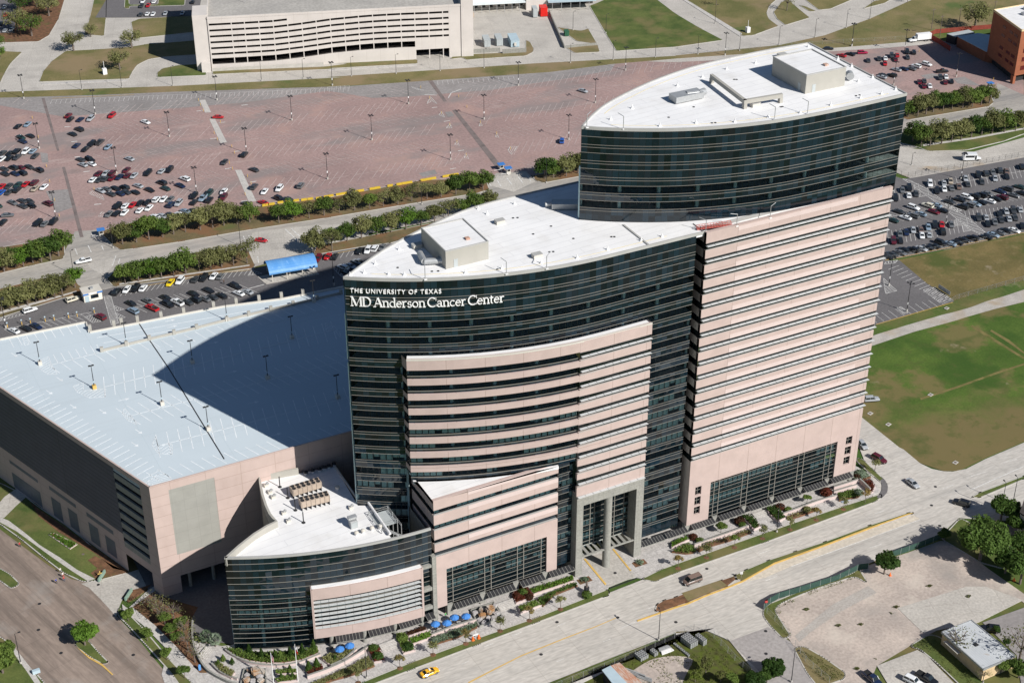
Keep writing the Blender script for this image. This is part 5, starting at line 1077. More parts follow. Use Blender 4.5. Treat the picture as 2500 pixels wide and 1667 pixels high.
MB().box(52,92,26,34,FHH + 1.4,FHH + 1.6).build('shade_roof',M['bluegray'],far)
# ------------------------------------------------------------------ loading dock building, containers
do = at('m',150,195); da = imgdir('m',(150,195),(1130,140)); dock = empty('loading_dock',(do.x,do.y,0),da); tag(dock,'loading dock with long white canopy and a row of dark doors behind thin posts','building')
Ld = (at('m',1130,150) - do).length
MB().box(-4,Ld + 26,4,30,0,9.5).build('wall',M['farwall'],dock)
MB().box(-1,Ld,-2.5,4.2,4.3,4.7).build('canopy',mat('white_metal_roof',(.68,.74,.74),.5,.05,.2),dock)
for i in range(9): MB().box(1 + i * Ld / 9 + .6,(i + 1) * Ld / 9 - .4,3.9,3.96,.8,3.8).build('dock_door',M['dark'],dock)
for i in range(9): MB().box(.8 + i * Ld / 9 - .1,.8 + i * Ld / 9 + .1,-2,-1.8,0,4.3).build('post',M['steel'],dock)
MB().box(0,Ld,3,3.9,0,.9).build('dock_edge',M['kerb'],dock)
MB().box(Ld + .5,Ld + 11,-1,8,0,10.5).build('stair_block',M['farwall'],dock)
b0 = at('m',1510,150); ba = imgdir('m',(1510,150),(1960,130)); sh = empty('open_shed',(b0.x,b0.y,0),ba); tag(sh,'open shed with flat white roof right of the red container','shed')
MB().box(-2,22,-2,8,4.4,4.8).build('roof',M['bluegray'],sh); MB().box(-2,22,7.4,7.8,0,4.4).build('wall',M['core'],sh)
for i in range(5): MB().box(0 + i * 4.6,.2 + i * 4.6,-1.6,-1.4,0,4.4).build('post',M['steel'],sh)
def container(nm,corner,w,l,h,m,label,cat='container',ribs=True,a=None):
 p = at(*corner); a = da if a is None else a; o = empty(nm,(p.x,p.y,.1),a); tag(o,label,cat)
 mb = MB(); mb.box(0,w,0,l,.15,h)
 n = int(l / .7)
 if ribs:
  for i in range(n): mb.box(-.06,0,i * .7 + .1,i * .7 + .4,.3,h - .2); mb.box(w,w + .06,i * .7 + .1,i * .7 + .4,.3,h - .2)
  for i in range(int(w / .7)): mb.box(i * .7 + .1,i * .7 + .4,-.06,0,.3,h - .2)
 mb.build('body',m,o); MB().box(-.1,w + .1,-.1,l + .1,h,h + .12).build('roof_panel',m,o); MB().box(0.3,w - .3,.2,l - .2,0,.15).build('skid',M['dark'],o); return o
container('metal_container',('m',545,690),2.9,7.5,3.4,M['grayc'],'left of the three pale metal enclosures on the concrete yard')
container('metal_container',('m',722,672),2.9,7.5,3.4,M['grayc'],'middle of the three pale metal enclosures on the concrete yard')
c = container('metal_container',('m',925,690),4.0,9.5,3.4,M['bluegray'],'widest and bluest metal enclosure on the yard, with a white box on its end')
MB().box(1.5,2.5,-.8,-.1,1,2.4).build('air_conditioner',M['cream'],c)
container('compactor',('m',1245,262),2.2,5,4.4,M['grayc'],'tall gray compactor container left of the red one','compactor')
container('compactor',('m',1352,250),3.4,5,4.4,M['redp'],'bright red compactor container at the loading dock','compactor')
container('transformer',('m',1700,530),2,3,2.3,M['greenp'],'dark green transformer box on its concrete pad','transformer')
for t,a,b,h,lb in (('m',(160,780),(770,745),1.9,'low gray concrete retaining wall under the two smaller enclosures'),('m',(805,775),(1145,755),2.1,'low gray concrete retaining wall below the widest enclosure'),('m',(1690,695),(1470,180),1.6,'long dark retaining wall running down from the red compactor'),('m',(1690,698),(2160,650),1.2,'short retaining wall by the green transformer')):
 p,q_ = at(t,*a),at(t,*b); v = q_ - p; o = MB().box(0,v.length,-.2,.2,0,h).build('retaining_wall',M['gconc'],loc=(p.x,p.y,0)); o.rotation_euler.z = math.atan2(v.y,v.x); tag(o,lb,'retaining wall')
# ------------------------------------------------------------------ orange office block, its low wing and red fence
ob = at('n',1040,1245); oa = imgdir('n',(1040,1245),(1206,1195)); ol = at('n',640,1000)
org = empty('orange_office_building',(ob.x,ob.y,0),0); tag(org,'five storey orange brick office block with dark red window strips at the right edge','office building')
OB = [(0,0),(40 * math.cos(R(-3)),40 * math.sin(R(-3)))]; lb_ = Vector((310.5 - 304,230 - 207.2,0)); lbn = lb_.normalized() * 27
PO = [(0,0),(45,-2),(45 + lbn.x,-2 + lbn.y),(lbn.x,lbn.y)]
MB().prism(PO,3.9,24.6).build('wall',M['orange'],org)
MB().prism([(x * .99 + .2,y * .99 + .2) for x,y in PO],24.6,24.8).build('roof',M['roofw'],org)
P = PO + PO[:1]; mb = MB()
for a,b in zip(P[:-1],P[1:]): mb.obox(((a[0] + b[0]) / 2,(a[1] + b[1]) / 2),math.dist(a,b) + .3,.3,24.3,25.2,math.atan2(b[1] - a[1],b[0] - a[0]))
mb.build('parapet',mat('yellow_coping',(.62,.48,.28),.7,.1,1),org)
wr = mat('dark_red_window',(.12,.02,.02),.3,.3,.6)
for z in (6.2,10.2,14.2,18.2,22):
 for i in range(4): MB().obox((3.2 + i * 7.6 + 2.4,-.05 - (3.2 + i * 7.6) * .044),5.6,.5,z,z + 1.9,-.044).build('window',wr,org)
for z in (7.4,11,16.6,20.4):
 for s0 in (4,8.5,15):
  a = lbn.normalized(); c = a * s0; MB().obox((c.x - .03,c.y),3.2,.2,z,z + 1.2,math.atan2(a.y,a.x)).build('window',wr,org)
for x in (.7,9.5,18,27): MB().box(x - .7,x + .7,.3 - x * .044,1.9 - x * .044,0,3.95).build('column',M['orange'],org)
MB().prism([(x * .9 + 3,y * .86 + 2.4) for x,y in PO],0,3.9).build('ground_floor',M['dark'],org)
for i,(x,y,lb) in enumerate(((14,14,'round white vent'),(20,19,'big gray unit'),(28,14,'gray unit'))): MB().box(x,x + 2.5,y,y + 2,24.8,26).build('roof_unit',M['steel'],org)
wg = poly('n',[(230,540),(530,490),(860,540),(830,800),(640,755)],5.0); w0 = wg[0]
wing = empty('low_shed_building',(w0[0],w0[1],0)); tag(wing,'low blue-gray roofed service building in the shadow left of the orange office','building')
W = [(x - w0[0],y - w0[1]) for x,y in wg]; MB().prism(W,0,4.7).build('wall',M['orange'],wing); MB().prism([(x,y) for x,y in W],4.72,5.0,bottom=True).build('roof',M['bluegray'],wing)
wg = poly('n',[(70,500),(390,440),(480,480),(200,545)],4.0); w0 = wg[0]; wing = empty('low_shed_building',(w0[0],w0[1],0)); tag(wing,'small flat gray roofed shed next to the red fence','shed'); W = [(x - w0[0],y - w0[1]) for x,y in wg]
MB().prism(W,0,3.7).build('wall',M['core'],wing); MB().prism(W,3.72,4.0,bottom=True).build('roof',M['grayc'],wing)
def fence(nm,pts,h,m,label,cat='fence',th=.08,posts=3.0,pm='steel',mesh=False,ph=None):
 o = empty(nm,(pts[0].x,pts[0].y,0)); tag(o,label,cat); mb = MB(); O_ = pts[0]
 for a,b in zip(pts[:-1],pts[1:]): mb.obox(((a.x + b.x) / 2 - O_.x,(a.y + b.y) / 2 - O_.y),(b - a).length,th,.05,h,math.atan2(b.y - a.y,b.x - a.x))
 mb.build('panel',m,o); mb = MB()
 k = 0
 for p in resample([(p.x,p.y) for p in pts],posts):
  if k < 100: MB().tube((p[0] - O_.x,p[1] - O_.y,0),(p[0] - O_.x,p[1] - O_.y,(ph or h) + .1),.06,n=6).build('post',M[pm],o)
  k += 1
 return o
fence('red_fence',[at('n',*p) for p in ((-220,560),(-100,500),(330,460),(750,425))],2.2,mat('dull_red_fence',(.22,.045,.03),.8,.2,1),'long dull red board fence behind the low sheds',posts=6,th=.12)
fence('red_fence',[at('n',*p) for p in ((-220,560),(-60,640),(120,760))],2.4,mat('dull_red_boards',(.25,.04,.03),.8,.2,1),'short red fence run beside the box truck, going towards the lot',posts=6,th=.12)
# ------------------------------------------------------------------ lower right corner: low white building, tin shed, dark house
c = [at(9,*p,3.8) for p in ((1785,1225),(1985,1145),(2280,1385),(2065,1475))]; w0 = c[0]
wh = empty('flat_roof_building',(w0.x,w0.y,0)); tag(wh,'single storey building with pale gray flat roof and cream end wall by a bare tree','building')
W = [(p.x - w0.x,p.y - w0.y) for p in c]; MB().prism([(x * .97 + .2,y * .98 - .2) for x,y in W],0,3.5).build('wall',mat('cream_block_wall',(.60,.45,.27),.85,.1,.5),wh)
MB().prism(W,3.52,3.8,bottom=True).build('roof',M['tin'],wh); a,b = W[0],W[3]
P = W + W[:1]; mb = MB()
for p,q_ in zip(P[:-1],P[1:]): mb.obox(((p[0] + q_[0]) / 2,(p[1] + q_[1]) / 2),math.dist(p,q_) + .2,.22,3.45,3.95,math.atan2(q_[1] - p[1],q_[0] - p[0]))
mb.build('gutter',M['steel'],wh); MB().obox((W[1][0] * .45 + W[3][0] * .35,W[3][1] * .5),.9,.9,3.8,4.1,0).build('roof_hatch',M['dark'],wh)
MB().obox((a[0] + (b[0] - a[0]) * .3 - .4,a[1] + (b[1] - a[1]) * .3),5,1.0,2.6,2.75,math.atan2(b[1] - a[1],b[0] - a[0])).build('awning',M['cream'],wh)
c = [at('p',*p,3.0) for p in ((150,790),(260,735),(620,1120),(470,1200))]; c2 = [at('p',*p,3.0) for p in ((262,735),(370,695),(780,1060),(622,1120))]; w0 = c[0]
ts = empty('tin_shed',(w0.x,w0.y,0)); tag(ts,'long tin shed, half pale gray half rusty red roof, behind the chain fence','shed')
MB().prism([(p.x - w0.x,p.y - w0.y) for p in c],2.85,3.05,bottom=True).build('roof',M['bluegray'],ts)
MB().prism([(p.x - w0.x,p.y - w0.y) for p in c2],2.8,3.0,bottom=True).build('rusty_roof',M['rust'],ts)
MB().prism([((p.x - w0.x) * .96 + .2,(p.y - w0.y) * .97 - .3) for p in (c[0],c2[1],c2[2],c[3])],0,2.8).build('wall',M['core'],ts)
c = [at(9,*p,8) for p in ((2315,420),(2360,290),(2700,400),(2640,640))]; w0 = c[0]
dh = empty('dark_house',(w0.x,w0.y,0)); tag(dh,'edge of a pale house in deep shade at the right frame edge','house')
W = [(p.x - w0.x,p.y - w0.y) for p in c]; MB().prism(W,0,7.5).build('wall',mat('pale_siding',(.5,.48,.45),.8,.1,.5),dh); MB().prism([(x * 1.03 - .2,y * 1.03 + .1) for x,y in W],7.6,8,bottom=True).build('roof',M['core'],dh)
for z in (1.5,4.8): MB().obox((W[0][0] * .6 + W[1][0] * .4 - .06,W[0][1] * .6 + W[1][1] * .4),1.4,.2,z,z + 1.5,math.atan2(W[1][1] - W[0][1],W[1][0] - W[0][0])).build('window',M['dark'],dh)
# blue barrel canopy over the booths
p0,p1,p2,p3 = at('f',1470,393,3.6),at('f',1897,320,3.6),at('f',1862,222,3.6),at('f',1428,292,3.6)
cn = empty('blue_canopy',((p0.x + p3.x) / 2,(p0.y + p3.y) / 2,0),math.atan2(p1.y - p0.y,p1.x - p0.x)); tag(cn,'bright blue barrel vaulted canopy over the exit booths of the gray car park','canopy')
CL = (p1 - p0).length; CW = (p3 - p0).length / 2
mb = MB(); n = 10
for i in range(n):
 a0,a1 = -R(58) + R(116) * i / n,-R(58) + R(116) * (i + 1) / n; rr = CW / math.sin(R(58)); zc = 3.4 - rr * math.cos(R(58))
 A = [(0,rr * math.sin(a0),zc + rr * math.cos(a0)),(CL,rr * math.sin(a0),zc + rr * math.cos(a0)),(CL,rr * math.sin(a1),zc + rr * math.cos(a1)),(0,rr * math.sin(a1),zc + rr * math.cos(a1))]
 mb.face(A); mb.face([(x,y * .985,z - .12) for x,y,z in A][::-1]); 
 for X in (0,CL): mb.face([(X,A[0][1],A[0][2]),(X,A[3][1],A[3][2]),(X,A[3][1] * .985,A[3][2] - .12),(X,A[0][1] * .985,A[0][2] - .12)])
mb.box(0,CL,-CW - .03,-CW + .05,3.0,3.5); mb.box(0,CL,CW - .05,CW + .03,3.0,3.5); mb.build('barrel_roof',M['blue'],cn)
for x in (1,CL * .36,CL * .68,CL - 1):
 for y in (-CW + .3,CW - .3): MB().box(x - .12,x + .12,y - .12,y + .12,0,3.2).build('post',M['cream'],cn)
for i,(x,y) in enumerate(((1655,400),(1775,380),(1865,350))):
 q = at('f',x,y,.17); o = empty('ticket_machine',(q.x,q.y,.17)); tag(o,ordw(i) + ' ticket machine from the left in front of the blue canopy','ticket machine','ticket machines under the blue canopy'); MB().box(-.3,.3,-.3,.3,0,1.3).build('cabinet',M['cream'],o); MB().box(-1.8,-.3,-.05,.05,.9,1.0).build('barrier_arm',M['yellow'],o)
# payment kiosk
k0,k1 = at('e',1215,820),at('e',1475,762); ki = empty('kiosk',(k0.x,k0.y,0),math.atan2(k1.y - k0.y,k1.x - k0.x)); tag(ki,'small cream parking office kiosk with blue and white fascia','kiosk')
kl = (k1 - k0).length; MB().box(0,kl,0,4.5,0,3.1).build('wall',mat('kiosk_wall',(.72,.69,.60),.8,.06,.6),ki)
MB().box(-.2,kl + .2,-.25,4.7,3.1,3.5).build('roof',M['cream'],ki); MB().box(-.22,kl * .26,-.3,-.26,2.75,3.3).box(kl * .74,kl + .22,-.3,-.26,2.75,3.3).build('blue_fascia',M['cloth'],ki)
MB().box(kl * .28,kl * .72,-.3,-.26,2.8,3.3).build('white_fascia',M['roofw'],ki); MB().box(kl * .38,kl * .8,-.06,-.02,1.0,2.4).build('window',M['glassd'],ki); MB().box(kl * .06,kl * .28,-.06,-.02,0.1,2.3).build('door',M['bluegray'],ki)
MB().box(kl * .45,kl * .62,1.5,2.6,3.5,4.2).build('air_conditioner',M['steel'],ki)
# ------------------------------------------------------------------ vehicles
PAINT = {}
def paint(nm,c,rough=.25,metal=.0):
 m,t,N,L,B = nt('car_paint_' + nm); B.inputs['Base Color'].default_value = rgb(c); B.inputs['Roughness'].default_value = rough; B.inputs['Metallic'].default_value = metal
 B.inputs['Coat Weight'].default_value = .6; B.inputs['Coat Roughness'].default_value = .08; PAINT[nm] = m
for nm,c in dict(black=(.012,.013,.016),darkgray=(.045,.048,.052),navy=(.012,.022,.06),gray=(.13,.135,.14),silver=(.36,.38,.40),silverblue=(.22,.29,.36),white=(.74,.75,.75),cream=(.66,.62,.5),
 red=(.42,.015,.02),darkred=(.13,.01,.018),maroon=(.09,.012,.02),blue=(.02,.09,.36),darkgreen=(.02,.05,.045),beige=(.38,.32,.25),brown=(.16,.11,.09),yellow=(.75,.55,.02),taxi=(.80,.42,.01),magenta=(.35,.015,.06)).items(): paint(nm,c)
CN = dict(darkgray='dark gray',silverblue='silver blue',darkred='dark red',darkgreen='dark green',taxi='yellow',magenta='crimson')
carglass = mat('car_glass',(.015,.02,.022),.05,.05,1,spec=.9); tyre_and_shade = mat('tyre_and_shade',(.02,.02,.02),.8,.1,2); chrome = mat('wheel_rim',(.4,.4,.41),.3,.05,2,metal=.8)
lampm = mat('headlamp',(.75,.75,.72),.2,.05,2); tail = mat('tail_lamp',(.4,.01,.01),.3,.05,2)
def loft(mb,st,m0=0,m1=1):            # st: (x, half width, z bottom, z shoulder, z top)
 rings = []
 for x,w_,zb_,zs_,zt_ in st: rings.append([(x,-w_ * .93,zb_),(x,-w_,zb_ + .22),(x,-w_,zs_),(x,-w_ * .86,zt_),(x,0,zt_ + .03),(x,w_ * .86,zt_),(x,w_,zs_),(x,w_,zb_ + .22),(x,w_ * .93,zb_)])
 for a,b in zip(rings[:-1],rings[1:]):
  for i in range(8): mb.face([a[i],b[i],b[i + 1],a[i + 1]][::-1] if True else 0,m1 if i in (0,7) else m0)  # lower ring and underside painted black to read as tyres and shade
  mb.face([a[0],a[8],b[8],b[0]][::-1],m1)
 mb.face(rings[0],m0); mb.face(rings[-1][::-1],m0)
def cabin(mb,gb,b0,b1,r0,r1,wb,wr,zb_,zr,m=0):   # base x range, roof x range
 B4 = [(b0,-wb,zb_),(b1,-wb,zb_),(b1,wb,zb_),(b0,wb,zb_)]; R4 = [(r0,-wr,zr - .06),(r1,-wr,zr - .06),(r1,wr,zr - .06),(r0,wr,zr - .06)]
 for i in range(4): gb.face([B4[i],B4[(i + 1) % 4],R4[(i + 1) % 4],R4[i]])
 rr = [(r0 - .02,-wr - .02,zr - .07),(r1 + .02,-wr - .02,zr - .07),(r1 + .02,wr + .02,zr - .07),(r0 - .02,wr + .02,zr - .07)]; rt = [(r0 + .12,-wr + .1,zr),(r1 - .12,-wr + .1,zr),(r1 - .12,wr - .1,zr),(r0 + .12,wr - .1,zr)]
 for i in range(4): mb.face([rr[i],rr[(i + 1) % 4],rt[(i + 1) % 4],rt[i]],m)
 mb.face(rt,m); mb.face(rr[::-1],m)
 def pil(p,q):          # pillars
  mb.tube(p,q,.05,n=4,m=m)
 for i in range(4): pil(B4[i],R4[i])
 for s in (-1,1):
  xm = (b0 + b1) / 2 - .1; pil((xm,s * wb,zb_),(xm * .8 + (r0 + r1) * .1,s * wr,zr - .06))
def wheelset(o,xs,w_,r=.33,n=14):
 for x in xs:
  for s in (-1,1):
   wh_ = MB().tube((0,-.11,0),(0,.11,0),r,n=n).build('wheel',tyre_and_shade,o,loc=(x,s * (w_ - .1),r))
   MB().tube((0,-.125,0),(0,.125,0),r * .58,n=10).build('rim',chrome,wh_)
def car(kind,colr,near=False):
 o = empty('parked_car'); mb,gb = MB(),MB(); P = PAINT[colr]
 if kind == 'sedan':
  loft(mb,[(-2.35,.72,.42,.62,.78),(-2.25,.84,.2,.8,.93),(-1.6,.9,.2,.84,.98),(-.6,.92,.2,.86,.98),(.7,.92,.2,.84,.97),(1.5,.9,.2,.76,.88),(2.1,.84,.22,.66,.76),(2.36,.68,.42,.52,.6)])
  cabin(mb,gb,-1.75,1.15,-1.05,.3,.8,.6,.95,1.44); W,X = .92,(-1.38,1.42)
 elif kind == 'suv':
  loft(mb,[(-2.4,.8,.45,.9,1.05),(-2.32,.92,.28,1.0,1.1),(-.6,.96,.28,1.0,1.12),(.9,.96,.28,.98,1.1),(1.7,.93,.28,.92,1.04),(2.25,.86,.3,.8,.92),(2.42,.74,.5,.62,.74)])
  cabin(mb,gb,-2.3,1.0,-2.05,.35,.86,.72,1.08,1.78); W,X = .96,(-1.45,1.5)
 elif kind == 'pickup':
  loft(mb,[(-2.8,.88,.4,.95,1.05),(-2.7,.95,.3,1.0,1.08),(-.5,.97,.3,1.0,1.1),(.9,.97,.3,.98,1.12),(1.9,.95,.3,.92,1.06),(2.6,.88,.32,.8,.94),(2.8,.76,.5,.64,.78)])
  cabin(mb,gb,-.75,1.35,-.5,.7,.86,.72,1.08,1.82); mb.face([(-2.62,-.74,1.16),(-.85,-.74,1.16),(-.85,.74,1.16),(-2.62,.74,1.16)],1)
  for s in (-.8,.8): mb.box(-2.68,-.8,s - .07,s + .07,1.05,1.24)
  W,X = .97,(-1.8,1.8)
 elif kind == 'van':
  loft(mb,[(-2.6,.85,.4,1.0,1.15),(-2.5,.97,.28,1.05,1.18),(0,1.0,.28,1.05,1.2),(1.7,.98,.28,1.0,1.15),(2.3,.92,.3,.85,1.0),(2.6,.8,.45,.68,.8)])
  cabin(mb,gb,-2.45,1.9,-2.3,1.15,.92,.8,1.15,2.05); W,X = 1.0,(-1.6,1.75)
 mb.build('body',[P,tyre_and_shade],o,merge=True); gb.build('windows',carglass,o,merge=True)
 if near:
  wheelset(o,X,W)
  for s in (-1,1):
   f = X[1] + (.86 if kind in ('sedan','suv') else .9); MB().box(f - .1,f + .06,s * .6 - .17,s * .6 + .17,.58,.74).build('headlight',lampm,o)
   f = X[0] - .9; MB().box(f - .04,f + .1,s * .66 - .14,s * .66 + .14,.72,.9).build('tail_light',tail,o); MB().box(X[1] - .75,X[1] - .6,s * (W + .09) - .1,s * (W + .09) + .1,.92,1.06).build('mirror',P,o)
  MB().box(X[1] + .85,X[1] + .99,-.5,.5,.3,.48).build('bumper_grille',tyre_and_shade,o); 
 return o
PROTO = {}
def place(kind,colr,p,a,label,cat='car',group=None,near=False,z=.06,name='parked_car'):
 key = (kind,colr,near)
 if key not in PROTO: o = PROTO[key] = car(kind,colr,near)
 else: o = copy_tree(PROTO[key])
 o.name = name; o.location = (p.x,p.y,z); o.rotation_euler = (0,0,a)
 for k in ('group',):
  if k in o: del o[k]
 tag(o,label,cat,group); return o
SL_,BS,VV,WW = R(50),R(-66),R(55),R(-69.5)
K = dict(K='black',D='darkgray',N='navy',G='gray',S='silver',B='silverblue',W='white',C='cream',R='red',r='darkred',m='maroon',U='blue',g='darkgreen',b='beige',o='brown',Y='yellow',X='magenta')
def row(rowname,t,a,cars,group,z=.06,lot_z=.7):
 items = []
 for c in cars: items.append((t if len(c) < 5 else c[4],c[0],c[1],c[2],c[3] if len(c) > 3 else 'sedan'))
 items.sort(key=lambda c: TL[c[0]][0] + c[1] / TL[c[0]][2])
 used = {}
 tot = {}
 for c in items: tot[(c[3],c[4])] = tot.get((c[3],c[4]),0) + 1
 for i,(tt,x,y,cc,kd) in enumerate(items):
  p = at(tt,x,y,lot_z); cn_ = K[cc]; cw = CN.get(cn_,cn_); kw = {'sedan': 'car','suv': 'sport utility vehicle' if False else 'tall car','pickup': 'pickup truck','van': 'van'}[kd]
  u = used.get((cc,kd),0); used[(cc,kd)] = u + 1
  lab = f'{cw} {kw}, {ordw(i)} from left in {rowname}' if tot[(cc,kd)] > 1 else f'{cw} {kw} in {rowname}'
  place(kd,cn_,p,(a if not isinstance(a,(list,tuple)) else a[0]) + (PI if (i * 7 + len(rowname)) % 3 else 0) + random.uniform(-.03,.03),lab,'car' if kd != 'pickup' else 'pickup truck',group,z=z)
g1 = 'cars parked in the left part of the red lot'
row('top row left of the drain channel','a',SL_,[(200,350,'K'),(300,330,'B')],g1)
row('second row left of the drain channel','a',BS,[(230,470,'g'),(330,455,'K'),(245,515,'N')],g1)
row('third row left of the drain channel','a',SL_,[(30,640,'D'),(15,710,'W'),(105,650,'K'),(185,625,'K','suv'),(100,700,'K'),(185,690,'D'),(280,628,'W','suv'),(360,622,'B'),(385,675,'D')],g1)
row('fourth row left of the drain channel','a',BS,[(45,820,'D'),(145,805,'K','suv'),(225,800,'m'),(320,795,'D'),(425,830,'K','suv'),(50,870,'K'),(165,870,'N'),(245,862,'K','suv')],g1)
row('fifth row left of the drain channel','a',SL_,[(15,1010,'R'),(95,1005,'D'),(195,990,'g'),(280,985,'R'),(380,968,'m','suv'),(15,1070,'U'),(100,1070,'D'),(190,1045,'K','suv'),(380,1032,'b'),(480,1015,'W')],g1)
row('sixth row left of the drain channel','a',BS,[(140,1185,'G'),(240,1165,'D'),(325,1170,'D'),(245,1222,'D'),(340,1215,'K'),(525,1195,'m','suv'),(-30,1215,'g')],g1)
row('last row left of the drain channel','a',SL_,[(30,1400,'K'),(415,1410,'K','suv'),(490,1415,'G'),(585,1395,'K','suv')],g1)
place('sedan','gray',at('a',82,1322,.7),R(-15),'gray car driving alone in the aisle at the lower left of the red lot','car')
g2 = 'cars parked in the middle part of the red lot'
row('top row right of the drain channel','a',SL_,[(745,235,'r'),(770,275,'K'),(880,275,'N'),(990,270,'S','suv'),(1225,235,'R','suv')],g2)
row('second row right of the drain channel','a',BS,[(865,385,'K','suv'),(790,435,'K'),(30,355,'W','sedan','b')],g2)
row('third row right of the drain channel','a',SL_,[(840,560,'N'),(935,600,'K'),(1005,545,'K','suv'),(1095,525,'D','pickup'),(1180,578,'B')],g2)
row('fourth row right of the drain channel','a',BS,[(880,715,'D'),(985,715,'K','suv'),(905,770,'S'),(1000,762,'W'),(1415,705,'S')],g2)
row('fifth row right of the drain channel','a',SL_,[(1075,870,'m'),(1155,865,'S'),(1235,860,'m','suv'),(1385,830,'m'),(1015,935,'W'),(1085,935,'D'),(1150,925,'D'),(1225,918,'r'),(1305,905,'N'),(1395,888,'m'),(1465,890,'S'),(60,1005,'K','suv','b'),(235,980,'S','sedan','b'),(335,965,'K','suv','b'),(1035,865,'D','sedan','b'),(1290,770,'K','suv','b')],g2)
row('sixth row right of the drain channel','a',BS,[(1100,1055,'S'),(1165,1035,'G'),(1265,1030,'K'),(1360,1020,'K','suv'),(1210,1090,'D'),(1310,1085,'N'),(1380,1070,'D'),(1475,1070,'K'),(1510,1000,'S'),(530,1080,'W','suv','b'),(235,1130,'K','suv','b'),(470,1165,'N','sedan','b'),(280,1200,'g','sedan','b'),(80,1220,'K','sedan','b'),(1410,960,'D','sedan','b')],g2)
row('seventh row right of the drain channel','a',SL_,[(1285,1225,'K','suv'),(1370,1220,'W'),(1450,1210,'R'),(1530,1190,'K'),(1190,1310,'G'),(1275,1300,'K'),(1360,1295,'W'),(1530,1268,'W'),(70,1450,'W','sedan','b'),(50,1380,'K','sedan','b'),(165,1345,'W','suv','b'),(255,1340,'W','sedan','b'),(345,1340,'G','sedan','b'),(355,1410,'N','suv','b'),(450,1390,'S','suv','b'),(645,1300,'K','suv','b'),(650,1375,'K','sedan','b'),(760,1325,'B','pickup','b'),(840,1265,'g','suv','b'),(845,1350,'K','suv','b'),(1025,1240,'W','sedan','b'),(1025,1315,'m','suv','b'),(1415,1180,'D','suv','b'),(1545,1240,'W','sedan','b'),(1735,1205,'W','suv','b'),(2010,1165,'G','suv','b')],g2)
row('last row along the yellow barriers','b',BS,[(530,1490,'B'),(645,1490,'D'),(460,1530,'W'),(350,1540,'D'),(150,1560,'W'),(235,1550,'S'),(1310,1395,'D'),(1525,1380,'R'),(1740,1335,'K','suv'),(1840,1335,'D')],g2)
place('sedan','red',at('b',955,290,.7),R(-30),'single red car at the gap between the two upper gray walkways','car')
place('sedan','silver',at(2,1715,610,.7),BS,'lone silver car in the empty upper right of the red lot','car')
place('suv','blue',at(2,1573,945,.7),R(60),'lone blue car near the lamp post close to the tall tower','car')
g3 = 'cars parked in the far right part of the red lot'
row('top row behind the tall roof','d',WW,[(170,222,'R'),(275,205,'K')],g3); place('suv','magenta',at('d',420,190,.7),R(-25),'crimson car at the top edge of the far red lot','car')
row('upper row beside the box truck','d',VV,[(490,280,'D'),(618,262,'D'),(692,255,'W'),(690,318,'R'),(770,228,'D','suv'),(835,218,'R'),(818,272,'r'),(955,180,'K','suv'),(1035,185,'K','suv'),(960,245,'D')],g3)
row('middle row of the far right red lot','d',WW,[(1190,330,'W','suv'),(1060,352,'W','suv'),(825,392,'S'),(915,385,'N'),(1005,380,'G'),(650,480,'S'),(668,460,'D'),(770,463,'K','suv')],g3)
row('lower row of the far right red lot','d',VV,[(1350,490,'D','suv'),(1420,478,'W'),(1410,542,'r'),(1485,532,'K'),(1100,540,'r'),(1160,525,'D'),(1155,590,'r'),(1225,587,'W')],g3)
place('pickup','black',at('d',1375,410,.8),R(-20),'black pickup truck near the edge of the orange building shadow','pickup truck')
place('sedan','black',at('d',12,140,.7),R(-30),'black car half hidden behind the top corner of the tallest roof','car')
g4 = 'cars parked in the right gray lot'
row('first row of the right gray lot','c',VV,[(676,385,'W','suv'),(865,370,'S'),(955,345,'b'),(770,480,'K','suv'),(870,455,'W'),(970,440,'G'),(1068,420,'o'),(1160,310,'S'),(1190,385,'D'),(1335,270,'K','suv'),(1440,240,'D','suv'),(1535,225,'G'),(1632,200,'D','suv'),(1722,215,'o'),(1385,355,'D'),(1563,310,'S'),(1725,285,'K'),(1930,150,'K','suv')],g4)
row('short row left of the crosswalk','c',VV,[(298,470,'G'),(392,440,'K','suv'),(385,540,'W'),(485,520,'D'),(205,580,'K','suv')],g4)
row('second row right of the crosswalk','c',WW,[(945,630,'D'),(1075,600,'K'),(1180,570,'W','suv'),(1280,555,'K','suv'),(1375,540,'K','suv'),(1460,520,'G'),(1640,490,'N'),(1730,455,'D','suv'),(1120,700,'K','suv'),(1210,675,'G','suv'),(1295,660,'B'),(1370,635,'K'),(1490,620,'W'),(1575,590,'K'),(1660,570,'m','suv'),(1825,540,'G'),(1930,510,'K'),(1900,425,'g')],g4)
row('second row left of the crosswalk','c',WW,[(260,765,'D'),(450,710,'W','suv'),(640,680,'C','suv'),(755,675,'B'),(730,765,'r'),(840,745,'K'),(340,845,'W'),(445,820,'G','suv'),(545,795,'B'),(165,880,'g')],g4)
row('third row left of the crosswalk','c',VV,[(265,1070,'G'),(350,1045,'N'),(445,1015,'S'),(548,1005,'o'),(650,975,'B'),(745,950,'K','suv'),(835,940,'R'),(965,940,'G'),(175,1165,'m','suv'),(270,1155,'K'),(565,1090,'W'),(663,1080,'S'),(852,1035,'K','pickup')],g4)
row('third row right of the crosswalk','c',VV,[(1340,850,'D','suv'),(1440,840,'S'),(1625,790,'K'),(1718,760,'S'),(1815,750,'D','suv'),(1905,735,'S'),(1465,930,'K'),(1562,905,'G'),(1650,875,'D'),(1755,860,'S'),(1840,845,'D'),(1940,960,'K')],g4)
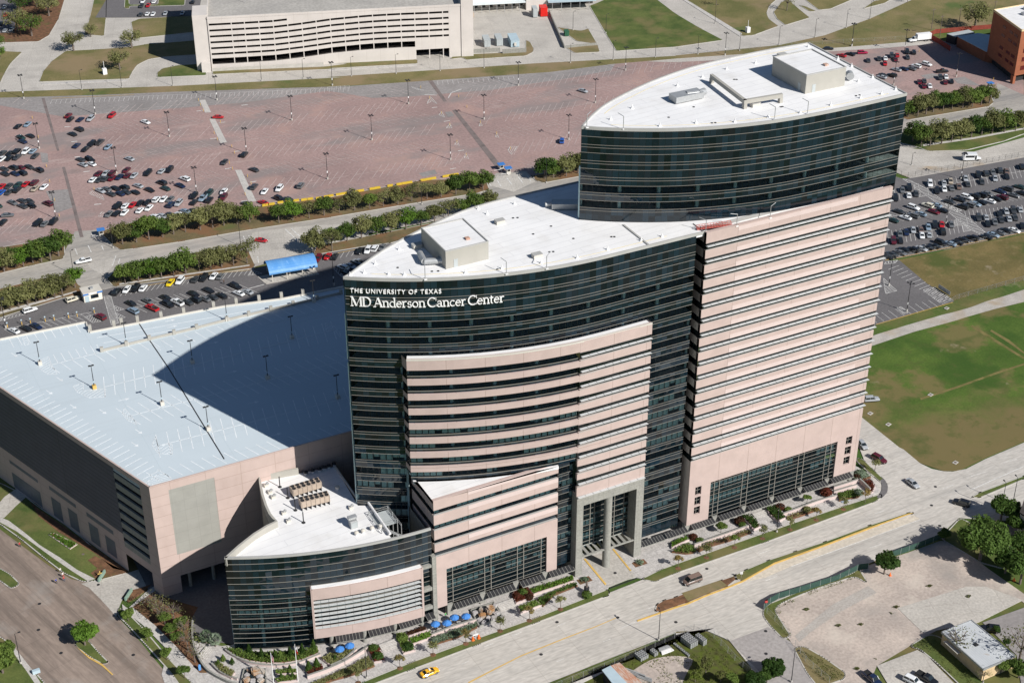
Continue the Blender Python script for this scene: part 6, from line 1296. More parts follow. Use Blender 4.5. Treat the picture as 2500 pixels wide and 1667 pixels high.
row('fence row of the right gray lot','c',WW,[(90,1375,'D'),(150,1345,'D'),(275,1325,'G'),(320,1285,'K'),(440,1285,'K','suv'),(560,1270,'S'),(640,1250,'K'),(730,1230,'K'),(825,1190,'K','suv'),(950,1200,'B'),(1045,1180,'K'),(1145,1150,'K'),(1255,1125,'K','suv'),(1440,1110,'K'),(1540,1080,'B'),(1620,1050,'G'),(1710,1020,'K'),(1825,1020,'W')],g4)
g5 = 'cars parked in the gray lot by the garage'
row('the tree side row by the kiosk','f',R(51),[(125,550,'K','suv'),(215,530,'W'),(292,520,'K','suv'),(360,517,'W'),(600,470,'Y'),(685,455,'W','suv'),(822,438,'D'),(897,428,'K','suv'),(982,412,'W'),(1042,412,'G')],g5)
row('the double row by the garage','f',BS,[(248,650,'K'),(405,632,'G'),(555,600,'K'),(805,568,'K'),(938,537,'K'),(1178,503,'K','suv'),(270,718,'B','suv'),(437,692,'R','pickup'),(580,662,'K','suv'),(660,642,'W','pickup'),(752,640,'D'),(822,622,'K','suv'),(905,612,'G'),(972,597,'D'),(1050,582,'K'),(1203,562,'W'),(1280,550,'S')],g5)
row('row right of the blue canopy','f',R(51),[(1905,258,'r','suv'),(1990,238,'R'),(2055,238,'K'),(2270,190,'K'),(2345,185,'W','suv'),(318,155,'W','suv',5),(368,148,'G','sedan',5)],g5)
row('group behind the white roof tip','f',BS,[(2125,335,'W','suv'),(2190,322,'S'),(2150,375,'K'),(2265,290,'S','pickup')],g5)
row('row along the garage parapet','e',BS,[(1440,1018,'r','suv'),(200,1215,'W'),(370,1180,'K'),(520,1150,'N')],g5)
place('suv','white',at('e',430,918,.8),R(9),'white car standing alone in the gray lot near the grass edge','car',near=True)
place('suv','cream',at('e',1045,765,.8),R(10),'cream car driving up to the kiosk','car',near=True)
g6 = 'cars in the upper left parking lot'
row('top left corner lot',1,R(62),[(30,50,'S'),(40,100,'R'),(35,205,'S'),(78,200,'S'),(5,160,'K')],g6)
row('lot behind the white garage',1,R(62),[(960,10,'W'),(1035,12,'W'),(950,42,'D'),(995,38,'R'),(945,98,'D'),(990,95,'W'),(1028,97,'W'),(1110,92,'S'),(1225,90,'S'),(1295,15,'K')],g6,z=.16)
RD_A = imgdir(8,(270,1560),(1880,960))
# moving and near vehicles
tx = place('sedan','taxi',at(8,685,1492,.7),RD_A + .03,'yellow taxi driving along the street below the umbrellas','taxi',near=True,name='taxi'); MB().box(-.25,.1,-.3,.3,1.44,1.62).build('roof_sign',M['roofw'],tx)
place('van','brown',at(9,112,872,.9),RD_A + PI,'brown passenger van on the street beside the planted median','van',near=True,name='van')
place('sedan','silver',at(9,1590,225,.7),imgdir(9,(1560,200),(1630,255)),'silver car crossing the junction right of the tower','car',near=True,name='moving_car')
place('suv','black',at(9,1920,355,.8),imgdir(9,(1980,380),(1860,345)),'black tall car by the end of the far median','car',near=True,name='moving_car')
place('suv','maroon',at(9,1365,60,.8),imgdir(9,(1320,40),(1405,85)),'dark maroon car on the cross street right of the tower','car',near=True,name='moving_car')
place('sedan','silver',at(6,1255,1470,.7),imgdir(6,(1235,1440),(1280,1500)),'silver car at the tower corner, partly behind the stone wall','car',near=True,name='moving_car')
place('pickup','white',at('e',1195,215,.8),imgdir('e',(1320,190),(1080,240)),'white pickup truck with open dark bed turning on the avenue','pickup truck',near=True,name='pickup_truck')
place('sedan','red',at('f',1402,95,.7),imgdir('f',(1345,90),(1455,105)),'red car crossing the avenue junction','car',near=True,name='moving_car')
place('suv','white',at(9,1595,1552,.8),imgdir(9,(1560,1535),(1640,1575)),'white car parked on the slab at the bottom edge','car',near=True)
place('pickup','black',at(9,1685,1532,.8),imgdir(9,(1640,1510),(1730,1560)),'black pickup truck beside the white car at the bottom edge','pickup truck',near=True)
place('pickup','navy',at(9,1320,1535,.8),imgdir(9,(1290,1510),(1360,1568)),'dark blue pickup truck at the bottom edge by the dirt lot','pickup truck',near=True)
place('suv','black',at(9,2112,1200,.8),imgdir(9,(2160,1205),(2070,1195)),'black car tucked behind the flat gray roofed building','car',near=True)
place('suv','silver',at(6,1315,1165,.8),imgdir(6,(1280,1160),(1350,1155)),'silver utility cart parked in the grass beside the tower edge','car')
# box truck and shuttle bus
p0,p1 = at(3,1560,287),at(3,1705,272); bt = empty('box_truck',((p0.x + p1.x) / 2,(p0.y + p1.y) / 2,.1),math.atan2(p0.y - p1.y,p0.x - p1.x)); tag(bt,'white box truck parked beside the dull red fence','truck')
MB().box(-5.6,1.6,-1.2,1.2,1.0,3.7).build('cargo_box',M['roofw'],bt); mb,gb = MB(),MB(); loft(mb,[(1.7,1.0,.4,1.5,1.7),(3.2,1.05,.4,1.4,1.6),(4.6,.98,.4,1.1,1.35),(5.3,.85,.5,.9,1.1)]); cabin(mb,gb,1.75,3.6,1.85,2.9,.98,.85,1.62,2.5)
mb.build('cab',[PAINT['white'],tyre_and_shade],bt); gb.build('windows',carglass,bt); wheelset(bt,(-4,-2.9,4.0),1.1,.45)
p0,p1 = at(3,1925,1078),at(3,2042,1076); bs = empty('shuttle_bus',((p0.x + p1.x) / 2,(p0.y + p1.y) / 2,.1),math.atan2(p1.y - p0.y,p1.x - p0.x)); tag(bs,'white shuttle bus with dark side windows on the service drive','bus')
Lb = (p1 - p0).length + .3; MB().prism([(-Lb / 2,-1.15),(Lb / 2 - 1.8,-1.15),(Lb / 2 - 1.8,1.15),(-Lb / 2,1.15)],.5,2.95).build('body',PAINT['white'],bs)
mb,gb = MB(),MB(); loft(mb,[(Lb / 2 - 1.8,1.0,.4,1.4,1.6),(Lb / 2 - .6,.95,.4,1.0,1.25),(Lb / 2,.8,.5,.85,1.0)]); mb.build('hood',[PAINT['white'],tyre_and_shade],bs)
for s in (-1,1): MB().box(-Lb / 2 + .8,Lb / 2 - 2.9,s * 1.16 - .02,s * 1.16 + .02,1.55,2.4).build('window',carglass,bs)
MB().box(Lb / 2 - 1.82,Lb / 2 - 1.76,-.95,.95,1.65,2.5).build('windscreen',carglass,bs); MB().box(-Lb / 2 + .3,-Lb / 2 + 1.5,-.7,.7,2.95,3.25).build('roof_unit',M['dark'],bs); MB().box(Lb / 2 - 2.7,Lb / 2 - 2.0,-1.18,-1.14,.6,2.4).build('door',carglass,bs); wheelset(bs,(-Lb / 2 + 1.5,Lb / 2 - 1.2),1.1,.42)
# flatbed at the dock
p = at('m',330,260); tk = empty('flatbed_truck',(p.x,p.y,.1),imgdir('m',(150,260),(370,245))); tag(tk,'tan cab flatbed truck at the left loading doors','truck'); MB().box(-7,0,-1.1,1.1,.8,1.1).build('flatbed',M['steel'],tk); MB().box(.2,2.2,-1.1,1.1,.5,2.6).build('cab',M['tan'],tk); wheelset(tk,(-6,-4.8,1.2),1.0,.45)
# ------------------------------------------------------------------ painted stall lines in the car parks
pole = {(0,0):(136.3,534.4),(1,0):(479.9,472.6),(2,0):(799.8,438),(3,0):(1099.9,390.8),(4,0):(1388.2,341.7),(0,1):(284.7,423.5),(1,1):(601.7,375),(2,1):(908,342.5),(3,1):(1181.7,291.9),(4,1):(1453.3,251.9),
 (-1,2):(96,363),(0,2):(413.7,334.5),(1,2):(712.6,294.5),(2,2):(997.4,254.5),(3,2):(1265.4,209.8),(4,2):(1527,172.7),(-1,3):(232.7,280),(0,3):(529.7,245.4),(1,3):(811.5,209.8),(-2,3):(58.2,241.8)}
TL['s'] = (0,0,1)
PV = {k: at('s',*v) for k,v in pole.items()}
def gridline(j):
 P = [PV[k] for k in sorted(PV) if k[1] == j]; d0 = (P[1] - P[0]); d1_ = P[-1] - P[-2]
 return [P[0] - d0 * 1.6] + P + [P[-1] + d1_ * .9]
def midline(j): return [(a + b) / 2 for a,b in zip(gridline(j),gridline(j + 1))] if len(gridline(j)) == len(gridline(j + 1)) else None
def interp(L,u):
 for a,b in zip(L[:-1],L[1:]):
  if a.x <= u <= b.x: return a + (b - a) * ((u - a.x) / (b.x - a.x))
 return None
fm,wm = MB(),MB()
aisles = [[at('a',560,60),at('a',720,620),at('a',930,1500)],[at(2,690,540),at(2,860,800),at(2,1160,1120)]]
walkl = [at('b',760,80),at('b',950,470),at('b',1210,970),at('b',1390,1370)]
def ynear(L,p,wdt):
 for a,b in zip(L[:-1],L[1:]):
  lo,hi = min(a.y,b.y),max(a.y,b.y)
  if lo - 3 <= p.y <= hi + 3: t = (p.y - a.y) / (b.y - a.y); x = a.x + (b.x - a.x) * t; return abs(p.x - x) < wdt
 return False
def inred(p,poly_):
 c = False; n = len(poly_)
 for i in range(n):
  x0,y0 = poly_[i]; x1,y1 = poly_[(i + 1) % n]
  if (y0 > p.y) != (y1 > p.y) and p.x < (x1 - x0) * (p.y - y0) / (y1 - y0) + x0: c = not c
 return c
RL = poly(1,redlot)
def lotrow(L,up_,ln,x0=-400,x1=200,sp=3.0,z=.065):
 prev = None; s = 0; u = L[0].x
 while u < L[-1].x:
  p = interp(L,u)
  ok = p is not None and inred(p,RL) and not ynear(aisles[0],p,12) and not ynear(aisles[1],p,11) and not ynear(walkl,p,5)
  if ok:
   f = Vector((math.cos(up_),math.sin(up_),0)) * ln; fade = fm
   if random.random() < .93:
    for q in (p + f,p - f):
     if inred(q,RL): pline(fade,p,q,.13,z)
   if prev is not None and random.random() < .85: pline(fade,prev,p,.11,z)
   prev = p
  else: prev = None
  u += sp * .985
rows_ = {j: gridline(j) for j in (0,1,2,3)}
for j in (0,1,2,3): lotrow(rows_[j],SL_,6.4)
for j in (0,1,2):
 A,B = rows_[j],rows_[j + 1]; L = []
 for a in A:
  d = Vector((-.125,1,0)); q = None
  for t in range(400):
   pt = a + d * t * .1; r_ = interp(B,pt.x)
   if r_ is not None and pt.y >= r_.y: q = pt; break
  if q is not None: L.append((a + q) / 2)
 if len(L) > 1: L = [L[0] - (L[1] - L[0])] + L + [L[-1] + (L[-1] - L[-2])]; lotrow(L,BS,6.4)
A = rows_[0]; L = [a + Vector((2,-16,0)) for a in A]; lotrow(L,BS,6.0)
# edge stalls along the verge
stalls(wm,at(1,350,672,.07),at(1,2338,590,.07),62,[imgdir(1,(1000,640),(990,672)) ],4.6,.065,.12,h=.01)
stalls(wm,at(2,0,585,.07),at(2,145,575,.07),5,[imgdir(1,(1000,640),(990,672))],4.6,.065,.12,h=.01)
stalls(wm,at(2,735,545,.07),at(2,1245,512,.07),15,[imgdir(2,(870,530),(878,560))],4.6,.065,.13,h=.01)
fm.build('worn_stall_lines',M['faint'])['kind'] = 'structure'
# right gray lot
stalls(wm,at('c',-200,610),at('c',530,470),13,[VV,VV + PI],5.6,.062,.13,h=.01)
stalls(wm,at('c',640,450),at('c',2400,130),31,[VV,VV + PI],5.6,.062,.13,h=.01)
stalls(wm,at('c',-200,900),at('c',860,700),19,[WW,WW + PI],5.6,.062,.13,h=.01)
stalls(wm,at('c',960,690),at('c',2400,420),26,[WW,WW + PI],5.6,.062,.13,h=.01)
stalls(wm,at('c',-200,1180),at('c',1110,955),22,[VV,VV + PI],5.6,.062,.13,h=.01)
stalls(wm,at('c',1170,850),at('c',2400,720),22,[VV,VV + PI],5.6,.062,.13,h=.01)
stalls(wm,at('c',60,1440),at('c',1960,1062),33,[WW + PI],5.2,.062,.13,centre=False,h=.01)
stalls(wm,at(6,1500,270),at(6,1860,500),12,[imgdir(6,(1660,360),(1570,395))],5.4,.062,.13,centre=False,h=.01)
stalls(wm,at(6,1350,655),at(6,1760,550),9,[imgdir(6,(1500,615),(1440,570))],5.0,.062,.13,centre=False,h=.01)
hatch(wm,poly('c',[(300,320),(420,400),(860,720),(1200,1000),(1380,1090),(1440,1060),(1250,900),(900,650),(600,440),(400,340)]),R(-5),1.1,.062,.2,.01)
hatch(wm,poly('c',[(1000,885),(1075,870),(1280,1015),(1135,1045),(1115,955),(1020,970)]),R(-6),.6,.062,.12,.01)
hatch(wm,poly('c',[(870,655),(1110,750),(1035,770),(900,690)]),R(60),1.0,.062,.25,.01)
hatch(wm,poly('c',[(430,400),(520,540),(620,550),(530,570)]),R(60),1.0,.062,.15,.01)
hatch(wm,poly(6,[(1660,435),(1740,415),(1850,495),(1770,520)]),R(20),.8,.062,.14,.01)
hatch(wm,poly(6,[(1395,355),(1440,400),(1485,440),(1410,460),(1400,420)]),R(10),.7,.062,.14,.01)
hatch(wm,poly(6,[(1400,262),(1410,245),(1490,235),(1470,255)]),R(60),1.0,.062,.2,.01)
hatch(wm,poly(6,[(1480,555),(1510,548),(1560,590),(1530,595)]),R(10),.6,.062,.14,.01)
# gray lot by the garage
stalls(wm,at('f',110,598),at('f',1060,425),21,[R(51)],5.0,.062,.13,centre=False,h=.01)
stalls(wm,at('f',1060,440),at('f',1300,395),5,[R(51)],5.0,.062,.13,centre=False,h=.01)
stalls(wm,at('f',300,690),at('f',1290,525),19,[BS,BS + PI],5.4,.062,.13,h=.01)
stalls(wm,at('f',1950,280),at('f',2400,200),9,[R(51)],4.8,.062,.13,centre=False,h=.01)
stalls(wm,at('e',60,1200),at('e',1330,950),14,[BS],5.0,.062,.13,h=.01)
hatch(wm,poly('e',[(1490,730),(1590,715),(1700,1110),(1600,1140)]),R(12),.75,.062,.16,.01)
hatch(wm,poly('e',[(1640,860),(1780,915),(1680,940)]),R(60),.8,.062,.14,.01); hatch(wm,poly('e',[(1670,960),(1800,1030),(1700,1050)]),R(60),.8,.062,.14,.01)
hatch(wm,poly('e',[(1210,1020),(1330,1000),(1450,1085),(1330,1105)]),R(60),.8,.062,.14,.01)
hatch(wm,poly('e',[(0,1040),(320,970),(400,975),(0,1080)]),R(60),1.0,.062,.14,.01)
hatch(wm,poly('f',[(1285,410),(1320,360),(1410,390)]),R(60),.9,.062,.14,.01); hatch(wm,poly('f',[(2040,345),(2090,345),(2130,430),(2090,400)]),R(60),.9,.062,.14,.01)
for a,b in (((1270,530),(1430,488)),): pline(wm,at('f',*a),at('f',*b),.3,.062,.01)
# avenue and street markings
for t,a,b,w_ in (('f',(1245,60),(1262,110),.3),('f',(1292,55),(1312,105),.3),('f',(1615,0),(1720,100),.4),('f',(1670,-5),(1760,80),.4),('f',(155,260),(140,300),.3),('f',(120,230),(90,320),.3),('f',(1370,240),(1380,300),.3),
 (2,(1085,1235),(1098,1252),.4),(2,(1138,1212),(1165,1255),.4),(2,(1202,1195),(1235,1240),.4),(2,(1277,1188),(1310,1230),.4),(2,(1340,1180),(1365,1220),.3),('e',(1265,0),(1310,95),.35),('e',(1460,0),(1485,65),.35),('e',(1075,40),(1112,130),.35),('a',(1000,1530),(1040,1568),.3)):
 pline(wm,at(t,*a),at(t,*b),w_,.062,.01)
for k in range(9): 
 a,b = at('b',680,222),at('b',755,212)
for x0,y0,x1,y1 in ((680,222,757,211),(960,370,1043,360),(850,575,930,567),(1155,737,1237,727),(1040,958,1125,946),(1360,1125,1443,1115),(1250,1370,1332,1358),(1250,147,1335,138)): pline(wm,at('b',x0,y0),at('b',x1,y1),.5,.07,.01)
for x0,y0,x1,y1 in ((705,362,770,360),(778,524,845,518),(815,692,878,686),(912,852,982,845),(1030,1210,1108,1202)): pline(wm,at('a',x0,y0),at('a',x1,y1),.5,.07,.01)
for x0,y0,x1,y1 in ((650,638,733,642),(810,660,830,625),(830,625,900,600),(700,726,735,722),(780,818,820,812),(875,1016,915,1010),(822,1137,862,1131)): pline(wm,at(2,x0,y0),at(2,x1,y1),.4,.07,.01)
for t,pts in ((2,[(560,585),(650,610),(600,605)]),(2,[(665,700),(690,650),(735,700),(700,680)]),(2,[(745,775),(765,750),(785,790)]),(2,[(795,862),(820,830),(835,862)]),(2,[(850,972),(870,950),(885,980)]),(2,[(915,1062),(930,1035),(948,1068)]),(2,[(1015,850),(1025,820),(1040,845)]),(2,[(1125,922),(1135,895),(1150,925)]),(2,[(1210,1012),(1225,985),(1275,985),(1235,1040)]),('a',[(975,1090),(1010,1060),(1120,1110),(1140,1160)]),('a',[(1075,1340),(1110,1290),(1150,1300),(1150,1345)])): hatch(wm,poly(t,pts),R(50),.8,.066,.14,.01)
# dashes on the front street
for a,b in (((1540,1185),(1600,1160)),((1240,1250),(1300,1225)),((1535,1425),(1590,1402)),((1850,1290),(1900,1270)),((1050,1325),(1110,1300)),((2150,1070),(2200,1050)),((900,1440),(950,1418))): pline(wm,at(8,*a),at(8,*b),.16,.045,.01)
for a,b in (((560,700),(640,672)),((880,730),(960,705)),((1170,600),(1260,570)),((1340,430),(1400,410)),((1300,660),(1380,635)),((1790,265),(1870,235)),((1980,180),(2080,150)),((2200,90),(2290,65)),((600,880),(680,850))): pline(wm,at(9,*a),at(9,*b),.16,.045,.01)
wm.build('stall_lines',M['white'])['kind'] = 'structure'
ym = MB()
for t,a,b in (('c',(1960,1056),(60,1436)),(6,(1345,668),(1860,520)),('f',(390,500),(1060,385)),('f',(1060,385),(1310,362)),('f',(2080,212),(2352,160)),(1,(350,664),(900,640))): pline(ym,at(t,*a),at(t,*b),.22,.16,.012)
ym.build('yellow_lines',M['yellow'])['kind'] = 'structure'
# ------------------------------------------------------------------ trees, shrubs, planting
def leaves(mb,c,r,n,s,m=0,squash=.8,hollow=.35,rs=None):
 rs = rs or random
 for _ in range(n):
  while True:
   v = Vector((rs.uniform(-1,1),rs.uniform(-1,1),rs.uniform(-1,1)))
   if hollow < v.length < 1: break
  p = Vector((c[0] + v.x * r,c[1] + v.y * r,c[2] + v.z * r * squash))
  nrm = (v.normalized() + Vector((rs.gauss(0,.6),rs.gauss(0,.6),rs.gauss(.35,.6)))).normalized(); a = nrm.orthogonal().normalized(); b = nrm.cross(a); t = rs.uniform(0,6.28); a,b = a * math.cos(t) + b * math.sin(t),b * math.cos(t) - a * math.sin(t)
  q = s * rs.uniform(.6,1.3)
  mb.face([p - a * q,p - b * q * .55,p + a * q,p + b * q * .55],m)
def make_tree(name,rad,h,lobes,nl,ls,trunk_r,lm,bare=0.0,squash=.7):
 o = empty(name); tm = MB(); th_ = h - rad * squash * 1.1; th_ = max(th_,h * .28)
 tm.tube((0,0,-.1),(0,0,th_),trunk_r * 1.25,trunk_r * .8,8)
 cmb = MB(); 
 for i in range(lobes):
  a = i * 2.4 + random.uniform(-.4,.4); rr = rad * (.0 if i == 0 else random.uniform(.4,.68)); z = h - rad * squash * random.uniform(.45,1.45 if name == 'oak_tree' else 1.0) if i else h - rad * squash * .55
  c = (rr * math.cos(a),rr * math.sin(a),z); lr = rad * random.uniform(.28,.52)
  mid = Vector((c[0] * .45,c[1] * .45,th_ + (c[2] - th_) * .35)); tm.tube((0,0,th_ * .75),mid,trunk_r * .6,trunk_r * .4,6,caps=False); tm.tube(mid,(c[0],c[1],c[2] + lr * .2),trunk_r * .4,trunk_r * .1,5,caps=False)
  for k in range(3): b = a + random.uniform(-1.3,1.3); tm.tube(mid,(mid.x + lr * math.cos(b),mid.y + lr * math.sin(b),c[2] + random.uniform(-.3,.5) * lr),trunk_r * .25,.03,4,caps=False)
  if random.random() >= bare: leaves(cmb,c,lr,int(nl / lobes),ls,squash=.75)
  else: leaves(cmb,c,lr,int(nl / lobes * .18),ls * .8,squash=.75)
 tm.build('trunk',M['bark'],o,True); cmb.build('crown',M[lm],o); return o
TP = {}
def tree(kind,p,label,lm=None,s=1.0,group=None,cat='tree',name=None,rz=None,z=.1):
 if kind not in TP:
  spec = dict(oak1=('oak_tree',4.7,8.9,15,2300,.36,.22,'leafg'),oak2=('oak_tree',4.3,8.3,12,1800,.36,.2,'leafg'),oak3=('oak_tree',5.0,9.4,14,2100,.38,.24,'leafo'),oak4=('oak_tree',4.4,8.8,12,1100,.33,.18,'leafo',.25),
   big=('broad_tree',7.2,12.5,22,7500,.42,.42,'leafg'),old=('old_oak_tree',7.6,11.5,20,2300,.42,.42,'leafo',.3),bare=('bare_tree',4.5,8,10,300,.3,.2,'leafo',.8),
   round=('round_tree',3.9,6.6,12,4200,.36,.22,'leafd'),street=('young_street_tree',1.5,4.2,7,330,.22,.07,'leafy',.15),street2=('young_street_tree',1.35,3.6,6,420,.22,.07,'leafg',0),small=('small_tree',2.2,4.4,8,1300,.28,.1,'leafg'))[kind]
  o = TP[kind] = make_tree(*spec); 
 else: o = copy_tree(TP[kind])
 if name: o.name = name
 o.location = (p.x,p.y,z); o.scale = (s,s,s * random.uniform(.93,1.07)); o.rotation_euler = (0,0,random.uniform(0,6.28) if rz is None else rz)
 for k in ('group',):
  if k in o: del o[k]
 if lm:
  for ch in o.children:
   if ch.name.startswith('crown'): ch.material_slots[0].link = 'OBJECT'; ch.material_slots[0].material = M[lm]
 else:
  for ch in o.children:
   if ch.name.startswith('crown'): ch.material_slots[0].link = 'DATA'
 tag(o,label,cat,group); return o
TONE = dict(leafg='green',leafo='olive',leafb='bright green',leafd='dark green')
def treerow(pts,tones,rowname,group,s=1.0,n=None):
 if n:
  L = pts; tot = [0]
  for a,b in zip(L[:-1],L[1:]): tot.append(tot[-1] + (b - a).length)
  out = []
  for i in range(n):
   d = tot[-1] * i / (n - 1)
   for k in range(len(L) - 1):
    if tot[k] - 1e-6 <= d <= tot[k + 1] + 1e-6: out.append(L[k] + (L[k + 1] - L[k]) * ((d - tot[k]) / (tot[k + 1] - tot[k]))); break
  pts = out
 for i,p in enumerate(pts):
  tn = tones[i % len(tones)]; k = 'oak' + str((i * 5 + len(rowname)) % 3 + 1) if tn != 'x' else 'oak4'; tn = 'leafo' if tn == 'x' else tn
  tree(k,p + Vector((random.uniform(-.4,.4),random.uniform(-.4,.4),0)),f'{TONE[tn]} oak, {ordw(i)} from left in {rowname}',tn,s * random.uniform(.88,1.16),group)
D = lambda x,y: at('D',x,y)
g_ = 'oaks along the avenue'
treerow([at('e',-230,440),at('e',-60,400),at('e',80,375),at('e',215,320),at('e',345,295),at('e',480,255),at('e',600,240),at('e',745,215),at('e',860,150)],['leafo','leafg','leafo','leafg','leafb','leafg','leafg','leafd','leafg'],'the clump by the left lot entrance',g_)
treerow([D(283,562),D(440,532),D(573,510)],['leafo','leafg','leafg','leafd','leafo','x','leafo','x','leafo'],'the row above the avenue junction',g_,n=11)
treerow([D(640,512),D(766,492),D(900,472),D(1000,455),D(1111,436)],['leafg','leafb','x','leafg','x','leafo','leafg','x','leafo','x','x','leafo','leafg','leafg'],'the long row with yellow barriers behind',g_,.88,n=15)
treerow([at(2,1455,1200),at(2,1510,1195),at(2,1600,1185),at(2,1680,1165),at(2,1760,1150)],['leafd','leafg','leafo','leafo'],'the short row against the tall tower',g_)
treerow([at('e',-110,975),at('e',20,950),at('e',150,915),at('e',280,880),at('e',400,850),at('e',530,815),at('e',655,785),at('e',780,755),at('e',900,725),at('e',1090,600)],['leafo','x','leafo','leafo','leafo','x','leafo','leafo','x','leafb'],'the row beside the small kiosk',g_,.95)
treerow([at('f',205,480),at('f',330,462),at('f',520,435),at('f',680,408),at('f',830,378),at('f',980,350),at('f',1130,325),at('f',1275,305)],['leafg','leafg','leafb','leafg','leafg','leafg','x','leafo','leafo','x','x'],'the row left of the blue canopy',g_,n=11)
treerow([at('f',1878,215),at('f',2020,195),at(2,20,1640),at(2,350,1580),at(2,700,1500),at(2,1080,1400)],['leafo','x','leafg','leafg','leafo','leafg','leafo','leafb','leafg'],'the row behind the white roof tip',g_,.9,n=14)
treerow([at('d',960,965),at('d',1060,962),at('d',1210,915),at('d',1360,885),at('d',1500,872),at('d',1650,850),at('d',1800,830),at('d',1930,800)],['leafg','leafo','leafo','leafg','leafd','leafg','leafo','leafg'],'the row below the far right red lot',g_,1.0,n=10)
treerow([at('d',1010,1260),at('d',1145,1330),at('d',1290,1290),at('d',1440,1270),at('d',1600,1240),at('d',1760,1190),at('d',1900,1175),at('d',2070,1150),at('d',2220,1130),at('d',2360,1100)],['leafd','leafg','leafo','leafo','x','leafo','leafd','leafg','leafo','leafg','leafo'],'the row above the shuttle bus',g_,1.05,n=12)
for i,(x,y,s,tn,lb) in enumerate(((495,345,.85,'leafo','spreading old oak on the corner of the dry lawn left of the white garage'),(885,325,.8,'leafo','old oak on the dry lawn nearest the white garage shadow'),(805,470,.8,'leafo','leaning old oak low on the dry lawn with a long shadow'),(610,250,.55,'leafo','small oak between the upper street and the parking lot'),
 (120,215,.95,'leafo','dark old oak in the corner grove, nearest the lot of parked cars'),(215,245,.9,'leafg','old oak at the lower tip of the corner grove'),(330,110,.9,'leafo','old oak on the right side of the corner grove'),(130,80,.9,'leafd','darkest oak at the top of the corner grove'),(250,50,.9,'leafo','old oak in the upper middle of the corner grove'),(375,30,.7,'leafo','old oak at the top right of the corner grove'),(-10,330,.6,'leafg','oak cut by the left frame edge above the curving street'),(0,400,.5,'leafb','bright green tree cut by the left frame edge'))):
 tree('old',at(1,x,y),lb,tn,s,'oaks near the upper streets')
tree('bare',at(3,745,75),'leafless tree on the curved path island at the top',None,1,cat='tree'); tree('bare',at(3,270,38),'leafless tree on the top lawn at the left of the path',None,.8); tree('bare',at(3,1555,20),'leafless tree at the top frame edge by the wide street',None,.7)
for x,y in ((2005,200),): tree('old',at(3,x,y),'rusty orange-green tree beside the red fence','leafo',1.1)
tree('round',at(7,572,1312),'bright green tree on the tip of the left road median','leafb',.95)
for i,(x,y,s) in enumerate(((20,1500,1.1),(-60,1400,.9),(60,1390,.6))): tree('round',at(7,x,y),('large green tree cut by the lower left frame edge','green tree mostly outside the left frame edge','smaller green tree above the large one at the lower left')[i],'leafg',s)
for i,(x,y) in enumerate(((862,1152),(992,1285),(1122,1412),(1242,1535))): tree('small',at(7,x,y),f'{ordw(i)} small green tree from the driveway along the left road sidewalk','leafg',.8,'small trees beside the left road')
for i,(x,y,tn) in enumerate(((1010,1075,'leafo'),(1060,1110,'leafo'),(1110,1180,'leafg'),(1170,1150,'leafo'),(1150,1250,'leafg'),(1215,1215,'leafg'),(1200,1310,'leafg'),(1265,1350,'leafo'),(1240,1260,'leafo'),(1090,1150,'leafo'),(1310,1430,'leafo'))): tree('bare' if tn == 'leafo' else 'small',at(7,x,y),f'{"brown bare shrub tree" if tn == "leafo" else "green shrub tree"}, {ordw(i)} in the mulch bed left of the round terrace',tn,.72 if tn == 'leafo' else .85,'shrub trees in the mulch bed')
for i,(x,y) in enumerate(((205,1562),(485,1468),(708,1378),(928,1303),(1158,1218),(1355,1148),(1563,1073))): tree('street',at(8,x,y),f'{ordw(i)} thin young tree from left on the verge left of the entrance',None if i % 2 else 'leafo',1,'young trees along the street verge')
for i,(x,y) in enumerate(((15,798),(205,725),(393,658),(582,598),(765,538),(942,473),(1125,402),(1270,357),(1335,150))): tree('street',at(9,x,y),f'{ordw(i)} thin young tree from left on the verge right of the entrance',['leafy','leafo','leafg','leafo','leafo','leafy','leafo','leafy','leafo'][i],.95,'young trees along the street verge')
for k,(t,x,y) in enumerate([(8,205,1568),(8,485,1470),(8,708,1380),(8,928,1305),(8,1158,1220),(8,1355,1150),(8,1563,1075),(9,15,800),(9,205,727),(9,393,660),(9,582,600),(9,765,540),(9,942,475),(9,1125,404)]):
 p = at(t,x,y); MB().lathe((0,0,0),[(0,.06),(.5,.05),(.75,0)],12).build('mulch_ring',M['mulch'],loc=(p.x,p.y,.15))['kind'] = 'structure'
tree('big',at(9,2040,745),'largest spreading green tree at the right, throwing shade on the vacant lot','leafm',1.0)
tree('round',at(9,1398,835),'dense dark green tree standing in the green mesh fence line','leafd',.95)
tree('round',at(9,1800,610),'small dark tree at the left foot of the largest tree','leafd',.5)
for i,(x,y,s) in enumerate(((2210,830,1.05),(2310,900,1.25),(2300,720,1.0),(2180,480,1.1),(2290,560,1.1))): tree('round',at(9,x,y),('dark tree at the right edge of the vacant lot','dark tree cut by the right frame edge, lower one','dark tree behind the largest tree near the frame edge','dark tree in the shade by the red stop sign','dark tree in front of the shaded house')[i],'leafd',s,'dark trees at the right edge')
tree('bare',at(9,1872,1368),'pale half bare tree in front of the flat gray roof','leafo',.95); tree('bare',at(9,2300,1440),'tall leafless tree at the right edge beside the flat roof',None,1.3)
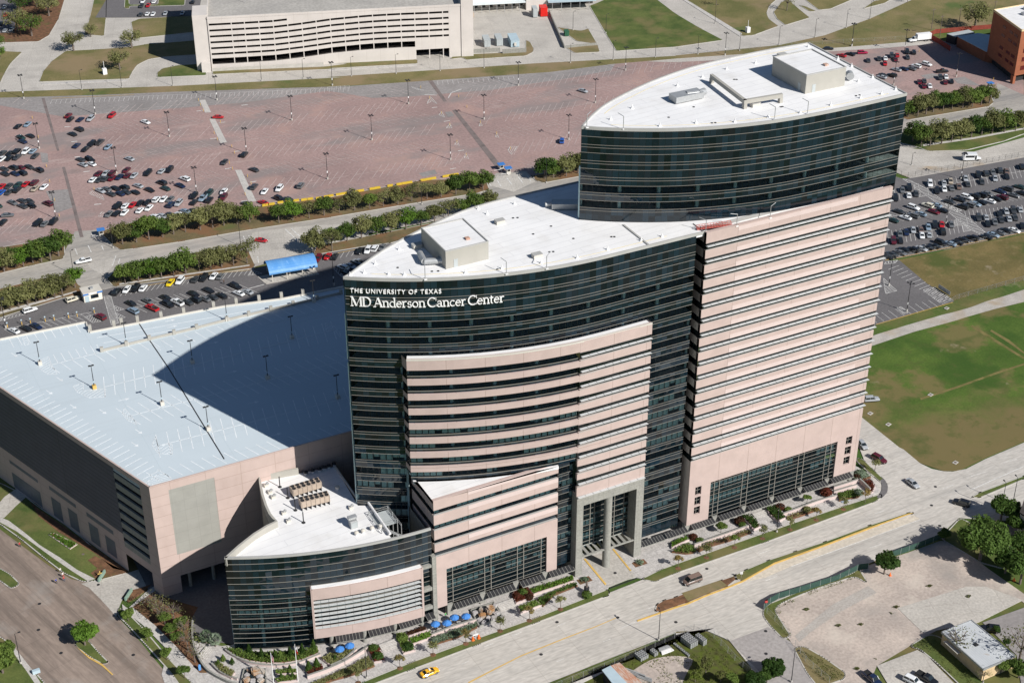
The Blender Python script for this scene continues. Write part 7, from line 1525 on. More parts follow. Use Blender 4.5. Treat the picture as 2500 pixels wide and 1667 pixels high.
for i,(x,y,s,k,tn) in enumerate(((660,1530,.8,'round','leafd'),(610,1568,.6,'round','leafd'),(300,1560,.7,'small','weed'),(200,1500,.9,'small','weed'),(380,1590,.8,'small','leafg'),(520,1600,.7,'round','leafd'),(130,1560,.8,'small','weed'),(2180,1500,.6,'round','leafg'),(2300,1530,.7,'round','leafg'),(2060,1560,.5,'bare','leafo'),(1840,1300,.45,'small','leafo'),(2150,1240,.5,'small','leafd'),(2215,1320,.5,'small','leafd'))):
 tree(k,at(9,x,y),('dark bushy tree at the bottom beside the side street','lower dark tree at the bottom frame edge by the side street','yellow-green bush on the weedy lot','larger yellow-green bush on the weedy lot','green bush at the bottom of the weedy lot','dark tree between the bush and the side street','yellow-green bush by the pale sand','green tree below the flat roofed building','green tree at the bottom right corner','bare shrub at the bottom right','brown bush beside the flat roofed building','dark bush behind the flat roof, upper one','dark bush behind the flat roof, lower one')[i],tn,s)
# palms
def palm(p,label,s=1.0):
 o = empty('palm',(p.x,p.y,.12)); o.scale = (s,s,s); tag(o,label,'palm','silver palms on the round terrace'); MB().tube((0,0,0),(.1,0,2.6),.26,.2,8).build('trunk',M['bark'],o)
 mb = MB()
 for i in range(26):
  a = i * 2.399; e = R(75 - i * 4.3); L = 1.0; c = Vector((.1,0,2.6)); d = Vector((math.cos(a) * math.cos(e),math.sin(a) * math.cos(e),math.sin(e)))
  tip = c + d * 1.2; sd_ = d.cross(Vector((0,0,1))).normalized(); up_ = sd_.cross(d)
  for k in range(9):
   t = R(-75 + 150 * k / 8); v = d * math.cos(t) + sd_ * math.sin(t); w_ = v.cross(up_).normalized() * .09; q = tip + v * L; q.z -= .15 * abs(math.sin(t)) + .1
   mb.face([tip - w_ * .3,(tip + q) / 2 - w_,q,(tip + q) / 2 + w_])
  mb.tube(c,tip,.03,n=3,caps=False)
 mb.build('fronds',M['leafs'],o); return o
palm(at(7,1385,1300),'silver fan palm on the round terrace, rear one',.85); palm(at(7,1448,1322),'silver fan palm in a round bed on the terrace, front one',.85)
# conical shrubs
CP = {}
def cone(p,label,h=2.4,r=.85,lm='leafd',group=None,z=.2,shape='cone'):
 key = shape
 if key not in CP:
  o = CP[key] = empty('conical_shrub' if shape == 'cone' else 'round_shrub'); mb = MB()
  for k in range(9 if shape == 'cone' else 1):
   if shape == 'cone': leaves(mb,(0,0,.12 + k * .1),1 - k * .1,120 - k * 9,.12,squash=.25,hollow=.2)
  if shape != 'cone': leaves(mb,(0,0,.45),1,700,.16,squash=.6,hollow=.55)
  mb.build('foliage',M['leafd'],o); MB().tube((0,0,0),(0,0,.7),.06,n=5).build('stem',M['bark'],o)
 else: o = copy_tree(CP[key])
 o.location = (p.x,p.y,z); o.scale = (r,r,h); o.rotation_euler = (0,0,random.uniform(0,6))
 for k in ('group',):
  if k in o: del o[k]
 for ch in o.children:
  if ch.name.startswith('foliage'): ch.material_slots[0].link = 'OBJECT'; ch.material_slots[0].material = M[lm]
 tag(o,label,'shrub',group); return o
for i,(x,y) in enumerate(((700,930),(845,985),(1000,1000),(1170,965),(1310,930),(1440,885))): cone(at('k',x,y),f'{ordw(i)} conical shrub from the left in the hedge at the podium glass',3.4,1.1,'leafd','conical shrubs at the podium glass')
for i,(x,y,h,r,sh,lm) in enumerate(((1385,1120,3,1.1,'cone','leafd'),(1475,1085,3,1.15,'cone','leafd'),(1685,1000,1.7,.8,'cone','leafd'),(1165,1120,1.8,.7,'cone','leafd'),(1198,1205,1.7,.8,'cone','leafd'),(1068,1215,1.8,.8,'cone','leafd'),(505,1040,1.8,.75,'cone','leafd'),(345,1060,1.8,.8,'cone','leafg'),(402,1005,1.9,.8,'cone','leafg'))):
 cone(at('k',x,y),('tall dark conical shrub, left of the pair in the triangular bed','tall dark conical shrub, right of the pair in the triangular bed','small conical shrub in the bed below the blue umbrellas','conical shrub standing above the grass square by the fountain','lower right conical shrub between the two flagpoles','conical shrub right beside the white flagpole','dark conical shrub above the left curved bed','green conical shrub at the left end of the curved bed','yellow-green conical shrub behind the curved bed')[i],h,r,lm,None,.35)
for i,(t,x,y,r,lm,lb) in enumerate(((8,500,1282,1.5,'leafg','round green shrub at the left stair, upper one'),(8,540,1340,1.5,'leafd','round dark shrub at the left stair, lower one'),(8,308,1350,1.4,'leafg','round shrub left of the lower stair, upper one'),(8,336,1405,1.5,'leafd','round dark shrub left of the lower stair, lower one'),(8,1310,975,1.4,'leafg','green shrub among the red ones by the fountain stair'),
 (8,1270,1000,1.2,'leafr','dark red shrub left of the green one by the fountain stair'),(8,1350,1005,1.2,'leafr','dark red shrub right of the green one by the fountain stair'),(8,1740,990,1.4,'leafg','green shrub round the small bronze statue'),('j',235,750,1.3,'leafr','dark red shrub by the first low bed right of the entrance'),('j',310,790,1.2,'leafg','green shrub beside the first dark red one'),
 ('j',745,575,1.5,'leafr','dark red shrub in front of the fourth arcade column'),('j',775,610,1.1,'leafg','low green shrub under the dark red one'),('j',1195,420,1.4,'leafr','dark red shrub right of the middle stair'),('j',1285,445,1.1,'leafg','green shrub right of the dark red one at the middle stair'),('j',1700,260,1.8,'leafr','large dark red shrub near the right end of the arcade'),
 ('j',2060,260,1.4,'leafs','pale green shrub at the right end of the low wall'),('j',2070,60,1.7,'leafs','pale shrub at the corner of the tower'),('j',2040,85,1.3,'leafr','red shrub at the corner of the tower'),('j',1490,440,1.1,'leafo','brown grass tuft below the low pink wall'),(8,720,1290,1.1,'leafs','silver green shrub at the left end of the terrace hedge'))):
 cone(at(t,x,y),lb,r * .95,r,lm,None,.3,'round')
tree('small',at('j',542,680),'small green tree on the plaza in front of the arcade','leafg',.75); tree('small',at('j',1492,355),'small green tree on the plaza right of the middle stair','leafg',.62)
# raised beds: low stone walls filled with plants
def bed(t,pts,label,lm='leafb',h=.55,fill=.6,wall=True,dens=30,cat='planter',ls=.24,z0=.1,name='planter'):
 P = [at(*((t,) + p if len(p) == 2 else p),.3) for p in pts]; o0 = P[0]; o = empty(name,(o0.x,o0.y,z0)); tag(o,label,cat)
 Q = [(p.x - o0.x,p.y - o0.y) for p in P]; C = Q + Q[:1]
 ar_ = sum(a[0] * b[1] - b[0] * a[1] for a,b in zip(C[:-1],C[1:])) / 2
 if wall:
  mb = MB()
  for a,b in zip(C[:-1],C[1:]): mb.obox(((a[0] + b[0]) / 2,(a[1] + b[1]) / 2),math.dist(a,b) + .28,.28,0,h,math.atan2(b[1] - a[1],b[0] - a[0]))
  mb.build('stone_wall',M['pinkl'],o)
 MB().prism([(x,y) for x,y in Q],0,h * .8).build('soil',M['mulch'],o)
 mb = MB(); xs = [q[0] for q in Q]; ys = [q[1] for q in Q]; n = int(abs(ar_) * dens); poly_ = Q; k = 0; tries = 0
 while k < n and tries < n * 6:
  tries += 1; x,y = random.uniform(min(xs),max(xs)),random.uniform(min(ys),max(ys))
  if not inred(Vector((x,y,0)),poly_): continue
  k += 1; z = h * .8 + random.random() ** .6 * fill; nrm = Vector((random.gauss(0,.5),random.gauss(0,.5),1)).normalized(); a = nrm.orthogonal().normalized(); b = nrm.cross(a); t_ = random.uniform(0,6.28); a,b = a * math.cos(t_) + b * math.sin(t_),b * math.cos(t_) - a * math.sin(t_); s = ls * random.uniform(.7,1.3)
  mb.face([Vector((x,y,z)) - a * s,Vector((x,y,z)) - b * s * .7,Vector((x,y,z)) + a * s,Vector((x,y,z)) + b * s * .7])
 mb.build('hedge',M[lm],o); return o
bed(8,[(1360,945),(1645,855),(1652,885),(1382,975)],'long bright hedge bed nearest the entrance portal')
bed(8,[(1405,1010),(1655,900),(1680,915),(1520,980),(1445,1055)],'stepped green hedge bed below the long bright one','leafg',wall=False)
bed(8,[(1280,1062),(1398,1018),(1432,1048),(1298,1098)],'small walled green bed at the foot of the fountain stair','leafg')
bed(8,[(1240,975),(1290,925),(1340,930),(1385,990),(1265,1035)],'dark red planted bed right of the fountain stair','leafr')
bed(8,[(550,1275),(690,1228),(698,1262),(572,1310)],'bright green walled bed left of the umbrella terrace')
bed(8,[(520,1240),(648,1195),(668,1215),(545,1255)],'dark red narrow bed left of the umbrella terrace','leafr')
bed(8,[(700,1275),(860,1215),(1000,1172),(1005,1195),(880,1260),(720,1310)],'gray green planting strip below the umbrella terrace wall','leafs',wall=False)
bed(8,[(460,1240),(520,1240),(545,1300),(585,1350),(510,1370),(480,1310)],'stair side planter holding two round shrubs','leafg')
bed(8,[(270,1340),(300,1315),(345,1340),(385,1420),(310,1430)],'planter holding two round shrubs at the left steps','leafr')
bed('k',[(1860,1080),(2060,960),(2140,1060),(1900,1160),(1650,1230),(1400,1330),(1380,1290)],'brown planting along the curved pink wall at the corner','leafo',wall=False)
bed('k',[(440,870),(470,900),(560,960),(700,1010),(900,1035),(1100,1035),(1300,1000),(1500,920),(1480,860),(1350,890),(1100,915),(850,925),(650,905),(530,880)],'deep green hedge bed curving round the podium glass','leafg',fill=.9)
bed('k',[(300,1050),(330,1010),(430,1080),(530,1140),(495,1200),(380,1140)],'curved brown bed with conical shrubs at the left of the fountain','leafo')
bed('k',[(1355,1090),(1530,1050),(1555,1110),(1370,1170)],'triangular bed holding two tall conical shrubs','leafr')
bed('k',[(1530,980),(1640,930),(1900,880),(1800,960),(1650,1070)],'dark bed below the left umbrella terrace','leafo')
bed('k',[(1005,1120),(1120,1110),(1235,1110),(1240,1145),(1010,1165)],'clipped grass square between the flagpoles','leafg')
bed('k',[(1000,1230),(1100,1190),(1240,1180),(1250,1230),(1030,1256)],'lower grass square between the flagpoles','leafg')
bed('j',[(0,800),(80,760),(165,735),(188,760),(0,850)],'long green bed just right of the entrance portal')
bed('j',[(0,895),(150,815),(185,810),(270,880),(235,905),(150,915)],'broad green bed below the long one right of the entrance','leafg',wall=False,fill=.8)
bed('j',[(780,510),(840,495),(905,530),(978,615),(905,650),(855,590)],'left dark green hedge block beside the middle stair','leafd',fill=.8)
bed('j',[(1035,415),(1130,400),(1190,450),(1248,520),(1170,560),(1090,490)],'right dark green hedge block beside the middle stair','leafd',fill=.8)
bed('j',[(270,860),(400,800),(600,740),(850,650),(880,680),(640,770),(430,830),(300,890)],'brown grass planting below the left low pink wall','leafo',wall=False,fill=.8,dens=9)
bed('j',[(1265,505),(1400,460),(1600,400),(1610,430),(1450,490),(1290,540)],'brown grass planting below the right low pink wall','leafo',wall=False,fill=.8,dens=9)
bed('j',[(1830,260),(2000,215),(2110,240),(2060,290),(1850,330)],'mixed green planting round the small blue pool','leafg',wall=False)
bed('j',[(2110,110),(2200,110),(2240,170),(2220,230),(2180,240)],'curved corner bed with red and green plants','leafr')
bed('j',[(2010,20),(2100,0),(2200,70),(2100,100),(2005,100)],'pale planting at the tower corner','leafs',wall=False)
bed(7,[(330,570),(350,555),(515,635),(470,665)],'rectangular yellow-green bed in the lawn by the garage','leafb',h=.25,fill=.25)
# weeds and grass along the vacant lots: uncountable
mb = MB()
for t,pts,n in ((8,[(1250,1690),(1440,1600),(2338,1272),(9,120,1225),(9,260,1260),(9,350,1350),(9,560,1500),(9,600,1700),(9,0,1800)],7000),(9,[(600,1060),(1200,830),(1240,850),(700,1060),(780,1250),(740,1250)],1500),(9,[(800,1330),(1000,1420),(1130,1520),(1000,1568),(900,1460)],1200),*[(9,[(x_ - 22,y_ + 4),(x_,y_ - 10),(x_ + 24,y_ - 2),(x_ + 6,y_ + 12)],90) for x_,y_ in ((1378,1112),(1438,1103),(1478,1056),(1415,1122),(875,1072),(1240,1172),(930,1310),(1040,1395),(1700,915),(1090,1180),(1330,1410),(1215,1470),(1490,1385),(1960,985),(850,1000))],(9,[(1570,1320),(1700,1240),(1780,1260),(2080,1560),(1950,1600)],1500)):
 Q = poly(t,pts); xs = [q[0] for q in Q]; ys = [q[1] for q in Q]; k = 0
 while k < n:
  x,y = random.uniform(min(xs),max(xs)),random.uniform(min(ys),max(ys))
  if math.sin(x * .9) + math.sin(y * .7 + x * .3) < -.4: k += 1; continue
  if inred(Vector((x,y,0)),Q):
   k += 1; s = random.uniform(.1,.3); a = random.uniform(0,6.28); c = Vector((x,y,.05)); d = Vector((math.cos(a),math.sin(a),0)) * s; mb.face([c - d * .5,c + d * .5,c + Vector((d.y * .4,-d.x * .4,s * 1.2))])
o = mb.build('weeds',M['weed']); tag(o,'green and brown weeds over the vacant lots','weeds',kind='stuff')
# ------------------------------------------------------------------ lamps, signs, umbrellas and other small things
def lamp4(p,label,h=11,z=.05,group='four headed lamp posts in the parking lots'):
 global _l4
 try: o = copy_tree(_l4)
 except NameError:
  o = _l4 = empty('lamp_post'); MB().tube((0,0,0),(0,0,.9),.32,n=10).build('base',M['kerb'],o); MB().tube((0,0,.9),(0,0,11),.13,.09,8).build('pole',M['dark'],o)
  MB().box(-.22,.22,-.14,.14,2.7,3.5).build('sign_plate',M['roofw'],o)
  for a in range(4): T = Matrix.Rotation(a * PI / 2,4,'Z'); MB().box(.1,.6,-.05,.05,10.75,10.85,0,T).box(.55,1.25,-.25,.25,10.7,10.95,0,T).build('lamp_head',M['dark'],o)
 o.location = (p.x,p.y,z); o.scale = (1,1,h / 11); o.rotation_euler = (0,0,R(40)); tag(o,label,'lamp post',group); return o
def lamp1(p,label,h=9.2,a=0,z=.12,group='single headed street lamps',heads=1):
 key = ('l1',heads)
 if key in CP: o = copy_tree(CP[key])
 else:
  o = CP[key] = empty('street_lamp'); MB().tube((0,0,0),(0,0,.5),.28,n=8).build('base',M['kerb'],o); MB().tube((0,0,.5),(0,0,9.2),.11,.07,8).build('pole',M['dark'],o)
  for s in ((1,) if heads == 1 else (1,-1)): MB().tube((0,0,9.15),(s * .9,0,9.3),.04,n=5).box(min(s * .7,s * 1.35),max(s * .7,s * 1.35),-.16,.16,9.2,9.38).build('lamp_head',M['dark'],o)
 o.location = (p.x,p.y,z); o.scale = (1,1,h / 9.2); o.rotation_euler = (0,0,a); tag(o,label,'street lamp',group); return o
RN = ('lowest','second lowest','third','highest')
for (i,j),v in PV.items():
 n = sorted(k[0] for k in PV if k[1] == j).index(i); lamp4(v,f'black lamp post, {ordw(n)} from left in the {RN[j]} lamp row of the red lot')
for t,x,y,lb in (('c',1095,330,'in the upper row of the right gray lot'),('c',888,940,'beside the striped crosswalk of the right gray lot'),(6,1430,405,'with a hatched island behind the pink wall edge'),(6,1550,580,'at the lower corner of the right gray lot'),('d',920,190,'behind the cars beside the box truck'),('d',790,580,'next to the tallest roof edge in the far red lot'),('d',1540,480,'on the yellow base by the orange building shadow'),('d',290,118,'on the verge behind the tallest roof'),('f',2045,495,'in the shade beside the garage roof corner'),('e',85,1180,'at the left end of the gray lot'),(3,330,375,'on the verge above the tallest roof tip'),(3,1182,310,'right of the top corner on the far verge'),(1,2232,577,'on the verge below the white garage')): lamp4(at(t,x,y),'black lamp post ' + lb)
fl_ = [(1,550,605),(1,818,590),(1,1160,578),(1,1756,545),(1,2037,530),(2,160,515),(2,460,498),(2,755,480),(2,1050,460),(2,1630,425),(2,1916,405),(2,2200,388),(3,147,368),(3,427,343),(3,690,305),(3,933,253),(3,1143,190),(3,1301,130)]
for i,(t,x,y) in enumerate(fl_): lamp1(at(t,x,y),f'{ordw(i)} thin street lamp from the left along the far concrete street',9,0,group='thin lamps along the far street')
for t,x,y,lb,a in ((8,2222,1280,'black street lamp on the lower kerb opposite the entrance',1.4),(9,677,555,'black street lamp on the verge before the middle stair',-1.4),(8,262,1535,'black street lamp on the verge left of the taxi',-1.4),(9,2182,410,'black street lamp in the shadow by the far median',1.4),(9,2260,375,'black street lamp behind the far median near the house shade',1.4),('f',1222,150,'dark street lamp on the avenue island',1.2),(2,632,1375,'dark lamp post before the long oak row',1.2),(2,1468,1230,'dark lamp post at the junction beside the tall tower',1.2),('f',95,165,'dark lamp post at the left junction of the avenue',1.2),('e',1060,420,'white lamp post beside the bright oak on the avenue corner',.5),(7,140,1435,'brown wooden pole on the grass at the lower left',0),(9,775,1560,'leaning wooden pole beside the side street at the bottom',0),('c',420,130,'short lamp beside the brown verge fence',0),(3,262,160,'white lamp on the lawn path at the top',0),(2,1868,225,'white lamp beside the drive at the top lawn',0),('m',1815,440,'white lamp at the green transformer yard',0)):
 lamp1(at(t,x,y),lb,9.2 if 'short' not in lb else 5,a,group=None)
for i,(x,y,lb) in enumerate(((1715,205,'left'),(1772,250,'middle left'),(1895,200,'middle right'),(2128,150,'right'))):
 p = at(3,x,y); o = empty('utility_pole',(p.x,p.y,0)); tag(o,f'{lb} wooden utility pole on the grass behind the box truck','utility pole','utility poles by the box truck'); MB().tube((0,0,0),(0,0,11),.16,.12,7).build('pole',M['bark'],o); MB().box(-1.2,1.2,-.08,.08,10,10.2).build('crossarm',M['bark'],o)
for i,(x,y) in enumerate(((270,935),(635,1095),(1090,1205),(1400,1375),(850,805),(1525,640),(2108,515),(1962,760),(1293,925),(1798,1030),(2268,1160))):
 p = at(4,x,y,DK); o = empty('deck_lamp',(p.x,p.y,DK)); tag(o,('lamp post on the garage deck ' + ('at the far left hatched island','with a yellow painted base','with pale base between two hatched islands','standing on the dark expansion joint','on the left end of the ramp wall','on the middle of the ramp wall','in shade at the right end of the ramp wall','in the upper shadow area near the tower','at the curved edge of the shadow','in the middle of the blue shadow','in the blue shadow closest to the glass tower')[i]),'lamp post','lamp posts on the garage deck')
 MB().box(-.5,.5,-.5,.5,0,1.1).build('base',M['yellow'] if i == 1 else M['cream'],o); MB().tube((0,0,1.1),(0,0,7.2),.12,.08,8).build('pole',M['dark'],o); MB().box(-.14,.14,-.14,.14,1.9,2.4).build('number_tag',M['bluegray'],o)
 for s in (-1,1): MB().box(min(s * .1,s * .75),max(s * .1,s * .75),-.2,.2,7.05,7.3).build('lamp_head',M['dark'],o)
# people
def person(p,a,label,shirt,pants,stride=.25,z=.06):
 o = empty('person',(p.x,p.y,z),a); tag(o,label,'person')
 V = [(0,0,.95),(0,0,1.2),(0,0,1.42),(0,0,1.52),(.02,0,1.66),(.02,0,1.76),(0,.1,.9),(stride * .5,.11,.5),(stride * .55,.11,.08),(stride * .8,.11,.04),(0,-.1,.9),(-stride * .3,-.11,.5),(-stride,-.11,.1),(-stride * .75,-.11,.04),(0,.2,1.4),(-.06,.27,1.12),(.08,.26,.9),(0,-.2,1.4),(.08,-.27,1.12),(.2,-.26,.95)]
 E = [(0,1),(1,2),(2,3),(3,4),(4,5),(0,6),(6,7),(7,8),(8,9),(0,10),(10,11),(11,12),(12,13),(2,14),(14,15),(15,16),(2,17),(17,18),(18,19)]
 rad = [.15,.14,.16,.06,.1,.08,.1,.07,.05,.045,.1,.07,.05,.045,.07,.05,.035,.07,.05,.035]
 me = bpy.data.meshes.new('body'); me.from_pydata(V,E,[]); b = bpy.data.objects.new('body',me); col.objects.link(b); b.parent = o
 sk_ = b.modifiers.new('skin','SKIN'); ly = me.skin_vertices[0].data if me.skin_vertices else None
 if ly is None:
  bm = bmesh.new(); bm.from_mesh(me); lay_ = bm.verts.layers.skin.verify(); bm.verts.ensure_lookup_table()
  for i,v in enumerate(bm.verts): v[lay_].radius = (rad[i],rad[i]); v[lay_].use_root = i == 0
  bm.to_mesh(me); bm.free()
 else:
  for i,s in enumerate(ly): s.radius = (rad[i],rad[i]); s.use_root = i == 0
 b.modifiers.new('sub','SUBSURF').levels = 1; b.modifiers['sub'].render_levels = 1
 dg = bpy.context.evaluated_depsgraph_get(); nm = bpy.data.meshes.new_from_object(b.evaluated_get(dg)); b.modifiers.clear(); b.data = nm
 sk2 = M.setdefault('skin',mat('skin',(.42,.26,.18),.6,.05,3)); nm.materials.clear()
 for mm in (sk2,shirt,pants,M['bark']): nm.materials.append(mm)
 for f in nm.polygons: c = f.center; f.material_index = 3 if c.z > 1.72 else 0 if c.z > 1.46 or (abs(c.y) > .22 and c.z < 1.1 and c.z > .8) else 1 if c.z > .95 else 2
 return o
cl = {k: mat('cloth_' + k,c,.8,.1,3) for k,c in dict(white=(.6,.6,.58),blue=(.04,.07,.3),red=(.4,.04,.04),black=(.02,.02,.02),gray=(.2,.2,.2),denim=(.06,.09,.16),green=(.05,.35,.1)).items()}
for t,x,y,sh,pn,lb,z in ((7,135,655,'red','black','person in dark red alone on the left road',.05),(7,408,828,'white','gray','person in white, upper one of the group on the left road',.05),(7,425,858,'white','red','person in white top behind the upper walker on the left road',.05),(7,432,885,'red','denim','person in red, lower one of the group on the left road',.05),(7,380,900,'blue','black','person in blue standing left of the group on the left road',.05),
 ('f',1075,485,'black','black','person in black walking across the gray lot',.07),(8,1545,1010,'blue','black','person in dark blue walking on the sidewalk by the green bed',.13),(8,792,1130,'green','denim','person in bright green under the arcade behind the umbrellas',.13)):
 person(at(t,x,y),imgdir(t,(x,y),(x + 20,y + 14)),lb,cl[sh],cl[pn],z=z)
# umbrellas and tables
def umbrella(p,label,z=.14,closed=False):
 if 'umb' in CP: o = copy_tree(CP['umb'])
 else:
  o = CP['umb'] = empty('umbrella_table'); mb = MB(); n = 8
  for i in range(n):
   a0,a1 = 2 * PI * i / n,2 * PI * (i + 1) / n; am = (a0 + a1) / 2
   P0,P1 = Vector((1.22 * math.cos(a0),1.22 * math.sin(a0),2.25)),Vector((1.22 * math.cos(a1),1.22 * math.sin(a1),2.25)); Pm = Vector((1.13 * math.cos(am),1.13 * math.sin(am),2.22)); T = Vector((0,0,2.95)); h0,h1 = (P0 + T) / 2 + Vector((0,0,.09)),(P1 + T) / 2 + Vector((0,0,.09))
   mb.face([T,h0,h1]); mb.face([h0,P0,Pm]); mb.face([h0,Pm,h1]); mb.face([h1,Pm,P1]); mb.face([P0,P0 - Vector((0,0,.16)),Pm - Vector((0,0,.16)),Pm]); mb.face([Pm,Pm - Vector((0,0,.16)),P1 - Vector((0,0,.16)),P1])
  mb.build('canopy',M['cloth'],o,merge=True); MB().tube((0,0,0),(0,0,3.05),.03,n=6).build('pole',M['steel'],o); MB().lathe((0,0,0),[(0,.74),(.55,.74),(.55,.70),(0,.7)],14).build('table_top',M['dark'],o)
  for k in range(4): a = k * PI / 2 + .4; c = Vector((1.0 * math.cos(a),1.0 * math.sin(a),0)); MB().obox((c.x,c.y),.42,.42,.42,.47,a).obox((c.x * 1.2,c.y * 1.2),.05,.42,.47,.9,a).build('chair',M['steel'],o)
 o.location = (p.x,p.y,z); o.rotation_euler = (0,0,random.uniform(0,.7)); tag(o,label,'umbrella table','blue umbrella tables'); return o
for t,x,y,lb in ((8,722,1162,'blue umbrella table, left of the four on the fountain terrace'),(8,800,1155,'blue umbrella table, front middle of the four by the fountain'),(8,850,1118,'blue umbrella table, rear middle of the four by the fountain'),(8,928,1110,'blue umbrella table, right of the four, next to the rocks'),('k',1735,850,'blue umbrella table, left of the pair at the round podium'),('k',1850,810,'blue umbrella table, right of the pair at the round podium')): umbrella(at(t,x,y,2.7),lb)
for t,x,y,lb in ((8,555,1192,'black bare table under the podium bay'),(8,665,1165,'black bare table left of the umbrellas'),('k',1640,880,'black bare table left of the umbrella pair')):
 p = at(t,x,y); o = empty('patio_table',(p.x,p.y,.12)); tag(o,lb,'table'); MB().lathe((0,0,0),[(0,.74),(.6,.74),(.6,.70),(0,.7)],14).build('top',M['dark'],o); MB().tube((0,0,0),(0,0,.7),.06,n=6).build('leg',M['dark'],o)
# rock fountains
def rocks(t,spots,pool,label):
 P = [at(t,*p) for p in pool]; o = empty('fountain_basin',(P[0].x,P[0].y,.11)); tag(o,label,'fountain'); Q = [(p.x - P[0].x,p.y - P[0].y) for p in P]; MB().prism(Q,0,.3).build('water',M['water'],o); C = Q + Q[:1]; mb = MB()
 for a,b in zip(C[:-1],C[1:]): mb.obox(((a[0] + b[0]) / 2,(a[1] + b[1]) / 2),math.dist(a,b) + .3,.3,0,.5,math.atan2(b[1] - a[1],b[0] - a[0]))
 mb.build('rim',M['gconc'],o)
 for i,(x,y,s,h,mk) in enumerate(spots):
  p = at(t,x,y,h * .5); r_ = bpy.data.meshes.new('boulder'); bm = bmesh.new(); bmesh.ops.create_cube(bm,size=1); bmesh.ops.bevel(bm,geom=bm.edges[:],offset=.16,segments=2,affect='EDGES')
  for v in bm.verts: v.co += Vector((random.gauss(0,.045),random.gauss(0,.045),random.gauss(0,.04))); v.co.x *= s * 1.1; v.co.y *= s * .9; v.co.z = (v.co.z + .5) * h
  bm.to_mesh(r_); bm.free(); r_.materials.append(M['rock'] if mk == 'b' else M['grock']); ro = bpy.data.objects.new('boulder',r_); col.objects.link(ro); ro.location = (p.x,p.y,.2); ro.rotation_euler = (0,0,random.uniform(-.5,.8))
  tag(ro,f'{"rust brown" if mk == "b" else "gray"} boulder, {ordw(i)} from the back in the {"street" if t == 8 else "round corner"} fountain','boulder','fountain boulders')
M['grock'] = over(mat('gray_rock',(.40,.38,.37),.9,.2,1),(.2,.18,.16),1,.55,.7,amount=.6)
rocks(8,[(1120,1055,1.2,1.0,'g'),(1090,1080,2.0,2.2,'b'),(1035,1080,1.4,1.1,'b'),(990,1100,1.3,.9,'g'),(1040,1118,1.5,1.2,'b'),(1135,1105,1.4,.9,'g'),(1080,1135,1.1,.8,'g'),(1120,1135,1.5,.9,'g'),(1020,1145,1.2,.8,'g'),(1050,1165,1.2,.8,'g')],[(960,1085),(1112,1035),(1172,1128),(1020,1195)],'sunken rock fountain basin beside the umbrella terrace')
rocks('k',[(700,1115,1.1,.8,'b'),(780,1120,2.2,1.8,'b'),(840,1130,1.3,1.2,'b'),(670,1170,1.2,.7,'g'),(820,1190,1.4,.8,'g'),(670,1225,1.6,1.0,'b'),(740,1235,1.2,.8,'g'),(830,1235,1.4,.9,'b')],[(640,1110),(880,1110),(900,1290),(600,1290)],'rock fountain basin in the round corner terrace')
# low pink walls of the terraces and round corner
def lowwall(t,pts,h,label,m='pinkl',w_=.35,cap=True):
 P = [at(*((t,) + p if len(p) == 2 else p)) for p in pts]; o = empty('low_wall',(P[0].x,P[0].y,.1)); tag(o,label,'low wall'); L = smooth_line([(p.x - P[0].x,p.y - P[0].y,0) for p in P],5) if len(P) > 2 else [(p.x - P[0].x,p.y - P[0].y,0) for p in P]
 MB().band(offset(L,-w_),[(q[0],q[1]) for q in L],0,h).build('wall',M[m],o)
 if cap: MB().band(offset(L,-w_ - .05),offset(L,.05),h,h + .08).build('coping',M['gconc'],o)
 return o
lowwall('j',[(250,845),(400,792),(600,722),(850,635)],1.0,'long low pink wall before the left half of the right plaza'); lowwall('j',[(1230,503),(1400,440),(1600,365),(1825,300)],1.0,'long low pink wall before the right half of the right plaza')
lowwall('j',[(1790,215),(1920,175),(2060,130)],1.2,'upper low pink wall by the small pool'); lowwall('j',[(1790,255),(1920,215),(2040,180)],.9,'lower step wall by the small pool'); lowwall('j',[(2065,130),(2120,180),(2180,240)],1.4,'diagonal pink wall at the right end of the plaza','pink')
lowwall(8,[(700,1262),(850,1205),(1000,1158)],.9,'low pink wall in front of the umbrella terrace by the rocks'); lowwall('k',[(1370,1215),(1600,1135),(1800,1045),(1960,950),(2065,880)],1.1,'outer curved pink wall stepping round the podium corner'); lowwall('k',[(1640,1090),(1800,1010),(1940,890)],.9,'inner curved wall below the umbrella pair')
lowwall('k',[(45,560),(40,700),(60,850),(120,1000),(215,1130),(400,1240),(560,1300)],.8,'curved gray terrace wall on the left of the round corner','gconc'); lowwall('k',[(420,890),(500,950),(640,1020),(800,1060),(1000,1075),(1250,1045),(1520,945)],.6,'curved pale wall round the hedge at the podium glass'); lowwall('k',[(260,1050),(380,1160),(560,1230)],.6,'short curved wall below the left cone shrubs')
# stairs on the plaza: shallow treads
def steps(t,a,b,n,dep,label,rise=.09):
 p,q = at(t,*a),at(t,*b); v = q - p; an = math.atan2(v.y,v.x); o = empty('steps',(p.x,p.y,.11),an); tag(o,label,'steps')
 for k in range(n): MB().box(0,v.length,k * dep,n * dep + .02,rise * k,rise * (k + 1)).build('tread',M['walk'],o)
steps('j',(930,525),(1105,470),4,.5,'wide pale steps between the two dark hedge blocks'); steps(8,(1165,1090),(1275,1050),6,.45,'wide pale steps right of the rock fountain'); steps(8,(375,1365),(500,1318),6,.45,'wide pale steps below the podium bay')
steps('k',(200,990),(290,880),5,.45,'curved terrace steps with a steel rail on the round corner')
p = at('j',1930,300); MB().obox((0,0),5,2.2,0,.12,.05).build('small_pool',mat('pool_blue',(.25,.31,.38),.15,.1,1),loc=(p.x,p.y,.12)); tag(bpy.data.objects['small_pool'],'small flat blue-gray pool by the low pink walls','pool')
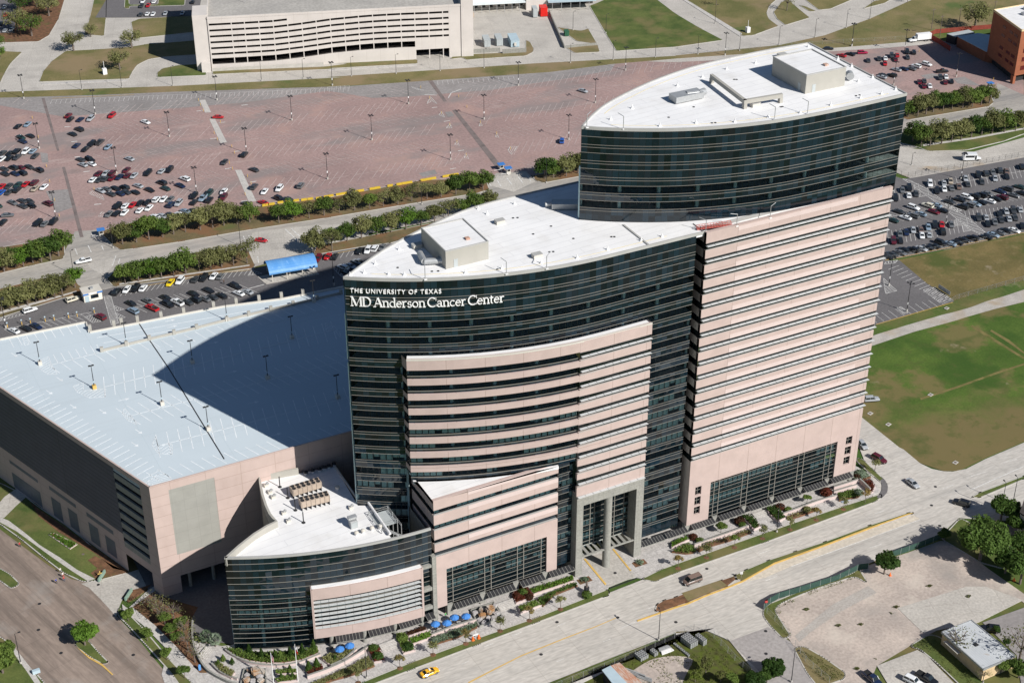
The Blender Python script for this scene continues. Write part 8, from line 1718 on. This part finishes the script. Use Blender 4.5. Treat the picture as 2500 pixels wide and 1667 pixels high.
# flagpoles
def flag(base_h,t,x,y,us,label):
 p = at(t,x,y,base_h); o = empty('flagpole',(p.x,p.y,.1)); tag(o,label,'flagpole'); MB().tube((0,0,0),(0,0,base_h),.12,.06,10).build('pole',M['roofw'],o); MB().lathe((0,0,base_h),[(.0,0),(.1,.05),(.12,.15),(0,.28)],8).build('finial',M['dark'],o)
 mb = MB(); W_,H_ = 2.4,1.5; n = 12; mh = 14
 blue,red,white = mat('flag_blue',(.01,.03,.16),.8,.05,1),mat('flag_red',(.5,.015,.02),.8,.05,1),mat('flag_white',(.75,.75,.75),.8,.05,1)
 def P(u,v):     # hanging limp: folds gather towards the pole and the fly end droops
  fold = .10 * math.sin(u * 14); d = .06 + u * .62; drop = u * 1.25
  return (d * .75,-d * .35 + fold,base_h - .35 - (1 - v) * H_ * 1.25 - drop)
 for i in range(n):
  for j in range(mh - 1):
   u0,u1,v0,v1 = i / n,(i + 1) / n,j / (mh - 1),(j + 1) / (mh - 1)
   if us: m_ = 0 if (i < n * .42 and j >= 6) else (1 if j % 2 == 0 else 2)
   else: m_ = 0 if i < n / 3 else (2 if j >= (mh - 1) / 2 else 1)
   mb.face([P(u0,v0),P(u1,v0),P(u1,v1),P(u0,v1)],m_)
 fo_ = mb.build('flag',[blue,red,white],o,merge=True)
 sb = MB()
 def star(u,v,s):
  c = Vector(P(u,v)) + Vector((-.03,-.06,0)); pts = []
  for k in range(10): a = PI / 2 + k * PI / 5; r = s if k % 2 == 0 else s * .4; pts.append(c + Vector((math.cos(a) * r * .8,-math.cos(a) * r * .3,math.sin(a) * r)))
  for k in range(10): sb.face([c,pts[k],pts[(k + 1) % 10]])
 if us:
  for i in range(5):
   for j in range(5): star(.04 + i * .08,.56 + j * .09,.045)
 else: star(.16,.5,.3)
 sb.build('stars',white,o)
flag(9.5,'k',943,905,True,'white flagpole with a limp red and white striped flag'); flag(11.5,'k',1220,810,False,'white flagpole with a limp red, white and blue lone star flag')
# statue and pedestal
p = at(8,1738,965); o = empty('statue',(p.x,p.y,.3)); tag(o,'dark statue on a square plinth in a green bed by the street','statue'); MB().box(-.5,.5,-.5,.5,0,1.9).build('plinth',M['dark'],o)
MB().lathe((0,0,1.9),[(.3,0),(.22,.5),(.32,1.0),(.25,1.3),(.1,1.4),(.16,1.6),(.1,1.8),(0,1.82)],10).build('figure',M['bark'],o)
for t,x,y,lb in ((8,1725,880,'gray green agave clump in the square bed left of the drive'),(8,2095,765,'gray green agave clump right of the drive')):
 p = at(t,x,y); o = empty('agave',(p.x,p.y,.12)); tag(o,lb,'plant'); mb = MB(); leaves(mb,(0,0,.4),1.1,140,.28,squash=.5,hollow=.2); mb.build('blades',M['leafs'],o); MB().box(-1.8,1.8,-1,1,0,.08).build('soil',M['mulch'],o)
# barricades, signs, cones, barriers
def sign_(t,x,y,label,c,shape='disc',h=2.2,text=None,a=None,cat='sign',z=.1):
 p = at(t,x,y); o = empty('traffic_sign',(p.x,p.y,z),a if a is not None else R(-27)); tag(o,label,cat); MB().tube((0,0,0),(0,0,h),.04,n=6).build('post',M['steel'],o)
 mb = MB()
 if shape == 'oct': pts = [(.42 * math.cos(PI / 8 + k * PI / 4),.42 * math.sin(PI / 8 + k * PI / 4)) for k in range(8)]; mb.face([(x_,-.05,h + y_) for x_,y_ in pts]); mb.face([(x_,-.02,h + y_) for x_,y_ in pts][::-1])
 else: mb.box(-.35,.35,-.05,-.02,h - .4,h + .4)
 mb.build('plate',c,o); return o
s_ = sign_(9,603,1068,'red octagonal stop sign at the side street corner',M['redp'],'oct')
def txt(parent,s,size,loc,m,rot=(PI / 2,0,0)):
 cu = bpy.data.curves.new('lettering','FONT'); cu.body = s; cu.size = size; cu.align_x = 'CENTER'; cu.align_y = 'CENTER'; cu.extrude = .004; o = bpy.data.objects.new('t',cu); col.objects.link(o); dg = bpy.context.evaluated_depsgraph_get(); dg.update()
 me = bpy.data.meshes.new_from_object(o.evaluated_get(dg)); bpy.data.objects.remove(o); me.materials.clear(); me.materials.append(m); ob = bpy.data.objects.new('lettering',me); col.objects.link(ob); ob.parent = parent; ob.location = loc; ob.rotation_euler = rot; return ob
txt(s_,'STOP',.26,(0,-.06,2.2),M['roofw'])
s_ = sign_(9,2172,470,'red octagonal stop sign in the shade by the dark trees',M['redp'],'oct'); txt(s_,'STOP',.26,(0,-.06,2.2),M['roofw'])
sign_(9,438,862,'white double marker sign at the tip of the planted median',M['roofw'],'box',1.6)
for t,x,y,lb in ((8,995,1275,'orange barricade with an arrow post on the verge above the taxi'),):
 p = at(t,x,y); o = empty('barricade',(p.x,p.y,.15),R(0)); tag(o,lb,'barricade')
 for s in (-.8,.8): MB().lathe((s,0,0),[(.45,0),(.4,.15),(.25,.7),(.2,1.0),(0,1.05)],10).build('drum',M['plastic'],o)
 MB().tube((0,0,0),(0,0,2.6),.1,n=6).box(-.7,.7,-.05,.05,1.3,1.6).build('post',M['roofw'],o)
for i,(x,y,lb) in enumerate(((1438,845,'orange traffic cone under the dense dark tree'),(2270,880,'orange traffic cone at the right edge of the vacant lot'))):
 p = at(9,x,y); o = empty('traffic_cone',(p.x,p.y,.02)); tag(o,lb,'traffic cone'); MB().lathe((0,0,0),[(.3,.04),(.08,.95),(0,.96)],10).build('cone',M['plastic'],o); MB().box(-.35,.35,-.35,.35,0,.04).build('foot',M['plastic'],o)
yl = M['ybar'] = mat('yellow_barrier',(.52,.37,.04),.6,.1,1)
bl_ = [('b',1555,1430),('b',1640,1415),('b',1750,1395),('b',1850,1385),('b',1950,1370),('b',2050,1360),('b',2130,1350),('b',2240,1340),('b',2340,1320)] + [(2,x,1322 - (x - 20) * .17) for x in (20,75,110,190,225,300,335,420,480,515,550,640,675,710,790,825,860)] + [(4,x,20 - (x - 800) * .1) for x in (800,840,880,915)] + [('a',1300,1465),('a',1390,1450),('a',1480,1440)]
for i,(t,x,y) in enumerate(bl_):
 p = at(t,x,y); o = MB().box(-1.15,1.15,-.3,.3,0,.35).box(-1.1,1.1,-.15,.15,.35,.85).build('water_barrier',yl,loc=(p.x,p.y,.12)); o.rotation_euler.z = R(-8)
 tag(o,'yellow plastic barrier in the line behind the avenue oaks','barrier','yellow barriers behind the avenue oaks')
for i,(x,y) in enumerate(((110,1175),(315,1135),(440,1115),(652,1090),(780,1070),(988,1040),(1110,1020),(1355,965))):
 p = at('e',x,y); o = empty('bollard_sign',(p.x,p.y,.07)); tag(o,f'{ordw(i)} yellow bollard from left with a blue parking plate','bollard','yellow bollards along the garage row'); MB().tube((0,0,0),(0,0,1.1),.16,n=8).build('post',M['yellow'],o); MB().box(-.22,.22,-.03,.03,1.5,2.0).tube((0,0,1.1),(0,0,1.6),.03,n=5).build('plate',M['bluegray'],o)
wood = M['yellow']
for i,(t,x,y) in enumerate((('b',730,150),('b',770,225),('b',705,90),('b',905,510),('b',945,590),('b',985,370),('b',1130,680),('b',1165,760),('b',1100,890),('b',1140,965),('b',1330,1060),('b',1375,1150),('b',1300,1290),('a',355,270),('a',420,480),('a',510,800),('a',545,965),('a',600,1170),('a',650,1340),('a',710,265),('a',820,580),('a',1030,1050),(2,685,665),(2,765,765),(2,820,845),(2,868,960),(2,930,1048),(2,935,725),(2,880,655),(2,1025,830),(2,1135,905),(2,1228,1005),(2,625,595),('d',1095,185),('d',1985,520),('d',1540,460))):
 p = at(t,x,y); o = MB().tube((0,0,0),(0,0,1.2),.11,n=7).build('marker_post',wood,loc=(p.x,p.y,.06)); tag(o,'yellow marker post at the end of a stall row in the red lot','post','yellow marker posts in the red lot')
# entrance booths and gates
for t,x,y,lb in ((2,1165,1140,'left blue roofed toll booth at the avenue entrance'),(2,1212,1165,'right blue roofed toll booth at the avenue entrance'),('a',1110,1545,'blue roofed toll booth at the left lot entrance'),('d',1940,615,'blue roofed toll booth beside the orange building')):
 p = at(t,x,y); o = empty('toll_booth',(p.x,p.y,.06),R(-8)); tag(o,lb,'toll booth','toll booths'); MB().box(-.8,.8,-.8,.8,0,2.3).build('cabin',M['cream'],o); MB().box(-1.4,1.4,-1.2,1.2,2.3,2.5).build('roof',M['cloth'],o); MB().box(-.6,.6,-.83,-.8,1.1,1.9).build('window',M['dark'],o); MB().box(-.5,-.3,-2,-1.8,0,1).box(-3.6,-.3,-1.95,-1.85,.9,1.0).build('gate_arm',M['roofw'],o)
# fences
fence('mesh_fence',[at(9,*p) for p in ((590,1075),(620,1040),(690,1000),(860,950),(1080,880),(1225,808),(1290,800))],1.9,M['mesh'],'dark green mesh fence curving round the vacant lot corner to the dark tree','fence',.06,3)
fence('mesh_fence',[at(9,*p) for p in ((1450,720),(1530,695),(1620,662),(1780,600))],1.9,M['mesh'],'dark green mesh fence between the dark tree and the largest tree','fence',.06,3)
def chain(pts,h,label,sp=3.0,n_wires=5,dark=False):
 o = empty('chain_fence',(pts[0].x,pts[0].y,0)); tag(o,label,'fence'); O_ = pts[0]; m_ = M['dark'] if dark else M['steel']; mb = MB()
 for a,b in zip(pts[:-1],pts[1:]):
  for k in range(n_wires): zz = .3 + (h - .3) * k / (n_wires - 1); mb.tube((a.x - O_.x,a.y - O_.y,zz),(b.x - O_.x,b.y - O_.y,zz),.025 if k == n_wires - 1 else .012,n=4,caps=False)
 mb.build('wires',m_,o)
 for i,p in enumerate(resample([(p.x,p.y) for p in pts],sp)[:100]): MB().tube((p[0] - O_.x,p[1] - O_.y,0),(p[0] - O_.x,p[1] - O_.y,h),.05,n=5).build('post',m_,o)
chain([at(8,1500,1620),at(8,2060,1390),at(8,2338,1265),at(9,120,1212)],2,'chain link fence along the sidewalk of the weedy lot'); chain([at(9,*p) for p in ((120,1212),(200,1220),(260,1270),(400,1420),(560,1560))],2,'chain link fence curving down the side street'); chain([at(9,*p) for p in ((610,1100),(690,1180),(770,1260))],2,'chain link fence on the left verge of the vacant lot')
chain([at(9,*p) for p in ((800,1320),(880,1440),(1030,1568))],2,'chain link fence at the bottom of the vacant lot'); chain([at(6,1850,520),at(6,1880,500),at(6,2338,370),at(6,3000,150)],1.8,'chain link fence beside the gravel path',4); chain([at('c',*p) for p in ((215,245),(300,300),(420,300),(1200,150),(1960,10))],2.2,'brown steel fence on top of the right gray lot',3,dark=True)
chain([at('c',60,1425),at('c',1000,1240),at('c',1960,1050)],1.3,'low steel rail along the fence row of parked cars',3,3)
chain([at(3,0,372),at(3,700,320),at(3,1150,290),at(3,1540,268)],1.8,'thin fence along the far grass verge behind the tallest roof',5)
p = at(6,1800,450); o = empty('metal_bench_rack',(p.x,p.y,.1),imgdir(6,(1765,415),(1840,465))); tag(o,'gray metal gate leaf at the corner of the right gray lot','gate'); MB().box(-3,3,-.05,.05,.2,1.6).build('panel',M['steel'],o); o.name = 'metal_gate'
# stacked steel racks and beams on the weedy lot
for i,(x,y,nx,ny,nz,a,lb) in enumerate(((1240,455,4,6,5,-.55,'largest stack of gray steel crates on the weedy lot'),(1385,440,2,5,4,-.55,'stack of gray crates right of the largest stack'),(1145,545,1,9,1,-.6,'long single row of gray crates beside the largest stack'),(645,630,4,4,2,-.3,'low stack of gray crates by the tin shed'),(800,590,2,3,2,-.3,'small stack of gray crates near the silver sheets'))):
 p = at('p',x,y); o = empty('crate_stack',(p.x,p.y,0),imgdir('p',(1050,440),(1260,610)) + PI / 2); tag(o,lb,'crates','crate stacks on the weedy lot'); mb = MB(); s = .62
 for ix in range(nx):
  for iy in range(ny):
   for iz in range(min(nz,3)):
    x0,y0,z0 = (ix - nx / 2) * s,(iy - ny / 2) * s,iz * s * .9
    for (a_,b_,c_,d_) in ((0,.5,0,.08),(0,.5,.47,.55),(0,.08,.08,.47),(.47,.55,.08,.47)): mb.box(x0 + a_,x0 + b_,y0 + c_,y0 + d_,z0 + .05,z0 + .5)
 mb.build('crates',M['steel'],o)
for i,(x,y,L,h,mk,lb,da_) in enumerate(((960,560,3.4,.5,'roofw','shining white metal sheets on the weedy lot',.0),(930,525,3.4,.4,'steel','gray metal tubes above the white sheets',.0),(560,840,6,.6,'steel','heap of gray steel beams beside the rusty roof',-1.0),(690,900,4,.5,'steel','second heap of gray beams near the sand',-1.0))):
 p = at('p',x,y); o = empty('metal_pile',(p.x,p.y,0),imgdir('p',(880,580),(1040,520)) + da_); tag(o,lb,'metal pile')
 for k in range(4): MB().box(-L / 2 + k * .1,L / 2 - k * .15,-.6 + k * .32,-.34 + k * .32,0,h * (.6 + .15 * (k % 3))).build('beam',M[mk],o)
p = at(7,1342,1480); o = MB().box(-.3,.3,-.25,.25,0,1.4).lathe((0,0,1.4),[(.3,0),(.2,.2),(0,.25)],8).build('newspaper_box',M['blue'],loc=(p.x,p.y,.15)); tag(o,'bright blue box standing by the sidewalk at the round corner','box')
p = at(7,245,1500); o = MB().box(-.9,.9,-.4,.4,0,.9).build('utility_cabinet',M['bluegray'],loc=(p.x,p.y,.15)); tag(o,'pale blue utility cabinet on the grass at the lower left','utility cabinet')
for x,y,lb in ((685,860,'green entrance sign slab by the garage driveway, upper one'),(865,985,'green entrance sign slab in the mulch by the driveway')):
 p = at(7,x,y); o = MB().box(-2,2,-.2,.2,0,1.0).build('monument_sign',mat('pale_green_stone',(.22,.32,.26),.7,.1,1),loc=(p.x,p.y,.15)); o.rotation_euler.z = imgdir(7,(x - 20,y + 30),(x + 20,y - 30)); tag(o,lb,'sign')
p = at(7,675,855); o = MB().box(-.1,.1,-.1,.1,0,1.8).box(-.6,.6,-.1,.1,.9,1.1).build('yellow_gate_post',M['yellow'],loc=(p.x,p.y,.15)); tag(o,'yellow gate post at the garage driveway','post')
for i,(x,y) in enumerate(((705,500),(483,215 - 1000))): 
 if i == 0: p = at(1,x,y); o = MB().box(-.9,.9,-.9,.9,0,2.6).tube((0,0,2.6),(0,0,6),.1,n=6).build('equipment_cabinet',M['roofw'],loc=(p.x,p.y,.12)); tag(o,'white equipment cabinet with a mast on the dry lawn','cabinet')
p = at(3,482,220); o = MB().box(-.9,.9,-.9,.9,0,2.6).tube((0,0,2.6),(0,0,6),.1,n=6).build('equipment_cabinet',M['roofw'],loc=(p.x,p.y,.12)); tag(o,'white equipment cabinet with a mast at the top crossroads','cabinet')
# curb inlets, manhole pads in the field
for t,x,y in ((9,1877,88),(6,1710,1138),(6,1427,1337),(6,1305,1263),(6,1818,557),(7,558,704)):
 p = at(t,x,y); MB().obox((0,0),1.6,1.2,-.1,.08,.3).build('inlet_pad',M['kerb'],loc=(p.x,p.y,.02))['kind'] = 'structure'; MB().lathe((0,0,0),[(0,.02),(.4,.02),(.42,0)],10).build('manhole_cover',M['bark'],loc=(p.x,p.y,.11))['kind'] = 'structure'
